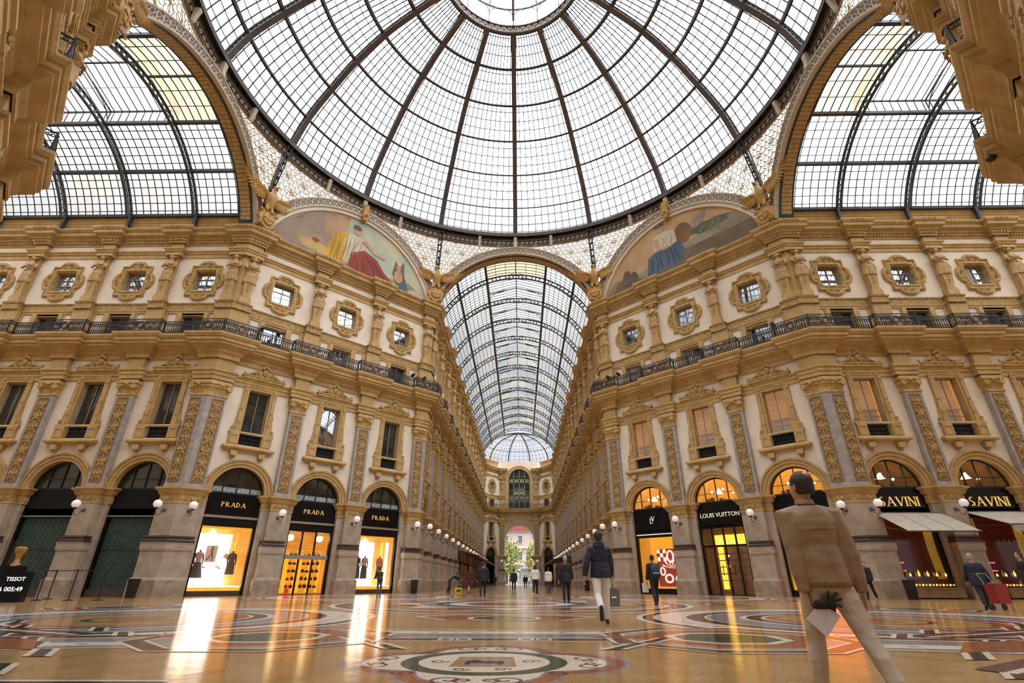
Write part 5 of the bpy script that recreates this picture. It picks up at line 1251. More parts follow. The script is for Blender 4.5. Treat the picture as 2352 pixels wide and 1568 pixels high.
# ================================================================== PLACING THE FACADES
index_kids()
PIL = pilaster_proto('flat'); PILC = pilaster_proto('corner'); UPP = pier_upper_proto('flat'); UPC = pier_upper_proto('corner'); STA = statue_proto(); STA.scale = (1.25, 1.1, 1)
TW = {s: tall_window(s) for s in ('dark', 'sky', 'warm')}; SW = {s: square_window(s) for s in ('sky', 'dark', 'shut')}; MZ = {s: mezzanine(s) for s in ('sky', 'dark')}
AR = {s: arch_proto(s) for s in ('dark', 'blue', 'warm', 'dim')}; LAMP = lamp_proto()
RF = rail_flat(); RFD = rail_flat(4.95); RC1 = rail_corner(2.5, 2.87); RC2 = rail_corner(2.87, 2.5); RCE = rail_corner(2.5, endlen/2, math.pi/2-endang); RCF = rail_corner(endlen/2, 2.5, math.pi/2-endang)
index_kids()
FARP_ = {}
for nm, p in (('pil', PIL), ('upp', UPP), ('sta', STA), ('tw', TW['dark']), ('sw', SW['sky']), ('mz', MZ['dark']), ('ar', AR['dark']), ('lamp', LAMP), ('rf', RF)):
    m = merged(p, p.name.split('.')[0]); FARP_[nm] = m; proto(m); m.scale = p.scale
    for k in ('label', 'category', 'kind'):
        if k in p.keys(): m[k] = p[k]
index_kids()
WHERE = {'left_arm': 'left arm wall', 'left_diagonal': 'left diagonal wall', 'central_arm_left': 'left wall of central arm', 'central_arm_right': 'right wall of central arm',
 'right_diagonal': 'right diagonal wall', 'right_arm': 'right arm wall', 'near_right_arm': 'near wall of right arm', 'near_right_diagonal': 'near right diagonal wall',
 'near_left_diagonal': 'near left diagonal wall', 'near_left_arm': 'near wall of left arm', 'far_left_corner': 'chamfered left corner at far end', 'far_right_corner': 'chamfered right corner at far end'}
REV = {'left_arm', 'central_arm_right', 'near_right_arm'}      # local order runs toward the octagon corner
def order(seg, i, n): return n-1-i if seg in REV else i
def spot(seg, i, n, what='bay'):
    if seg.startswith('far'): return '%s' % WHERE[seg]
    if 'diagonal' in seg:
        if n == 3: w_ = ['left', 'middle', 'right'][i]
        else: w_ = ['left', 'right'][i]
        return '%s one, %s' % (w_, WHERE[seg])
    return '%s from the octagon corner, %s' % (ORD[order(seg, i, n)], WHERE[seg])
WN = [0]
def put(proto_, seg, s, o, dz=0, drz=0, **kw):
    P0, th, L, cs = SEG[seg]; x, y = pt(P0, th, s, o); return place(proto_, x, y, dz, th+drz, **kw)
GR = {}
for seg, (P0, th, L, cs) in SEG.items():
    n = len(cs); near = seg.startswith('near'); arm = seg.startswith('central')
    for i, c in enumerate(cs):
        k = order(seg, i, n); far = arm and k >= 6; side = near and k > 2
        if near and 'arm' in seg and k > 1: continue
        if seg.startswith('far_'): k = 9
        # styles seen in the photograph
        tw = 'warm' if seg in ('right_diagonal', 'right_arm') else 'dark'
        if seg == 'left_diagonal' and i == 1: tw = 'sky'
        sw = 'shut' if (seg == 'right_arm' and i == 2) else 'sky'
        mz = 'sky' if ('left_diagonal' in seg and i < 2) or seg == 'right_diagonal' else 'dark'
        ar = {'left_arm': 'dark', 'left_diagonal': 'blue', 'right_diagonal': 'warm', 'right_arm': 'dim'}.get(seg, 'dark')
        if arm and k in (1, 2, 4): ar = 'dim'
        for pr, alt, base in ((TW[tw], 'tw', 'tall window'), (SW[sw], 'sw', 'square window'), (MZ[mz], 'mz', 'low window behind the balcony'), (AR[ar], 'ar', 'shop arch with fanlight')):
            WN[0] += 1; o = put(FARP_[alt] if (far or side) else pr, seg, c, 0, name='window_%d' % WN[0]); o['label'] = '%s, %s' % (base, spot(seg, i, n)); o['kind'] = 'structure'
            if 'category' in o.keys(): del o['category']
    for i, s in enumerate(mids(cs)):
        k = order(seg, i, n-1); far = arm and k >= 6; wh = spot(seg, i, n-1)
        if near and 'arm' in seg and k > 1: continue
        put(FARP_['pil'] if far else PIL, seg, s, 0, name='pilaster', label='carved pilaster, %s' % wh, group='carved pilasters between the shops')
        put(FARP_['upp'] if far else UPP, seg, s, 0, name='upper_pilaster', label='plain upper pilaster, %s' % wh, group='plain pilasters of the upper storey')
        put(FARP_['sta'] if far else STA, seg, s, -PIB+.12, name='caryatid', label='draped stone half-figure, %s' % wh, group='stone half-figures of the upper storey')
        if not near: put(FARP_['lamp'] if far else LAMP, seg, s, PIB, dz=4.28, name='wall_lamp', label='white globe wall lamp, %s' % wh, group='globe wall lamps')
        r_ = RFD if 'diagonal' in seg else (FARP_['rf'] if far else RF)
        put(r_, seg, s, 0, name='balcony_railing', label='black iron balcony railing, %s' % wh, group='balcony railings')
# corners of the octagon and of the far end
CORN = [('left_arm', SIDE, RC1, 'far left corner of the octagon beside the left arm'), ('left_diagonal', DIAG, RC2, 'left corner at mouth of central arm'),
        ('far_right_corner', None, None, ''), ('right_diagonal', DIAG, RC2, 'far right corner of the octagon beside the right arm'), ('central_arm_right', LC, RC1, 'right corner at mouth of central arm'),
        ('near_right_arm', SIDE, RC1, 'near right corner of the octagon beside the right arm'), ('near_right_diagonal', DIAG, RC2, 'right corner of the arm behind the viewer'),
        ('near_left_diagonal', DIAG, RC2, 'near left corner of the octagon beside the left arm')]
CORN.append(('near_left_first', 0, RC1, 'left corner of the arm behind the viewer'))
SEG2 = {'near_left_first': ((-S, -A-16), pi/2, 16)}
def corner_set(P, th, rail, wh, lamps=True, pilc=True):
    def P_(pr, nm, lab, grp, s=0, o=0, dz=0, drz=0):
        x, y = pt(P, th+drz, s, o); place(pr, x, y, dz, th+drz, name=nm, label=lab+', '+wh, group=grp)
    P_(PILC, 'pilaster', 'folded carved pilaster', 'carved pilasters between the shops'); P_(UPC, 'upper_pilaster', 'folded plain upper pilaster', 'plain pilasters of the upper storey')
    for sgn, drz, tx in ((-.47, 0, 'left of two'), (.47, pi/4, 'right of two')):
        P_(STA, 'caryatid', 'stone half-figure, %s' % tx, 'stone half-figures of the upper storey', sgn, -PIB+.12, 0, drz)
        if lamps: P_(LAMP, 'wall_lamp', 'globe lamp, %s' % tx, 'globe wall lamps', sgn*1.05, PIB, 4.28, drz)
    if rail: P_(rail, 'balcony_railing', 'iron railing bending round', 'balcony railings')
for seg, L_, rail, wh in CORN:
    if L_ is None: continue
    if seg in SEG2: P0, th, LL = SEG2[seg]; P = pt(P0, th, LL)
    else: P0, th, LL, _ = SEG[seg]; P = pt(P0, th, L_)
    corner_set(P, th, rail, wh, not seg.startswith('near'))
for seg, wh, P, th, rl in (('l', 'at the far left chamfer', (-S, YC), pi/2, RCE), ('l2', 'beside the gate on the left', (-EW, YE), endang, None), ('r2', 'beside the gate on the right', (EW, YE), -endang+0*pi, None), ('r', 'at the far right chamfer', (S, YC), -pi/2, None)):
    pass
# end pilasters: flat copies next to the gate and at the chamfers
for (x, y, th, wh) in ((-S, YC-.6, pi/2, 'left wall before the far chamfer'), (S, YC-.6, -pi/2, 'right wall before the far chamfer'), (-EW+.45, YE, 0, 'left side of the far gate'), (EW-.45, YE, 0, 'right side of the far gate')):
    place(FARP_['pil'], x, y, 0, th, name='pilaster', label='carved stone pilaster, '+wh, group='carved pilasters between the shops')
    place(FARP_['upp'], x, y, 0, th, name='upper_pilaster', label='plain ochre upper pilaster, '+wh, group='plain pilasters of the upper storey')
    xs, ys = pt((x, y), th, 0, -PIB+.12); place(FARP_['sta'], xs, ys, 0, th, name='caryatid', label='draped stone half-figure, '+wh, group='stone half-figures of the upper storey')
    xs, ys = pt((x, y), th, 0, PIB); place(FARP_['lamp'], xs, ys, 4.28, th, name='wall_lamp', label='white globe wall lamp, '+wh, group='globe wall lamps')
# curved railing in front of the far end
b = MB(); PP = [(-S+.66, YC-.3), (-EW-.35, YE-.85), (EW+.35, YE-.85), (S-.66, YC-.3)]
for z in (14.95, 15.5, 15.72): b.tube([(x, y, z) for x, y in PP], .035, 4)
for p0, p1 in zip(PP, PP[1:]):
    L_ = math.dist(p0, p1); n = int(L_/.22)
    for k in range(n): t = (k+.5)/n; b.tube([(p0[0]+(p1[0]-p0[0])*t, p0[1]+(p1[1]-p0[1])*t, 14.8), (p0[0]+(p1[0]-p0[0])*t, p0[1]+(p1[1]-p0[1])*t, 15.7)], .022, 3)
tag(b.obj('balcony_railing', 'iron_black'), 'dark balcony railing across the far end wall above the gate', 'railing')
for p in PROTOS:      # the originals have served as patterns
    def rm(o):
        for ch in KIDS.get(o.name, []): rm(ch)
        bpy.data.objects.remove(o)
    rm(p)
PROTOS.clear(); index_kids()
# floodlights on the balcony rail
def floodlight(x, y, z, th, lab):
    r = empty('floodlight', (x, y, z), th, lab, 'floodlight', 'floodlights on the balcony'); b = MB(); b.lathe([(.05, -.22), (.11, -.2), (.13, .1), (.16, .14), (.12, .14), (.1, .0)], (0, 0, .24), 12, axis='y')
    h = b.obj('housing', 'iron_black', r); h.rotation_euler = (radians(-20), 0, 0); MB().tube([(-.15, 0, .22), (-.15, 0, 0), (.15, 0, 0), (.15, 0, .22)], .02, 4).obj('yoke', 'iron_black', r); MB().lathe([(.03, -.05), (.05, 0), (.03, .02)], (0, 0, 0), 8).obj('foot', 'iron_black', r)
for seg, s_, lab in (('left_diagonal', 1.9, 'black floodlight on the left railing, leftmost near the left arm'), ('left_diagonal', 3.0, 'black floodlight on the left railing, second from the left arm'),
                     ('left_diagonal', 13.9, 'black floodlight on the left railing, second from the central arm'), ('left_diagonal', 15.0, 'black floodlight on the left railing, at the mouth of the central arm'),
                     ('right_diagonal', .7, 'black floodlight on the right railing, at the mouth of the central arm'), ('right_diagonal', 1.7, 'black floodlight on the right railing, second from the central arm'),
                     ('right_diagonal', 12.6, 'black floodlight on the right railing, second from the right arm'), ('right_diagonal', 13.9, 'black floodlight on the right railing, nearest the right arm')):
    P0, th, L, _ = SEG[seg]; x, y = pt(P0, th, s_, .62); floodlight(x, y, 15.78, th, lab)
# eagles with shields on the corners
def eagle_proto():
    root = empty('eagle_sculpture', label='x', cat='sculpture'); b = MB()
    b.loft([ell(0, 0, 1.15, .16, .16), ell(0, -.03, 1.5, .27, .24), ell(0, -.06, 1.85, .32, .27), ell(0, -.1, 2.15, .22, .2), ell(0, -.14, 2.38, .13, .13), ell(0, -.2, 2.5, .14, .15), ell(0, -.22, 2.64, .10, .11)])
    b.tube([(0, -.3, 2.56), (0, -.42, 2.54), (0, -.46, 2.46)], [.06, .045, .015], 6)
    for s in (-1, 1): b.tube([(s*.13, -.02, 1.4), (s*.17, -.08, 1.15), (s*.15, -.14, .95)], [.13, .1, .06], 7); [b.tube([(s*.15, -.14, .97), (s*.15+q_*.06, -.26, .93), (s*.15+q_*.08, -.3, .86)], [.03, .03, .012], 5) for q_ in (-1, 0, 1)]
    me = voxel(b, .03, 1); me.materials.append(MT['gold_paint']); o = bpy.data.objects.new('body', me); COL.objects.link(o); o.parent = root
    for s in (-1, 1):
        b = MB(); b.tube([(s*.2, 0, 2.0), (s*.6, .02, 2.25), (s*1.05, .05, 2.35), (s*1.3, .08, 2.75)], [.13, .12, .10, .05], 7)
        b.prism([(s*.2, 1.75), (s*.2, 2.2), (s*.7, 2.4), (s*1.1, 2.5), (s*1.35, 2.95), (s*1.45, 2.7), (s*1.2, 2.2), (s*.8, 1.75)], .06, .10)
        for k in range(16):
            t = k/15; x0, z0 = s*(.35+1.0*t), 2.15+.55*t*t; a = radians(-82+115*t**1.2); L = .55+.6*t; x1, z1 = x0+s*L*cos(a)*.7+s*.1*t, z0+L*sin(a)
            b.tube([(x0, .04, z0), ((x0+x1)/2+s*.05, .06, (z0+z1)/2), (x1, .05, z1)], [.07, .11, .03], 5)
        for k in range(8): t = k/7; b.tube([(s*(.3+.8*t), -.02, 2.15+.25*t), (s*(.36+.9*t), -.02, 1.9+.35*t)], [.07, .03], 5)
        b.obj('wing', 'gold_paint', root, True)
    b = MB(); 
    for k in range(5): x = (k-2)*.08; b.tube([(x*.6, .08, 1.3), (x*1.5, .05, .95)], [.06, .04], 5)
    b.obj('tail', 'gold_paint', root, True)
    b = MB(); P = [(.55*cos(t)*(1 if sin(t) > 0 else .85), .42+.52*sin(t)) for t in [2*pi*k/20 for k in range(20)]]; b.prism(P, -.16, .1)
    for s in (-1, 1): b.tube([(x, -.16, z) for x, z in spiral(s*.45, .86, .14, 1.2, 0, s, 10)], .045, 5); b.tube([(x, -.16, z) for x, z in spiral(s*.42, .02, .12, 1.2, 0, -s, 10)], .04, 5)
    b.prism([(-.3, .0), (.3, .0), (0, -.22)], -.12, .1); b.obj('shield_frame', 'gold_paint', root, True)
    b = MB(); b.lathe([(.02, -.26), (.30, -.24), (.36, -.16), (.36, -.10)], (0, 0, .43), 20, axis='y'); b.box(-.34, .34, -.28, -.24, .41, .45); b.box(-.02, .02, -.28, -.24, .09, .77); b.obj('shield', 'gold_paint', root, label='oval shield divided by a cross')
    return proto(root)
EG = eagle_proto(); index_kids()
for (cx_, cy_, wh) in ((-S, A, 'at the left of the central arm mouth'), (S, A, 'at the right of the central arm mouth'), (-A, S, 'between the left arm and the left painting'), (A, S, 'between the right painting and the right arm'),
                       (-A, -S, 'at the near left corner'), (A, -S, 'at the near right corner'), (-S, -A, 'behind on the left'), (S, -A, 'behind on the right')):
    l = math.hypot(cx_, cy_); d = .88; place(EG, cx_*(1-d/l)*1., cy_*(1-d/l), 23.50, math.atan2(cx_, -cy_)+pi if False else math.atan2(-cx_, cy_), name='eagle_sculpture', label='gilded eagle over oval shield, '+wh, group='eagles at the corners of the octagon').scale = (1.32, 1.32, 1.32)
for p in PROTOS:
    def rm(o):
        for ch in KIDS.get(o.name, []): rm(ch)
        bpy.data.objects.remove(o)
    rm(p)
PROTOS.clear(); index_kids()

# ================================================================== SHOPS
def serif(txt, h, gap=.28):      # stroke letters with serifs, lying in xz
    G = {'P': ([(0, 0, 0, 1, .16)], [(0, .74, .52, .26, -90, 90, .13)], [(0, 0), (0, 1)], .56), 'R': ([(0, 0, 0, 1, .16), (.26, .5, .62, 0, .14)], [(0, .74, .5, .26, -90, 90, .13)], [(0, 0), (0, 1), (.64, 0)], .7),
         'A': ([(.4, 1, .0, 0, .07), (.4, 1, .8, 0, .16), (.14, .34, .66, .34, .06)], [], [(0, 0), (.8, 0)], .8), 'D': ([(0, 0, 0, 1, .16)], [(0, .5, .68, .5, -90, 90, .14)], [(0, 0), (0, 1)], .72),
         'S': ([], [(.27, .74, .25, .26, 40, 270, .12), (.27, .26, .27, .26, -140, 90, .15)], [], .54), 'V': ([(0, 1, .38, 0, .16), (.76, 1, .38, 0, .06)], [], [(0, 1), (.76, 1)], .76),
         'I': ([(0, 0, 0, 1, .16)], [], [(0, 0), (0, 1)], .04), 'N': ([(0, 0, 0, 1, .06), (0, 1, .66, 0, .15), (.66, 0, .66, 1, .06)], [], [(0, 0), (0, 1), (.66, 1)], .66), 'L': ([(0, 0, 0, 1, .13), (0, .03, .5, .03, .07), (.5, 0, .5, .2, .06)], [], [(0, 0), (0, 1)], .5)}
    b = MB(); x = 0
    for ch in txt:
        L, Cc, Sf, wd = G[ch]
        for (x0, y0, x1, y1, w_) in L:
            l = math.hypot(x1-x0, y1-y0); nx, ny = -(y1-y0)/l*w_/2, (x1-x0)/l*w_/2; b.prism([((x+a)*h, c*h) for a, c in ((x0-nx, y0-ny), (x0+nx, y0+ny), (x1+nx, y1+ny), (x1-nx, y1-ny))], -.03, 0)
        for (cx, cy, rx, ry, a0, a1, w_) in Cc:
            P = [(cx+(rx)*cos(radians(a0+(a1-a0)*k/12)), cy+ry*sin(radians(a0+(a1-a0)*k/12))) for k in range(13)]; Q = [(cx+(rx-w_)*cos(radians(a0+(a1-a0)*k/12)), cy+(ry-w_*.55)*sin(radians(a0+(a1-a0)*k/12))) for k in range(13)]
            b.frame([((x+a)*h, c*h) for a, c in P], [((x+a)*h, c*h) for a, c in Q], -.03, 0, closed=False)
        for (sx_, sy_) in Sf: b.box((x+sx_-.14)*h, (x+sx_+.14)*h, -.03, 0, sy_*h-(.05*h if sy_ else 0), sy_*h+(0 if sy_ else .05*h))
        x += wd+gap
    W = (x-gap)*h; b.v = [(a-W/2, c, d) for a, c, d in b.v]; return b
def room(root, mat_, x0=-2.1, x1=2.1, y1=2.4, z1=4.2, fl='brown_marble'):
    b = MB(); b.add([(x0, .5, 0), (x1, .5, 0), (x1, y1, 0), (x0, y1, 0), (x0, .5, z1), (x1, .5, z1), (x1, y1, z1), (x0, y1, z1)], [(2, 3, 7, 6), (0, 4, 7, 3), (1, 2, 6, 5), (4, 5, 6, 7)], 0); b.add([(x0, .3, .03), (x1, .3, .03), (x1, y1, .03), (x0, y1, .03)], [(0, 1, 2, 3)], 1)
    return b.obj('interior', [mat_, fl], root)
def sign(root, m='black_sign', z0=4.22, z1=5.46):
    b = MB(); b.box(-RO+.01, RO-.01, .24, .4, z0, z1); return b.obj('sign_panel', m, root)
def frames(root, z1=3.6, mullions=(), m='shop_black'):
    b = MB()
    for s in (-1, 1): x0, x1 = sorted((s*(RO-.14), s*(RO-.005))); b.box(x0, x1, .22, .46, 0, 4.25)
    b.box(-RO+.02, RO-.02, .24, .42, z1, z1+.5)
    for x in mullions: b.box(x-.05, x+.05, .34, .42, 0, z1)
    return b.obj('frame', m, root)
def glassp(root, z0, z1): return MB().box(-RO+.12, RO-.12, .37, .375, z0, z1).obj('display_glass', 'shop_glass', root)
SH = []
def mannequin(x, y, z, kind, lab, th):
    r = empty('mannequin', (x, y, z), th, lab, 'mannequin'); b = MB()
    b.lathe([(.14, 0), (.14, .02), (.02, .03), (.015, .8)], n=10); b.obj('stand', 'steel', r)
    skin = MB(); skin.loft([ell(0, 0, .75, .11, .08), ell(0, 0, .95, .15, .10), ell(0, 0, 1.1, .11, .08), ell(0, 0, 1.3, .155, .10), ell(0, 0, 1.42, .16, .08), ell(0, 0, 1.47, .05, .05), ell(0, 0, 1.56, .045, .045)])
    for s in (-1, 1): skin.tube([(s*.16, 0, 1.4), (s*.2, 0, 1.15), (s*.18, -.06, .92)], [.045, .04, .03], 7)
    skin.obj('form', 'black_cloth', r, True)
    cols = {'pink': ('art_pink', 'black_cloth'), 'dark': ('wine_cloth', 'black_cloth'), 'gown': ('black_cloth', 'black_cloth'), 'check': ('art_pink', 'black_cloth'), 'tartan': ('rust_art', 'black_cloth')}[kind]
    MB().loft([ell(0, 0, 1.0, .13, .10), ell(0, 0, 1.12, .125, .095), ell(0, 0, 1.3, .17, .115), ell(0, 0, 1.43, .17, .09), ell(0, 0, 1.46, .08, .06)]).obj('top', cols[0], r, True)
    b = MB(); P = []
    for z_, w_ in ((.34 if kind != 'dark' else .5, .30 if kind == 'pink' else .21), (.6, .24 if kind == 'pink' else .20), (.85, .18), (1.03, .13)): P.append([(w_*cos(2*pi*k/20)*(1+.08*(k % 2)), w_*.7*sin(2*pi*k/20)*(1+.08*(k % 2)), z_) for k in range(20)])
    b.loft(P).obj('skirt', cols[1], r)
    return r
def cloc(seg, i, dx=0, y=0, z=0): P0, th, L, cs = SEG[seg]; x, yy = pt(P0, th, cs[i]+dx, -y); return (x, yy, z), th
def shop(seg, i, lab): (x, y, z), th = cloc(seg, i); r = empty('shopfront', (x, y, 0), th, lab, 'shopfront'); return r
def letters(panel, b, m, z, x=0): o = b.obj('letters', m, panel); o.location = (x, .235, z); return o
# --- the three windows with gold letters on the left diagonal
for i, lab in ((0, 'leftmost of the three shops with gold letters, bright white display'), (1, 'middle shop with gold letters, half-lowered grille over lit shelves'), (2, 'rightmost of the three shops with gold letters, white display and racks')):
    r = shop('left_diagonal', i, lab); sp = sign(r); letters(sp, serif('PRADA', .26, .36), 'gold_letter', 4.72); MB().box(-RO, RO, .16, .3, 4.08, 4.2).obj('canopy_strip', 'steel', r)
    frames(r, 3.62, (-.45, .45) if i == 1 else ())
    if i == 1:
        room(r, 'warm_room'); b = MB()
        for z in [2.3+.09*k for k in range(15)]: b.tube([(-1.4, .3, z), (1.4, .3, z)], .012, 4)
        for k in range(22):
            for j in range(15): x = -1.38+.13*k+(.065 if j % 2 else 0); b.tube([(x, .3, 2.3+.09*j), (x, .3, 2.39+.09*j)], .009, 3)
        b.obj('roller_grille', 'iron_black', r, label='brick-patterned roller grille'); MB().box(-1.45, 1.45, .26, .36, 2.0, 2.24).obj('transom', 'frame_grey', r)
        for x in (-1.15, -.35, .55, 1.2):
            b = MB(); b.box(x-.32, x-.29, 1.4, 1.75, .1, 2.6); b.box(x+.29, x+.32, 1.4, 1.75, .1, 2.6)
            for z in (.35, .8, 1.25, 1.7, 2.15, 2.6): b.box(x-.32, x+.32, 1.4, 1.75, z-.02, z)
            (lx, ly, lz), th = cloc('left_diagonal', 1, x, 0); sh = b.obj('display_shelf', 'gold_trim', r)
            bb = MB(); rn = random.Random(int(x*10))
            for z in (.35, .8, 1.25, 1.7, 2.15):
                for k in range(2): xx = x-.15+.3*k; w_ = rn.uniform(.07, .11); h_ = rn.uniform(.12, .22); bb.box(xx-w_, xx+w_, 1.45, 1.6, z, z+h_); bb.tube([(xx-w_*.6, 1.5, z+h_), (xx, 1.5, z+h_+.09), (xx+w_*.6, 1.5, z+h_)], .012, 4)
            g = bb.obj('shelf_goods', 'brown_marble', sh, label='dark handbags on the shelves')
        for x in (-.95, 1.0): MB().lathe([(.05, .0), (.2, .06), (.22, .3), (.1, .36)], (x, 1.0, 3.1), 12).obj('ceiling_lamp', 'lamp_glow', r)
    else:
        room(r, 'warm_room' if i == 0 else 'warm_room'); glassp(r, .5, 3.6)
        x0, x1 = (-1.25, .72) if i == 0 else (-1.3, .5)
        MB().box(x0, x1, 1.55, 1.62, .5, 3.3).obj('light_wall', 'display_white', r, label='backlit white display wall'); b = MB(); b.box(-1.38, 1.38, .5, 2.2, .42, .5)
        b.obj('display_floor', 'display_white', r); b = MB(); b.box(-1.40, 1.40, .40, .5, .26, .45); b.box(-1.40, 1.40, .42, .5, 3.5, 3.62); b.obj('gold_edge', 'gold_trim', r)
        MB().box(-1.45, 1.45, .25, .5, 0, .26).obj('base', 'brown_marble', r)
        b = MB(); b.box(.95, 1.05, 1.3, 1.5, .5, 3.4)
        for z in (1.0, 1.5, 2.0, 2.5): b.box(.8, 1.35, 1.5, 1.9, z, z+.04)
        b.obj('side_shelves', 'gold_trim', r)
        MB().lathe([(.02, .2), (.22, .05), (.24, 0)], (-.55, 1.1, 3.3), 12).obj('ceiling_lamp', 'lamp_glow', r)
        if i == 0:
            p = MB().box(-.55, .05, 1.50, 1.54, 1.75, 2.65).obj('poster', 'paper_cream', r, label='poster of a walking figure'); b = MB(); b.tube([(-.22, 1.48, 2.6), (-.25, 1.48, 2.35), (-.2, 1.48, 2.2)], .05, 6); b.tube([(-.2, 1.48, 2.2), (-.33, 1.48, 2.0), (-.45, 1.48, 1.85)], .035, 5); b.tube([(-.2, 1.48, 2.2), (-.12, 1.48, 2.0), (-.15, 1.48, 1.82)], .035, 5); b.obj('walking_figure', 'wine_cloth', p)
            for x, k in ((-.98, 'pink'), (.78, 'dark')):
                (lx, ly, lz), th = cloc('left_diagonal', 0, x, .95, .5); m_ = mannequin(lx, ly, lz, k, {'pink': 'headless mannequin in a pink top and flared black skirt, left in the white window', 'dark': 'headless mannequin in a dark patterned dress, right in the white window'}[k], th); m_.scale = (1.15, 1.15, 1.2)
            for n_, (x, z, mm) in enumerate(((-.6, 1.42, 'shoe_dark'), (.2, 1.42, 'shoe_dark'))):
                (lx, ly, lz), th = cloc('left_diagonal', 0, x, 1.3, z); q_ = empty('high_heel_shoe', (lx, ly, lz), th, ['black high-heeled shoe on the left acrylic shelf of the white window', 'black high-heeled shoe on the right acrylic shelf of the white window'][n_], 'shoe', 'shoes in the white window')
                MB().tube([(-.14, 0, .13), (-.05, 0, .10), (.06, 0, .02), (.16, 0, .015)], [.03, .028, .035, .025], 6).obj('upper', mm, q_, True); MB().tube([(-.14, 0, .12), (-.15, 0, 0)], .008, 5).obj('heel', mm, q_)
            MB().box(-.85, .42, 1.15, 1.55, 1.38, 1.41).obj('acrylic_shelf', 'shop_glass', r)
            (lx, ly, lz), th = cloc('left_diagonal', 0, .48, 1.2, 1.95); q_ = empty('handbag', (lx, ly, lz), th+.0, 'yellow-beige handbag with dark strap hanging in the white window', 'handbag'); q_.rotation_euler = (0, .5, th)
            MB().loft([[(-.2, -.06, 0), (.2, -.06, 0), (.2, .06, 0), (-.2, .06, 0)], [(-.16, -.03, .26), (.16, -.03, .26), (.16, .03, .26), (-.16, .03, .26)]]).obj('body', 'yellow_cloth', q_); MB().tube([(-.14, 0, .25), (-.1, 0, .42), (.1, 0, .42), (.14, 0, .25)], .018, 5).obj('strap', 'brown_marble', q_)
        else:
            for x, k, lb in ((-1.0, 'gown', 'tall dark gown on a stand, left in the right-hand white window'), (-.45, 'check', 'headless mannequin in a checked jacket in the right-hand white window'), (.72, 'tartan', 'headless mannequin in a red tartan top beside the racks')):
                (lx, ly, lz), th = cloc('left_diagonal', 2, x, .95, .5); m_ = mannequin(lx, ly, lz, k, lb, th); m_.scale = (1.1, 1.1, 1.2)
            MB().box(1.18, 1.36, 1.0, 1.1, .5, 3.3).obj('light_wall', 'display_white', r)
for o in bpy.data.objects:
    if o.data and hasattr(o.data, 'materials'): pass
# --- shutters along the left arm
for i in range(6):
    k = 5-i; r = shop('left_arm', i, 'closed shop with green brick-patterned shutter, %s from the octagon corner on the left arm' % ORD[k]); sign(r, 'shop_black', 4.0, 5.46); frames(r, 3.9)
    MB().box(-1.4, 1.4, .40, .44, .35, 3.9).obj('shutter', 'shutter', r, label='dark green closed shutter'); b = MB()
    for j in range(26):
        z = .45+.135*j; b.box(-1.4, 1.4, .385, .40, z-.012, z)
        for q_ in range(10): x = -1.3+.28*q_+(.14 if j % 2 else 0); b.box(x-.008, x+.008, .385, .40, z, z+.13)
    b.box(-1.4, 1.4, .38, .40, 2.25, 2.33); b.obj('shutter_joints', 'iron_black', r); MB().box(-1.45, 1.45, .22, .46, 0, .35).obj('base', 'brown_marble', r); MB().box(-1.5, 1.5, .2, .26, 3.98, 4.03).obj('canopy_strip', 'steel', r)
# --- right diagonal shops
r = shop('right_diagonal', 0, 'shop window with a red and white ribbon artwork and an interlaced monogram'); sp = sign(r, z0=3.9)
b = serif('L', .34); o = letters(sp, b, 'pale_letter', 4.48, -.08); b = serif('V', .32); o = letters(sp, b, 'pale_letter', 4.62, .05)
frames(r, 3.55); room(r, 'yellow_wall', z1=3.9); glassp(r, .35, 3.6); MB().box(-1.45, 1.45, .25, .5, 0, .33).obj('base', 'shop_black', r); MB().box(-1.4, 1.45, .2, .3, 3.72, 3.78).obj('canopy_strip', 'pale_letter', r)
art = MB().box(-.62, 1.38, 1.3, 1.36, .45, 2.85).obj('artwork', 'rust_art', r, label='large red panel with white ribbons'); b = MB()
def rib(P, w_=.09): b.frame([(x-w_, z) for x, z in P], [(x+w_, z) for x, z in P], 1.26, 1.30, closed=False)
P = [(-.1+.28*sin(t*pi/6), 2.35+.32*cos(t*pi/6)) for t in range(13)]
def loop(cx, cz, rx, rz, w_): n = 18; b.frame([(cx+rx*cos(2*pi*k/n), cz+rz*sin(2*pi*k/n)) for k in range(n)], [(cx+(rx-w_)*cos(2*pi*k/n), cz+(rz-w_)*sin(2*pi*k/n)) for k in range(n)], 1.26, 1.30)
loop(.45, 2.35, .30, .42, .13); loop(1.1, 2.1, .24, .5, .11); loop(.2, .95, .34, .30, .12); loop(.95, .85, .28, .36, .12); loop(-.25, 1.4, .22, .28, .1)
for k in range(6): a = radians(15+28*k); b.prism([(.45+.08*cos(a), 1.55+.08*sin(a)), (.45+.75*cos(a-.07), 1.55+.6*sin(a-.07)), (.45+.75*cos(a+.07), 1.55+.6*sin(a+.07))], 1.255, 1.30)
for i_ in range(3):
    for j_ in range(3):
        if (i_+j_) % 2 == 0: b.box(-.58+.24*i_, -.34+.24*i_, 1.27, 1.30, 2.05+.26*j_, 2.31+.26*j_)
b.obj('ribbons', 'white_art', art)
r = shop('right_diagonal', 1, 'shop entrance under pale capital letters, tall dark glass doors'); sp = sign(r, z0=3.95)
text_obj('letters', 'LOUIS VUITTON', .37, 'pale_letter', (0, .23, 4.55), (pi/2, 0, 0), .012, sp, .98)
frames(r, 3.85, (-.75, 0, .75)); room(r, 'warm_dim', z1=4.0); glassp(r, .05, 3.85); b = MB(); b.box(-1.4, 1.4, .33, .41, 2.75, 2.87)
for s_ in (-.37, .37): b.box(s_-.02, s_+.02, .33, .36, 1.1, 1.7)
b.obj('transom', 'shop_black', r); b = MB()
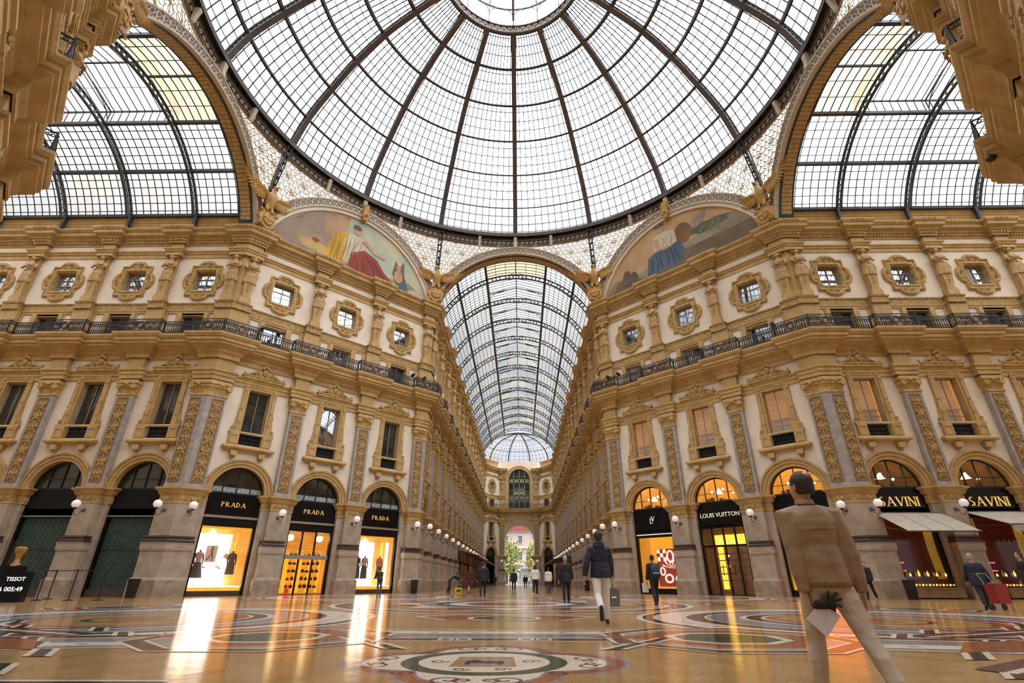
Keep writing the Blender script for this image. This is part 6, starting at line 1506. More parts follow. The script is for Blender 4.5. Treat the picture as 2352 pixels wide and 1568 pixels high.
for k in range(44): z = .15+.085*k; b.box(-1.38, 1.38, .45, .455, z, z+.012)
b.obj('roller_grille', 'iron_grey', r); b = MB(); b.box(-1.5, 1.6, 2.2, 2.3, 3.0, 3.6); b.box(.7, 1.3, 2.1, 2.2, .4, 2.6); b.box(-1.35, -1.0, 2.1, 2.2, .3, 3.0); b.obj('lit_shelves', 'yellow_light', r, label='yellow lit shelves inside'); MB().box(-.1, .12, .355, .36, 1.55, 1.72).obj('notice', 'paper_white', r)
b = MB()
for z in (.8, 1.2, 1.6, 2.0, 2.4): b.box(-1.3, 1.35, 1.9, 2.1, z, z+.05)
b.obj('shelf_boards', 'brown_marble', r)
for x, z in ((-.3, 2.25), (.25, 3.1), (-.7, 3.2)): MB().ball((x, 1.2, z), .06, 8).obj('pendant_lamp', 'lamp_glow', r)
r = shop('right_diagonal', 2, 'shop with a yellow lit display strip behind the man in the tan jacket'); sign(r, 'black_sign', 3.9); frames(r, 3.75, (-.6,)); room(r, 'yellow_wall', z1=3.9); glassp(r, .35, 3.75); MB().box(-1.45, 1.45, .25, .5, 0, .33).obj('base', 'shop_black', r)
MB().box(-1.25, -.95, 1.3, 1.4, .4, 3.5).obj('light_wall', 'yellow_light', r); MB().box(-.55, 1.3, 1.2, 1.3, .4, 3.3).obj('artwork', 'orange_art', r); MB().box(-1.5, 1.45, .2, .3, 3.76, 3.82).obj('canopy_strip', 'pale_letter', r)
# --- restaurant on the right arm
for i in range(6):
    r = shop('right_arm', i, ['restaurant window under a slanting cream awning, gold letters above', 'restaurant bay with large scalloped awning and dark red interior', 'third restaurant bay on the right arm wall', 'fourth restaurant bay on the right arm wall', 'fifth restaurant bay on the right arm wall', 'sixth restaurant bay on the right arm wall'][i])
    sp = sign(r, z0=4.15)
    if i < 3: letters(sp, serif('SAVINI', .48, .30), 'gold_letter', 4.50)
    frames(r, 3.9, (), 'shop_black'); room(r, 'red_room', z1=4.0); b = MB()
    for s in (-1, 1):
        for k in range(5): x = s*(1.05+.09*k); b.tube([(x, .55+.03*(k % 2), 3.9), (x-s*.08, .55, 2.4), (x, .55, .9)], .05, 5)
    b.obj('curtain', 'curtain_gold', r); glassp(r, .9, 2.9)
    if i < 2:
        b = MB(); b.box(-1.3, 1.3, -.55, .3, .45, .5); b.box(-1.35, 1.35, -.5, .2, .05, .45); b.obj('counter', 'wood_warm', r); MB().box(-1.3, 1.3, -.5, .2, .5, 1.0).obj('counter_glass', 'shop_glass', r)
        b = MB(); rn = random.Random(i)
        for k in range(16): x = -1.15+.15*k; h_ = rn.uniform(.1, .35); b.lathe([(.04, 0), (.045, h_*.6), (.015, h_*.75), (.015, h_)], (x, .1, 1.02), 7, k % 3)
        b.obj('bottles', ['yellow_light', 'wine_cloth', 'white_cloth'], r); b = MB()
        for k in range(14): b.ball((-1.1+.17*k, -.2, .62), .05, 6, k % 2)
        b.obj('pastries', ['yellow_light', 'gold_trim'], r)
    b = MB(); b.box(-.82, -.76, 1.0, 1.05, 1.1, 2.2); b.obj('light_strip', 'display_pink', r); b = MB()
    for k in range(12): b.ball((-.6+.11*(k % 6), 1.3, 1.3+.4*(k//6)), .035, 6)
    b.obj('coloured_lights', 'display_red', r)
def awning(seg, s0, s1, z0, z1, out, lab, m='awning_cream', val=.0, scallop=False, z_in=None):
    P0, th, L, cs = SEG[seg]; x, y = pt(P0, th, (s0+s1)/2, 0); r = empty('awning', (x, y, 0), th, lab, 'awning'); hw = (s1-s0)/2; b = MB()
    b.add([(-hw, -.1, z0), (hw, -.1, z0), (hw, -out, z1), (-hw, -out, z1), (-hw, -.1, z0-.03), (hw, -.1, z0-.03), (hw, -out, z1-.03), (-hw, -out, z1-.03)], [(0, 1, 2, 3), (7, 6, 5, 4), (0, 3, 7, 4), (1, 5, 6, 2), (3, 2, 6, 7)])
    cl = b.obj('cloth', m, r)
    b = MB(); b.tube([(-hw, -out, z1), (hw, -out, z1)], .035, 6); b.tube([(-hw, -.1, z0), (hw, -.1, z0)], .04, 6)
    for s in (-1, 1): b.tube([(s*hw*.94, -.1, z0-.7), (s*hw*.94, -out, z1-.02)], .02, 5)
    for s in (-.33, .33): b.tube([(s*hw, -.1, z0+.004), (s*hw, -out, z1+.004)], .012, 4)
    b.obj('awning_frame', 'iron_grey', r)
    if val:
        b = MB(); n = int(2*hw/.3)
        for k in range(n):
            x0 = -hw+2*hw*k/n; x1 = -hw+2*hw*(k+1)/n; b.prism([(x0, z1-.03), (x0, z1-val*.6), ((x0+x1)/2, z1-val), (x1, z1-val*.6), (x1, z1-.03)], -out-.02, -out+.0)
        b.obj('scalloped_valance', m, cl)
    return r
P_ = SEG['right_arm'][3]
awning('right_arm', P_[0]-1.75, P_[0]+1.75, 4.1, 3.0, 2.3, 'slanting cream awning over the first restaurant window on the right'); awning('right_arm', P_[1]-1.8, P_[2]+1.8, 4.15, 3.3, 2.6, 'large cream awning with scalloped edge over the second restaurant bay', val=.45)
# --- shops of the central arm
for seg in ('central_arm_left', 'central_arm_right', 'far_left_corner', 'far_right_corner'):
    P0, th, L, cs = SEG[seg]; n = len(cs); arm = seg.startswith('central')
    for i in range(n):
        k = order(seg, i, n); lit = arm and k % 3 != 1
        r = shop(seg, i, ('%s shopfront, ' % ('warmly lit' if lit else 'dark'))+spot(seg, i, n)); r['group'] = 'shopfronts of the arms'
        sign(r, 'shop_black', 4.0, 5.46); frames(r, 3.9, (0,)); room(r, 'warm_room' if lit and k % 2 == 0 else ('warm_dim' if lit else 'shadow_room')); MB().box(-1.45, 1.45, .25, .5, 0, .3).obj('base', 'brown_marble', r)
SEGL = SEG['central_arm_left'][3]; SEGR = SEG['central_arm_right'][3]
awning('central_arm_left', SEGL[5]-1.9, SEGL[13]+1.6, 4.2, 3.55, 2.9, 'long brown scalloped awning on the left side of the central arm', 'awning_brown', .3)
awning('central_arm_right', SEGR[0]-1.6, SEGR[6]+1.9, 4.0, 3.5, 2.9, 'long brown scalloped awning on the right side of the central arm', 'awning_brown', .25)
# ================================================================== FAR GATE AND WHAT LIES OUTSIDE
g = empty('window', (0, YE, 0)); g.name = 'window_%d' % (WN[0]+1); g['kind'] = 'structure'; g['label'] = 'great round-headed window above the far gate'
b = MB(); n = 28
def ar_(r, zc_, zb): return [(-r, zb)]+arc(0, zc_, r, 180, 0, n)+[(r, zb)]
b.frame(ar_(ww+.75, wz, 14.75), ar_(ww+.0, wz, 14.75), -.18, .1, closed=False); b.frame(ar_(ww+.6, wz, 14.75), ar_(ww+.5, wz, 14.75), -.24, -.1, closed=False)
b.obj('surround', 'ochre', g); b = MB(); b.frame(ar_(ww, wz, 14.75), ar_(ww-.15, wz, 14.75), .2, .35, closed=False)
for z, h_ in ((16.9, .45), (20.3, .8), (18.5, .1), (21.6, .1)): b.box(-ww, ww, .2, .33, z, z+h_)
for x in (-1.2, 0, 1.2): b.box(x-.09, x+.09, .2, .33, 14.75, wz+sqrt(ww*ww-x*x)-.05)
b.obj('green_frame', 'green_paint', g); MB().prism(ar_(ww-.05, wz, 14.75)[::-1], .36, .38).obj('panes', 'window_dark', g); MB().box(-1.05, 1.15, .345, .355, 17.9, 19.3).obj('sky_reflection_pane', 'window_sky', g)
g = empty('gate_arch', (0, YE, 0), 0, 'tall round arch of the far gate open to the street', 'arch'); b = MB()
b.frame(ar_(gw+.55, gz, 0), ar_(gw, gz, 0), -.22, .1, closed=False); b.frame(ar_(gw+.45, gz, 0), ar_(gw+.35, gz, 0), -.28, -.1, closed=False); b.obj('archivolt', 'stone', g)
MB().frame([(-4.0, 8.5), (-4.0, 13.0), (4.0, 13.0), (4.0, 8.5)], [(-3.85, 8.5), (-3.85, 12.85), (3.85, 12.85), (3.85, 8.5)], -.1, .05, closed=False).obj('panel_edge', 'stone', g)
def house():
    r = empty('building', (0, 170, 0), 0, 'pale pink building with a red roof beyond the gate', 'building'); b = MB(); b.box(-26, 26, 0, 12, 0, 17); b.obj('walls', 'house_pink', r)
    b = MB(); b.prism([(-27, 17), (27, 17), (24, 19.6), (-24, 19.6)], -1, 13); b.obj('roof', 'roof_red', r); b = MB()
    for z in (5.8, 11.2, 16.6): b.box(-26.3, 26.3, -.5, .1, z, z+.5)
    b.obj('cornices', 'statue_white', r); 
    for k in range(9):
        for z in (1.2, 7.2, 12.6): x = -20+5*k; f = MB().frame([(x-1, z), (x+1, z), (x+1, z+3), (x-1, z+3)], [(x-.75, z+.2), (x+.75, z+.2), (x+.75, z+2.8), (x-.75, z+2.8)], -.2, .1).obj('window', 'statue_white', r); MB().box(x-.75, x+.75, -.05, .0, z+.2, z+2.8).obj('pane', 'grey_cloth', f)
house()
def tree(x, y, h, m, lab, seed):
    r = empty('tree', (x, y, 0), 0, lab, 'tree', 'trees beyond the gate'); rn = random.Random(seed); MB().tube([(0, 0, 0), (.1, 0, h*.3), (0, 0, h*.6)], [.35, .28, .15], 8).obj('trunk', 'bark', r); b = MB()
    for k in range(900):
        u = rn.uniform(-1, 1); a = rn.uniform(0, 2*pi); q_ = sqrt(1-u*u); rad = rn.uniform(.6, 1.0)*(1+.18*sin(3*a+seed)); c = Vector((h*.34*rad*q_*cos(a), h*.34*rad*q_*sin(a), h*.58+h*.42*rad*u)); s_ = .45; t = Vector((rn.uniform(-1, 1), rn.uniform(-1, 1), rn.uniform(-1, 1))).normalized(); v_ = t.orthogonal().normalized()
        b.add([c+t*s_, c+v_*s_*.6, c-t*s_, c-v_*s_*.6], [(0, 1, 2, 3)], 0 if rn.random() < .6 else 1)
    b.obj('crown', [m, 'tree_green' if m == 'tree_gold' else 'tree_gold'], r)
tree(-3.6, 128, 11.5, 'tree_green', 'green autumn tree beyond the gate on the left', 1); tree(5.0, 132, 11.5, 'tree_gold', 'golden tree beyond the gate on the right', 2); tree(-9, 134, 10, 'tree_green', 'second green tree beyond the gate, farther left', 3)
r = empty('monument', (1.5, 136, 0), 0, 'white stone monument with a standing figure beyond the gate', 'monument'); b = MB(); b.box(-2, 2, -2, 2, 0, 1.2); b.box(-1.3, 1.3, -1.3, 1.3, 1.2, 3.8); b.box(-1.6, 1.6, -1.6, 1.6, 3.8, 4.1); b.obj('pedestal', 'statue_white', r)
b = MB(); b.loft([ell(0, 0, 4.1, .6, .5), ell(0, 0, 5.5, .5, .42), ell(0, 0, 6.6, .55, .4), ell(0, 0, 7.0, .2, .2), ell(0, 0, 7.2, .22, .24), ell(0, 0, 7.55, .12, .12)]); b.tube([(-.5, 0, 6.6), (-.7, -.2, 5.9), (-.3, -.5, 5.9)], .15, 6); b.tube([(.5, 0, 6.6), (.65, 0, 5.9), (.5, -.3, 5.3)], .15, 6); b.obj('figure', 'statue_white', r, True)
b = MB(); 
for s in (-1, 1): b.box(s*1.9-.3, s*1.9+.3, -2.6, -2, 0, 1.6); b.ball((s*1.9, -2.3, 2.2), .45, 8, sz=(.7, .7, 1.4))
b.obj('side_figures', 'statue_white', r)

# ================================================================== PEOPLE
def person(x, y, H, head_dir, lab, top='black_cloth', low='black_cloth', hair='hair_dark', shoes='shoe_dark', legs=((0, 0), (0, 0)), arms=((0, 8, 15), (0, 8, 15)), vs=.02, skirt=None,
           coat=1.0, lean=0., mask=False, bald=False, long_hair=False, name='person', build=1.0, hood=False, sole=None, turn=0., sleeve=True, collar=None, legk=1.0, lift=0., hipw=.172, arml=1.0):
    """local: faces +y, x to the person's right; legs (swing, knee bend), arms (swing, spread, elbow) in degrees, right first"""
    r = empty(name, (x, y, 0), head_dir, lab, 'person'); k = H/1.75; B = build
    hipz = .93*legk; V3 = Vector
    def rotx(v, a): return V3((v.x, v.y*cos(a)-v.z*sin(a), v.y*sin(a)+v.z*cos(a)))
    L = {}
    for i, s in enumerate((1, -1)):
        sw, kb = [radians(a) for a in legs[i][:2]]; sq = radians(legs[i][2]) if len(legs[i]) > 2 else 0; hp = V3((s*.095*B, 0, hipz)); th_ = rotx(V3((s*.01+s*.44*sin(sq), 0, -.44*legk)), sw); kn = hp+th_; sh = rotx(V3((s*.42*sin(sq), 0, -.42*legk)), sw-kb); an = kn+sh; ft = rotx(V3((0, 1, 0)), sw-kb+(radians(-25) if kb > .5 else 0)); L[s] = (hp, kn, an, ft)
    dz = -min(L[s][2].z-.075 for s in L)
    for s in L: L[s] = tuple(p+V3((0, 0, dz)) for p in L[s][:3])+(L[s][3],)
    hz = hipz+dz; T = lambda z, dy=0: V3((0, (z-hz)*sin(lean)+dy, hz+(z-hz)*cos(lean))); up = (1.0-legk)*0
    zt = lambda z: hz+(z-.93)+lift*min(1, max(0, (z-.93)/.12))
    rings = [(.90, .155, .11), (1.0, .165, .115), (1.08, .145, .10), (1.2, .165, .115), (1.33, .180, .115), (1.39, .16, .105), (1.43, .115, .09), (1.465, .075, .07)]
    AR_ = {}
    for i, s in enumerate((1, -1)):
        sw, sp, eb = [radians(a) for a in arms[i]]; shd = T(zt(1.385))+V3((s*.185*B, 0, 0)); d = V3((s*sin(sp), sin(sw)*cos(sp), -cos(sw)*cos(sp))); el = shd+d*.29*arml; d2 = V3((s*sin(sp)*.6, sin(sw+eb)*cos(sp), -cos(sw+eb)*cos(sp))).normalized(); wr = el+d2*.25*arml; AR_[s] = (shd, el, wr, d2)
    hd = T(zt(1.635), .01); Mh = Matrix.Rotation(turn, 4, 'Z')
    def torso(b, e, z0=.88, z1=1.47, flare=0.):
        R_ = []
        for z, rx, ry in rings:
            if z < z0 or z > z1: continue
            c = T(zt(z)); R_.append(ell(c.x, c.y, c.z, (rx+e)*B+flare*(1.15-z if z < 1.15 else 0), (ry+e)*B, 18))
        b.loft(R_)
    def limb(b, pts, rs, n=10): b.tube(pts, rs, n)
    b = MB(); torso(b, 0); c = T(zt(1.46)); b.tube([c, T(zt(1.55), .01)], [.06, .052], 10)
    P_h = [(-.118, .045), (-.09, .062), (-.045, .074), (.0, .078), (.05, .078), (.09, .062), (.118, .025)]
    hr = []
    for z, q_ in P_h: hr.append([hd+Mh @ V3((q_*cos(2*pi*j/16)*.95, q_*1.18*sin(2*pi*j/16)+(.012 if z < 0 else 0), z)) for j in range(16)])
    b.loft(hr)
    for s in (-1, 1): b.ball(tuple(hd+Mh @ V3((s*.078, -.005, -.005))), .026, 8, sz=(.4, .8, 1.25))
    b.tube([hd+Mh @ V3((0, .088, .01)), hd+Mh @ V3((0, .112, -.025)), hd+Mh @ V3((0, .09, -.035))], [.010, .014, .012], 6)
    for s in (1, -1):
        hp, kn, an, ft = L[s]; limb(b, [hp+V3((0, 0, .05)), hp, (hp+kn)/2, kn, (kn*.65+an*.35)+V3((0, -.015, 0)), an], [.085*B, .088*B, .072*B, .055, .056, .038]); limb(b, [an-ft*.05+V3((0, 0, -.02)), an+V3((0, 0, -.035)), an+ft*.08+V3((0, 0, -.045)), an+ft*.17+V3((0, 0, -.055))], [.032, .036, .034, .02])
        sh, el, wr, d2 = AR_[s]; limb(b, [sh-V3((s*.04, 0, -.0)), sh, (sh+el)/2, el, (el+wr)/2, wr], [.055, .056, .045, .038, .036, .025])
        # hand: palm, four fingers, thumb
        sd = V3((0, 1, 0)); sd = (sd-d2*sd.dot(d2)).normalized(); nrm = d2.cross(sd).normalized()*(-s)
        pl = wr+d2*.045; b.loft([[wr+d2*t+sd*(w_*cos(2*pi*j/8))+nrm*(h_*sin(2*pi*j/8)) for j in range(8)] for t, w_, h_ in ((-.005, .024, .018), (.03, .036, .016), (.075, .040, .014), (.09, .036, .011))])
        if vs < .015:
            for j, (o, l_) in enumerate(((-.029, .058), (-.010, .068), (.010, .073), (.029, .066))):
                p0 = wr+d2*.085+sd*o; p1 = p0+d2*l_*.5+nrm*.006; p2 = p1+d2*l_*.32+nrm*.022; p3 = p2+d2*l_*.08+nrm*.022; limb(b, [p0, p1, p2, p3], [.0088, .0084, .0078, .006], 8)
            limb(b, [wr+d2*.02+sd*.025, wr+d2*.05+sd*.055+nrm*.008, wr+d2*.085+sd*.062+nrm*.018], [.012, .0105, .008], 8)
        else: limb(b, [wr+d2*.08, wr+d2*.13+nrm*.01, wr+d2*.16+nrm*.03], [.03, .028, .015], 8); limb(b, [wr+d2*.02+sd*.02, wr+d2*.08+sd*.055], [.014, .010], 6)
    def fin(b, nm, m, v_, sm=2):
        me = voxel(b, v_, sm, nm); me.materials.append(MT[m]); o = bpy.data.objects.new(nm, me); COL.objects.link(o); o.parent = r; o.scale = (k, k, k); return o
    fin(b, 'body', 'skin', vs*.8, 1)
    # trousers
    b = MB()
    if skirt:
        R_ = []
        for z, w_ in ((1.08, .15), (.95, .185), (.75, .2+skirt*.05), (.93-.55*skirt, .2+.08*skirt)): c = T(zt(z)); R_.append(ell(c.x, c.y, c.z, w_, w_*.75, 18))
        b.loft(R_); fin(b, 'skirt', low, vs)
    else:
        R_ = []
        for z, rx, ry in ((.86, .145, .115), (.93, hipw, .135), (1.02, .160, .122), (1.06, .145, .110)): c = T(zt(z)); R_.append(ell(c.x, c.y, c.z, rx*B+.006, ry*B+.006, 18))
        b.loft(R_)
        for s in (1, -1): hp, kn, an, ft = L[s]; limb(b, [hp+V3((0, 0, .04)), hp+V3((0, -.008, -.02)), (hp+kn)/2, kn+V3((0, .005, 0)), (kn*.5+an*.5)+V3((0, -.012, 0)), an+V3((0, 0, .01))], [.098*B, .102*B, .088*B, .072, .068, .062], 12)
        fin(b, 'trousers', low, vs)
    # upper garment
    b = MB(); e = .018*coat; torso(b, e, .98 if lift else (.88 if coat <= 1.6 else .86)); 
    if lift: c = T(zt(.925)); c2 = T(zt(1.03)); c3 = T(zt(1.16)); b.loft([ell(c.x, c.y, c.z, .204, .168, 24), ell(c2.x, c2.y, c2.z, .202, .162, 24), ell(c3.x, c3.y, c3.z, .190, .140, 24)])
    if coat >= 1 and not lift: c = T(zt(.90)); c2 = T(zt(.90-.12*(coat-1))); c0 = T(zt(1.12)); c1 = T(zt(.99)); b.loft([ell(c0.x, c0.y, c0.z, .165*B+e, .125*B+e, 18), ell(c1.x, c1.y, c1.z, .182*B+e, .148*B+e, 18), ell(c2.x, c2.y, c2.z, .192*B+e, .158*B+e, 18)])
    for s in (1, -1):
        sh, el, wr, d2 = AR_[s]; limb(b, [T(zt(1.40))+V3((s*.07, 0, 0)), sh+V3((s*.004, 0, 0)), (sh+el)/2, el, (el+wr)/2, wr-d2*.005], [.07*B+e*.4, .066+e*.6, .056+e*.8, .050+e*.8, .046+e*.8, .036+e*.6], 10)
    j_ = fin(b, 'jacket', top, vs)
    if collar:
        b = MB(); c = T(zt(1.475)); c3 = T(zt(1.53), .012); b.loft([ell(c.x, c.y, c.z, .082, .078, 16), ell(c3.x, c3.y, c3.z, .072, .07, 16)]); fin(b, 'collar', collar, max(.008, vs*.8), 1)
    if hood: b = MB(); c = T(zt(1.45), -.09); b.ball(tuple(c), .1, 10, sz=(1.2, .6, .75)); c2 = T(zt(1.50), -.02); b.tube([c2+V3((.1*cos(2*pi*j/12), .09*sin(2*pi*j/12), -.02*sin(2*pi*j/12))) for j in range(13)], .03, 6); fin(b, 'hood', top, vs)
    # hair
    b = MB(); hr = []
    for z, q_, yo in ((-.07, .066, -.03), (-.03, .080, -.02), (.02, .088, -.014), (.06, .088, -.012), (.10, .070, -.01), (.135, .03, -.008)): hr.append([hd+Mh @ V3((q_*cos(2*pi*j/18), q_*1.14*sin(2*pi*j/18)+yo-.012, z)) for j in range(18)])
    b.loft(hr)
    if long_hair: c = hd; b.loft([[c+V3((w_*cos(2*pi*j/14), -.05+w_*.6*sin(2*pi*j/14), z)) for j in range(14)] for z, w_ in ((.05, .08), (-.1, .095), (-.25, .10), (-.33, .06))])
    ho = fin(b, 'hair', hair, max(.008, vs*.8), 1)
    if bald: b = MB(); b.ball(tuple(hd+Mh @ V3((.01, -.062, .086))), .055, 14, sz=(1, 1.05, .72)); fin(b, 'bald_crown', 'skin', .008, 1)
    b = MB()
    for s in (1, -1):
        hp, kn, an, ft = L[s]; u_ = V3((0, -ft.z, ft.y)); b.loft([[an+ft*t+V3((w_*cos(2*pi*j/10), 0, 0))+u_*(h_*sin(2*pi*j/10)+o) for j in range(10)] for t, w_, h_, o in ((-.075, .03, .03, -.035), (-.04, .038, .045, -.03), (.04, .043, .042, -.035), (.11, .048, .03, -.047), (.17, .042, .022, -.052), (.195, .02, .012, -.055))])
    so = fin(b, 'shoes', shoes, max(.008, vs*.7), 1)
    if mask: b = MB(); b.loft([[hd+Mh @ V3((q_*cos(2*pi*j/14), q_*1.2*sin(2*pi*j/14)+.012, z)) for j in range(14)] for z, q_ in ((-.11, .05), (-.07, .074), (-.02, .083))]); fin(b, 'face_mask', 'paper_white', max(.008, vs*.8), 0)
    return r, AR_, k, T, zt, L
W1 = 1.0
# the man in the tan jacket, close to the viewer on the right
r, AR_, k, T, zt, L = person(2.78, -16.75, 1.66, -.12, 'balding man seen from behind in a tan blouson and cream trousers, holding paper and gloves', 'tan_jacket', 'cream_trousers', 'hair_dark', 'shoe_dark',
    legs=((-14, 10, 9), (8, 2, 4)), arms=((-6, 9, 12), (-12, 0, 8)), arml=1.13, vs=.010, coat=1.5, bald=True, build=1.05, turn=.5, lean=.02, collar='tan_jacket', legk=.84, lift=.080, hipw=.19)
b = MB(); c = T(zt(.905)); c2 = T(zt(.94)); b.loft([ell(c.x, c.y, c.z, .204, .168, 24), ell(c2.x, c2.y, c2.z, .210, .174, 24)]); me = voxel(b, .008, 1); me.materials.append(MT['tan_rib']); o = bpy.data.objects.new('rib_waistband', me); COL.objects.link(o); o.parent = r; o.scale = (k,)*3
b = MB(); c = T(zt(1.52), .015); b.loft([ell(c.x, c.y, c.z-.02, .066, .064, 16), ell(c.x, c.y, c.z+.008, .064, .062, 16)]); o = b.obj('white_collar', 'white_cloth', r, True); o.scale = (k,)*3
b = MB()       # back yoke seam, trouser back seam
c = T(zt(1.27)); b.tube([c+Vector((x, -.150+.18*x*x, -.02*abs(x)*4)) for x in [-.15+.03*j for j in range(11)]], .0035, 5); o = b.obj('yoke_seam', 'tan_rib', r); o.scale = (k,)*3
# things held in the left hand
Mr = Matrix.Rotation(-.12, 4, 'Z'); sh, el, wr, d2 = AR_[-1]; hand = Mr @ ((wr+d2*.10)*k)
px, py, pz = 2.78+hand.x, -16.75+hand.y, hand.z
o = MB().prism([(-.115, -.05), (.03, .075), (.145, -.03), (.01, -.165)], -.002, .002).obj('folded_paper', 'paper_white'); o.location = (px+.05, py-.05, pz-.03); tag(o, 'folded white paper held in the left hand of the man in the tan jacket', 'paper')
g = empty('gloves', (px+.055, py-.06, pz+.025), 0, 'pair of black gloves held in the left hand of the man in the tan jacket', 'gloves'); b = MB(); b.tube([(-.03, 0, 0), (.02, 0, .0), (.05, 0, .02)], [.022, .03, .028], 8)
for a, l_ in ((62, .08), (30, .12), (6, .13), (-18, .12), (-48, .09)): t = radians(a); b.tube([(.05, 0, .015), (.05+l_*.6*cos(t), -.01, .015+l_*.6*sin(t)), (.05+l_*cos(t), 0, .015+l_*sin(t))], [.013, .011, .008], 6)
me = voxel(b, .006, 1); me.materials.append(MT['black_cloth']); q_ = bpy.data.objects.new('glove', me); COL.objects.link(q_); q_.parent = g
b = MB(); b.tube([(-.04, .01, -.02), (0, .012, -.012), (.06, .01, -.02)], [.02, .028, .02], 8)
for a, l_ in ((10, .07), (-10, .08), (-30, .07)): t = radians(a); b.tube([(.05, .01, -.015), (.05+l_*cos(t), .01, -.015+l_*sin(t))], [.013, .009], 6)
me = voxel(b, .006, 1); me.materials.append(MT['black_cloth']); q_ = bpy.data.objects.new('glove', me); COL.objects.link(q_); q_.parent = g
# man in the navy jacket, striding away
r, AR_, k, T, zt, L = person(2.02, -9.75, 1.74, .0, 'man in a navy hooded jacket and white trousers striding away with a grey paper bag', 'navy_cloth', 'white_cloth', 'hair_dark', 'shoe_dark', legs=((14, 2), (-24, 34)), arms=((14, 9, 14), (-18, 20, 16)), vs=.013, coat=1.4, hood=True, collar='grey_cloth')
sh, el, wr, d2 = AR_[1]; h_ = (wr+d2*.12)*k; bx, by, bz = 2.02+h_.x, -9.75+h_.y, h_.z
g = empty('shopping_bag', (bx, by, bz), .2, 'grey paper carrier bag in the right hand of the man in the navy jacket', 'bag'); MB().loft([[(-.12, -.06, -.46), (.12, -.06, -.46), (.12, .06, -.46), (-.12, .06, -.46)], [(-.12, -.05, -.12), (.12, -.05, -.12), (.12, .05, -.12), (-.12, .05, -.12)]]).obj('body', 'bag_grey', g)
b = MB(); b.tube([(-.07, -.05, -.13), (-.02, -.01, .0), (.02, -.01, .0), (.07, -.05, -.13)], .006, 4); b.tube([(-.07, .05, -.13), (-.02, .01, .0), (.02, .01, .0), (.07, .05, -.13)], .006, 4); b.obj('handles', 'white_cloth', g)
for dx in (-.04, -.013, .013, .04): MB().box(dx-.007, dx+.007, -.062, -.055, -.30, -.275).obj('print', 'pale_letter', g)
# man with a blue backpack in front of the red artwork
r, AR_, k, T, zt, L = person(5.3, -.5, 1.68, .15, 'man in dark clothes with a blue backpack before the red artwork window', 'black_cloth', 'black_cloth', 'hair_dark', 'shoe_dark', legs=((14, 4), (-10, 10)), arms=((8, 10, 25), (-6, 12, 20)), vs=.018, coat=1.2)
g = empty('backpack', (5.33, -.66, 1.15), .15, 'blue backpack worn by the man before the red artwork window', 'backpack'); b = MB(); b.ball((0, -.02, 0), .2, 14, sz=(.75, .5, 1.15)); b.obj('body', 'backpack_blue', g, True); MB().box(-.12, .12, -.13, -.10, -.12, -.09).obj('reflective_strip', 'white_cloth', g)
for s in (-1, 1): MB().tube([(s*.1, .06, .2), (s*.13, .12, .22), (s*.13, .2, .1)], .018, 5).obj('strap', 'backpack_blue', g)
o = MB().box(-.11, .11, -.02, .02, -.32, 0).obj('checked_bag', 'white_cloth'); o.location = (4.97, -.42, .72); tag(o, 'small white carrier bag hanging at the left side of the backpack man', 'bag')
person(2.17, 1.2, 1.70, .05, 'grey-haired man in a dark suit walking away right of the centre', 'black_cloth', 'black_cloth', 'hair_grey', legs=((8, 2), (-8, 8)), arms=((6, 12, 12), (-6, 12, 12)), vs=.018, coat=2.2)
person(1.2, 11.6, 1.68, 0, 'woman with long brown hair in a white blouse and black trousers, walking away', 'white_cloth', 'black_cloth', 'hair_brown', 'white_cloth', legs=((10, 2), (-12, 20)), arms=((10, 12, 20), (-8, 12, 40)), vs=.022, long_hair=True)
person(2.3, 18.2, 1.66, .1, 'woman in a pale jacket and jeans with a white bag, right of the centre', 'white_cloth', 'jeans', 'hair_dark', legs=((10, 2), (-8, 8)), vs=.025, coat=1.8)
person(-.28, 27.3, 1.72, 0, 'person in a long dark coat alone in the middle of the arm, walking away', 'black_cloth', 'black_cloth', 'hair_dark', legs=((8, 2), (-8, 8)), vs=.028, coat=2.6)
person(-1.75, 9.6, 1.74, .1, 'broad man in a black coat left of the centre, walking away', 'black_cloth', 'black_cloth', 'hair_dark', legs=((8, 2), (-10, 10)), arms=((5, 14, 20), (-5, 14, 20)), vs=.022, coat=2.2, build=1.12)
person(-3.1, 16.5, 1.66, .2, 'woman with long hair in a wine-red dress beside the black-coated man', 'wine_cloth', 'wine_cloth', 'hair_brown', legs=((14, 2), (-16, 20)), vs=.025, skirt=.9, long_hair=True)
person(-4.6, 17.5, 1.55, -1.2, 'dark figure bending over beside the yellow bucket', 'black_cloth', 'black_cloth', 'hair_dark', legs=((-10, 10), (5, 10)), arms=((60, 10, 10), (50, 10, 10)), vs=.025, lean=-.9 if False else .9)
for i, (x, y, c, lab) in enumerate(((-3.6, 62, 'black_cloth', 'small distant figure with long hair beside the left gate pier'), (-.9, 88, 'black_cloth', 'distant person at the gate, leftmost under the arch'), (.9, 74, 'navy_cloth', 'distant person in navy right of the lone walker'), (1.25, 76, 'black_cloth', 'distant person in black beside the navy one'), (2.6, 66, 'wine_cloth', 'distant person in dark red near the right gate pier'), (-2.1, 98, 'grey_cloth', 'grey-clad person just outside the gate'), (2.0, 100, 'white_cloth', 'white-clad person just outside the gate'))):
    person(x, y, 1.7, .2*i, lab, c, 'black_cloth', legs=((8, 2), (-8, 8)), vs=.045, coat=2)
person(-8.35, 13.0, 1.6, .5, 'child-like figure in black bending toward the right-hand white window', 'black_cloth', 'jeans', 'hair_dark', legs=((0, 2), (-4, 4)), arms=((40, 8, 30), (35, 8, 30)), vs=.022, lean=.45)
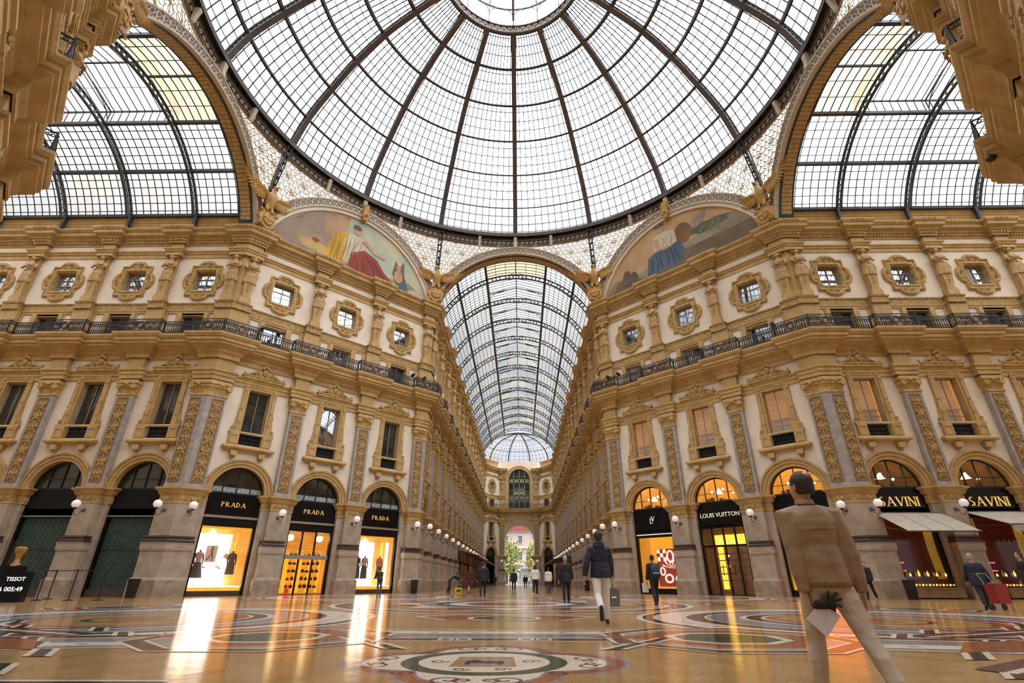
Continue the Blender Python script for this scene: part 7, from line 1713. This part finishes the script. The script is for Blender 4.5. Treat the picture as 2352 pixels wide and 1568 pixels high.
# restaurant side
person(16.5, 5.0, 1.66, 2.2, 'woman in dark clothes with a white face mask at the restaurant counter', 'black_cloth', 'black_cloth', 'hair_brown', legs=((12, 2), (-12, 16)), vs=.022, coat=1.8, mask=True)
person(14.95, -3.2, 1.64, -.5, 'white-haired person in a dark blue coat pulling a red shopping trolley', 'navy_cloth', 'black_cloth', 'hair_grey', legs=((22, 4), (-22, 16)), arms=((-10, 18, 10), (10, 10, 20)), vs=.02, coat=2.4, lean=.08)
g = empty('shopping_trolley', (14.75, -4.0, 0), .2, 'red two-wheeled shopping trolley behind the white-haired person', 'trolley'); MB().loft([[(-.2, -.14, .18), (.2, -.14, .18), (.2, .14, .18), (-.2, .14, .18)], [(-.24, -.17, .72), (.24, -.17, .72), (.24, .17, .72), (-.24, .17, .72)]]).obj('bag', 'red_bag', g)
for s in (-1, 1): MB().lathe([(.02, -.02), (.09, -.02), (.09, .02), (.02, .02)], (s*.22, .12, .09), 14, axis='y').obj('wheel', 'iron_black', g)
MB().tube([(-.18, .15, .1), (-.18, .17, .75), (-.16, .3, 1.0), (.16, .3, 1.0), (.18, .17, .75), (.18, .15, .1)], .014, 6).obj('handle', 'steel', g)
person(17.6, -2.0, 1.7, 1.4, 'person in black at the far right beside the restaurant bay', 'black_cloth', 'black_cloth', 'hair_dark', legs=((8, 2), (-8, 6)), vs=.025, coat=2)
# ================================================================== SMALL THINGS ON THE FLOOR
def binn(x, y, lab):
    r = empty('litter_bin', (x, y, 0), 0, lab, 'bin', 'litter bins'); b = MB(); b.lathe([(.20, 0), (.22, .02), (.26, .75), (.27, .78)], n=20); b.obj('body', 'bin_black', r, True); b = MB(); b.lathe([(.27, .78), (.29, .80), (.29, .84), (.22, .86), (.21, .80)], n=20); b.obj('rim', 'iron_black', r)
binn(-19.0, 6.35, 'black litter bin against the left corner pilaster'); binn(-7.05, 17.4, 'black litter bin at the left corner of the central arm'); binn(6.5, 31, 'black litter bin on the right side of the central arm'); binn(19.2, 6.2, 'black litter bin at the right corner pilaster beside the restaurant')
r = empty('bucket', (-3.95, 17.0, 0), .3, 'yellow cleaning bucket on the floor of the central arm', 'bucket'); b = MB(); b.loft([[(-.2, -.14, 0), (.2, -.14, 0), (.2, .14, 0), (-.2, .14, 0)], [(-.26, -.18, .36), (.26, -.18, .36), (.26, .18, .36), (-.26, .18, .36)]]); b.obj('tub', 'yellow_plastic', r); MB().tube([(-.24, 0, .36), (-.2, 0, .56), (.2, 0, .56), (.24, 0, .36)], .015, 5).obj('handle', 'steel', r); MB().box(-.14, .14, -.19, -.17, .14, .24).obj('mark', 'black_cloth', r)
o = MB().lathe([(.10, 0), (.11, .02), (.10, .38), (.07, .42), (.02, .44)], (0, 0, 0), 14).obj('red_canister', 'red_paint'); o.location = (-13.07, 10.63, 0); tag(o, 'small red canister at the foot of the middle gold-letter shop', 'canister')
# clock pillar and barrier at the left edge
r = empty('countdown_display', (-20.15, .5, 0), .45, 'black countdown display pillar with white digits at the left edge', 'display'); b = MB(); b.box(-.75, .75, -.25, .25, 0, .95); b.box(-.5, .5, -.2, .2, .95, 1.12); b.obj('cabinet', 'black_sign', r)
t_ = text_obj('brand_letters', 'TISSOT', .17, 'screen_white', (.42, -.26, .66), (pi/2, 0, 0), .004, r); t_ = text_obj('digits', '6 005:49', .19, 'screen_white', (.38, -.26, .34), (pi/2, 0, 0), .004, r)
r.scale = (1.1, 1.1, 1.15); q_ = empty('trophy', (-19.95, .55, 1.29), .45, 'golden hourglass-shaped trophy standing on the black countdown display', 'trophy'); b = MB(); b.lathe([(.18, 0), (.17, .05), (.10, .12), (.08, .3), (.14, .48), (.2, .6), (.19, .68), (.12, .72)], n=18); b.obj('cup', 'gold_paint', q_, True); MB().box(-.2, .2, -.15, .15, -.0, .03).obj('base', 'black_sign', q_)
MB().box(-.45, .45, -.3, .3, .0, .9).obj('glass_case', 'shop_glass', q_)
PB = [(-19.4, .6), (-18.2, 2.2), (-16.9, .2), (-16.2, 2.6)]
PB = [(-20.2, 2.4), (-21.1, 4.0), (-18.9, 2.5), (-17.7, 2.6)]
for i, (x, y) in enumerate(PB):
    r = empty('barrier_post', (x, y, 0), 0, 'black barrier post with belt, %s from the left' % ORD[[1, 0, 2, 3][i]], 'barrier post', 'belt barrier posts on the left'); r.scale = (1.1, 1.1, 1.2); b = MB(); b.lathe([(.17, 0), (.17, .02), (.05, .05), (.025, .07)], n=16); b.obj('base', 'iron_black', r); MB().lathe([(.025, .05), (.025, .92), (.035, .93), (.035, 1.0), (.02, 1.02)], n=10).obj('post', 'iron_black', r)
PS = [PB[1], PB[0], PB[2], PB[3]]
for i, (a, c) in enumerate(zip(PS, PS[1:])):
    b = MB(); b.tube([(a[0], a[1], 1.16), (c[0], c[1], 1.16)], .022, 4); tag(b.obj('barrier_belt', 'iron_black'), ['black barrier belt, leftmost span', 'black barrier belt, middle span', 'black barrier belt, rightmost span'][i], 'belt', 'belts of the left barrier')
# camera globe on the near right railing
r = empty('security_camera', (16.8, -7.9, 14.4), 0, 'black dome security camera hanging from a curved arm at the near right balcony', 'camera'); b = MB(); b.ball((0, 0, -.35), .16, 12, sz=(1, 1, .8)); b.obj('dome', 'iron_black', r, True); MB().tube([(.5, 0, .1), (.3, 0, .15), (.05, 0, .1), (0, 0, -.25)], .025, 6).obj('arm', 'iron_black', r)
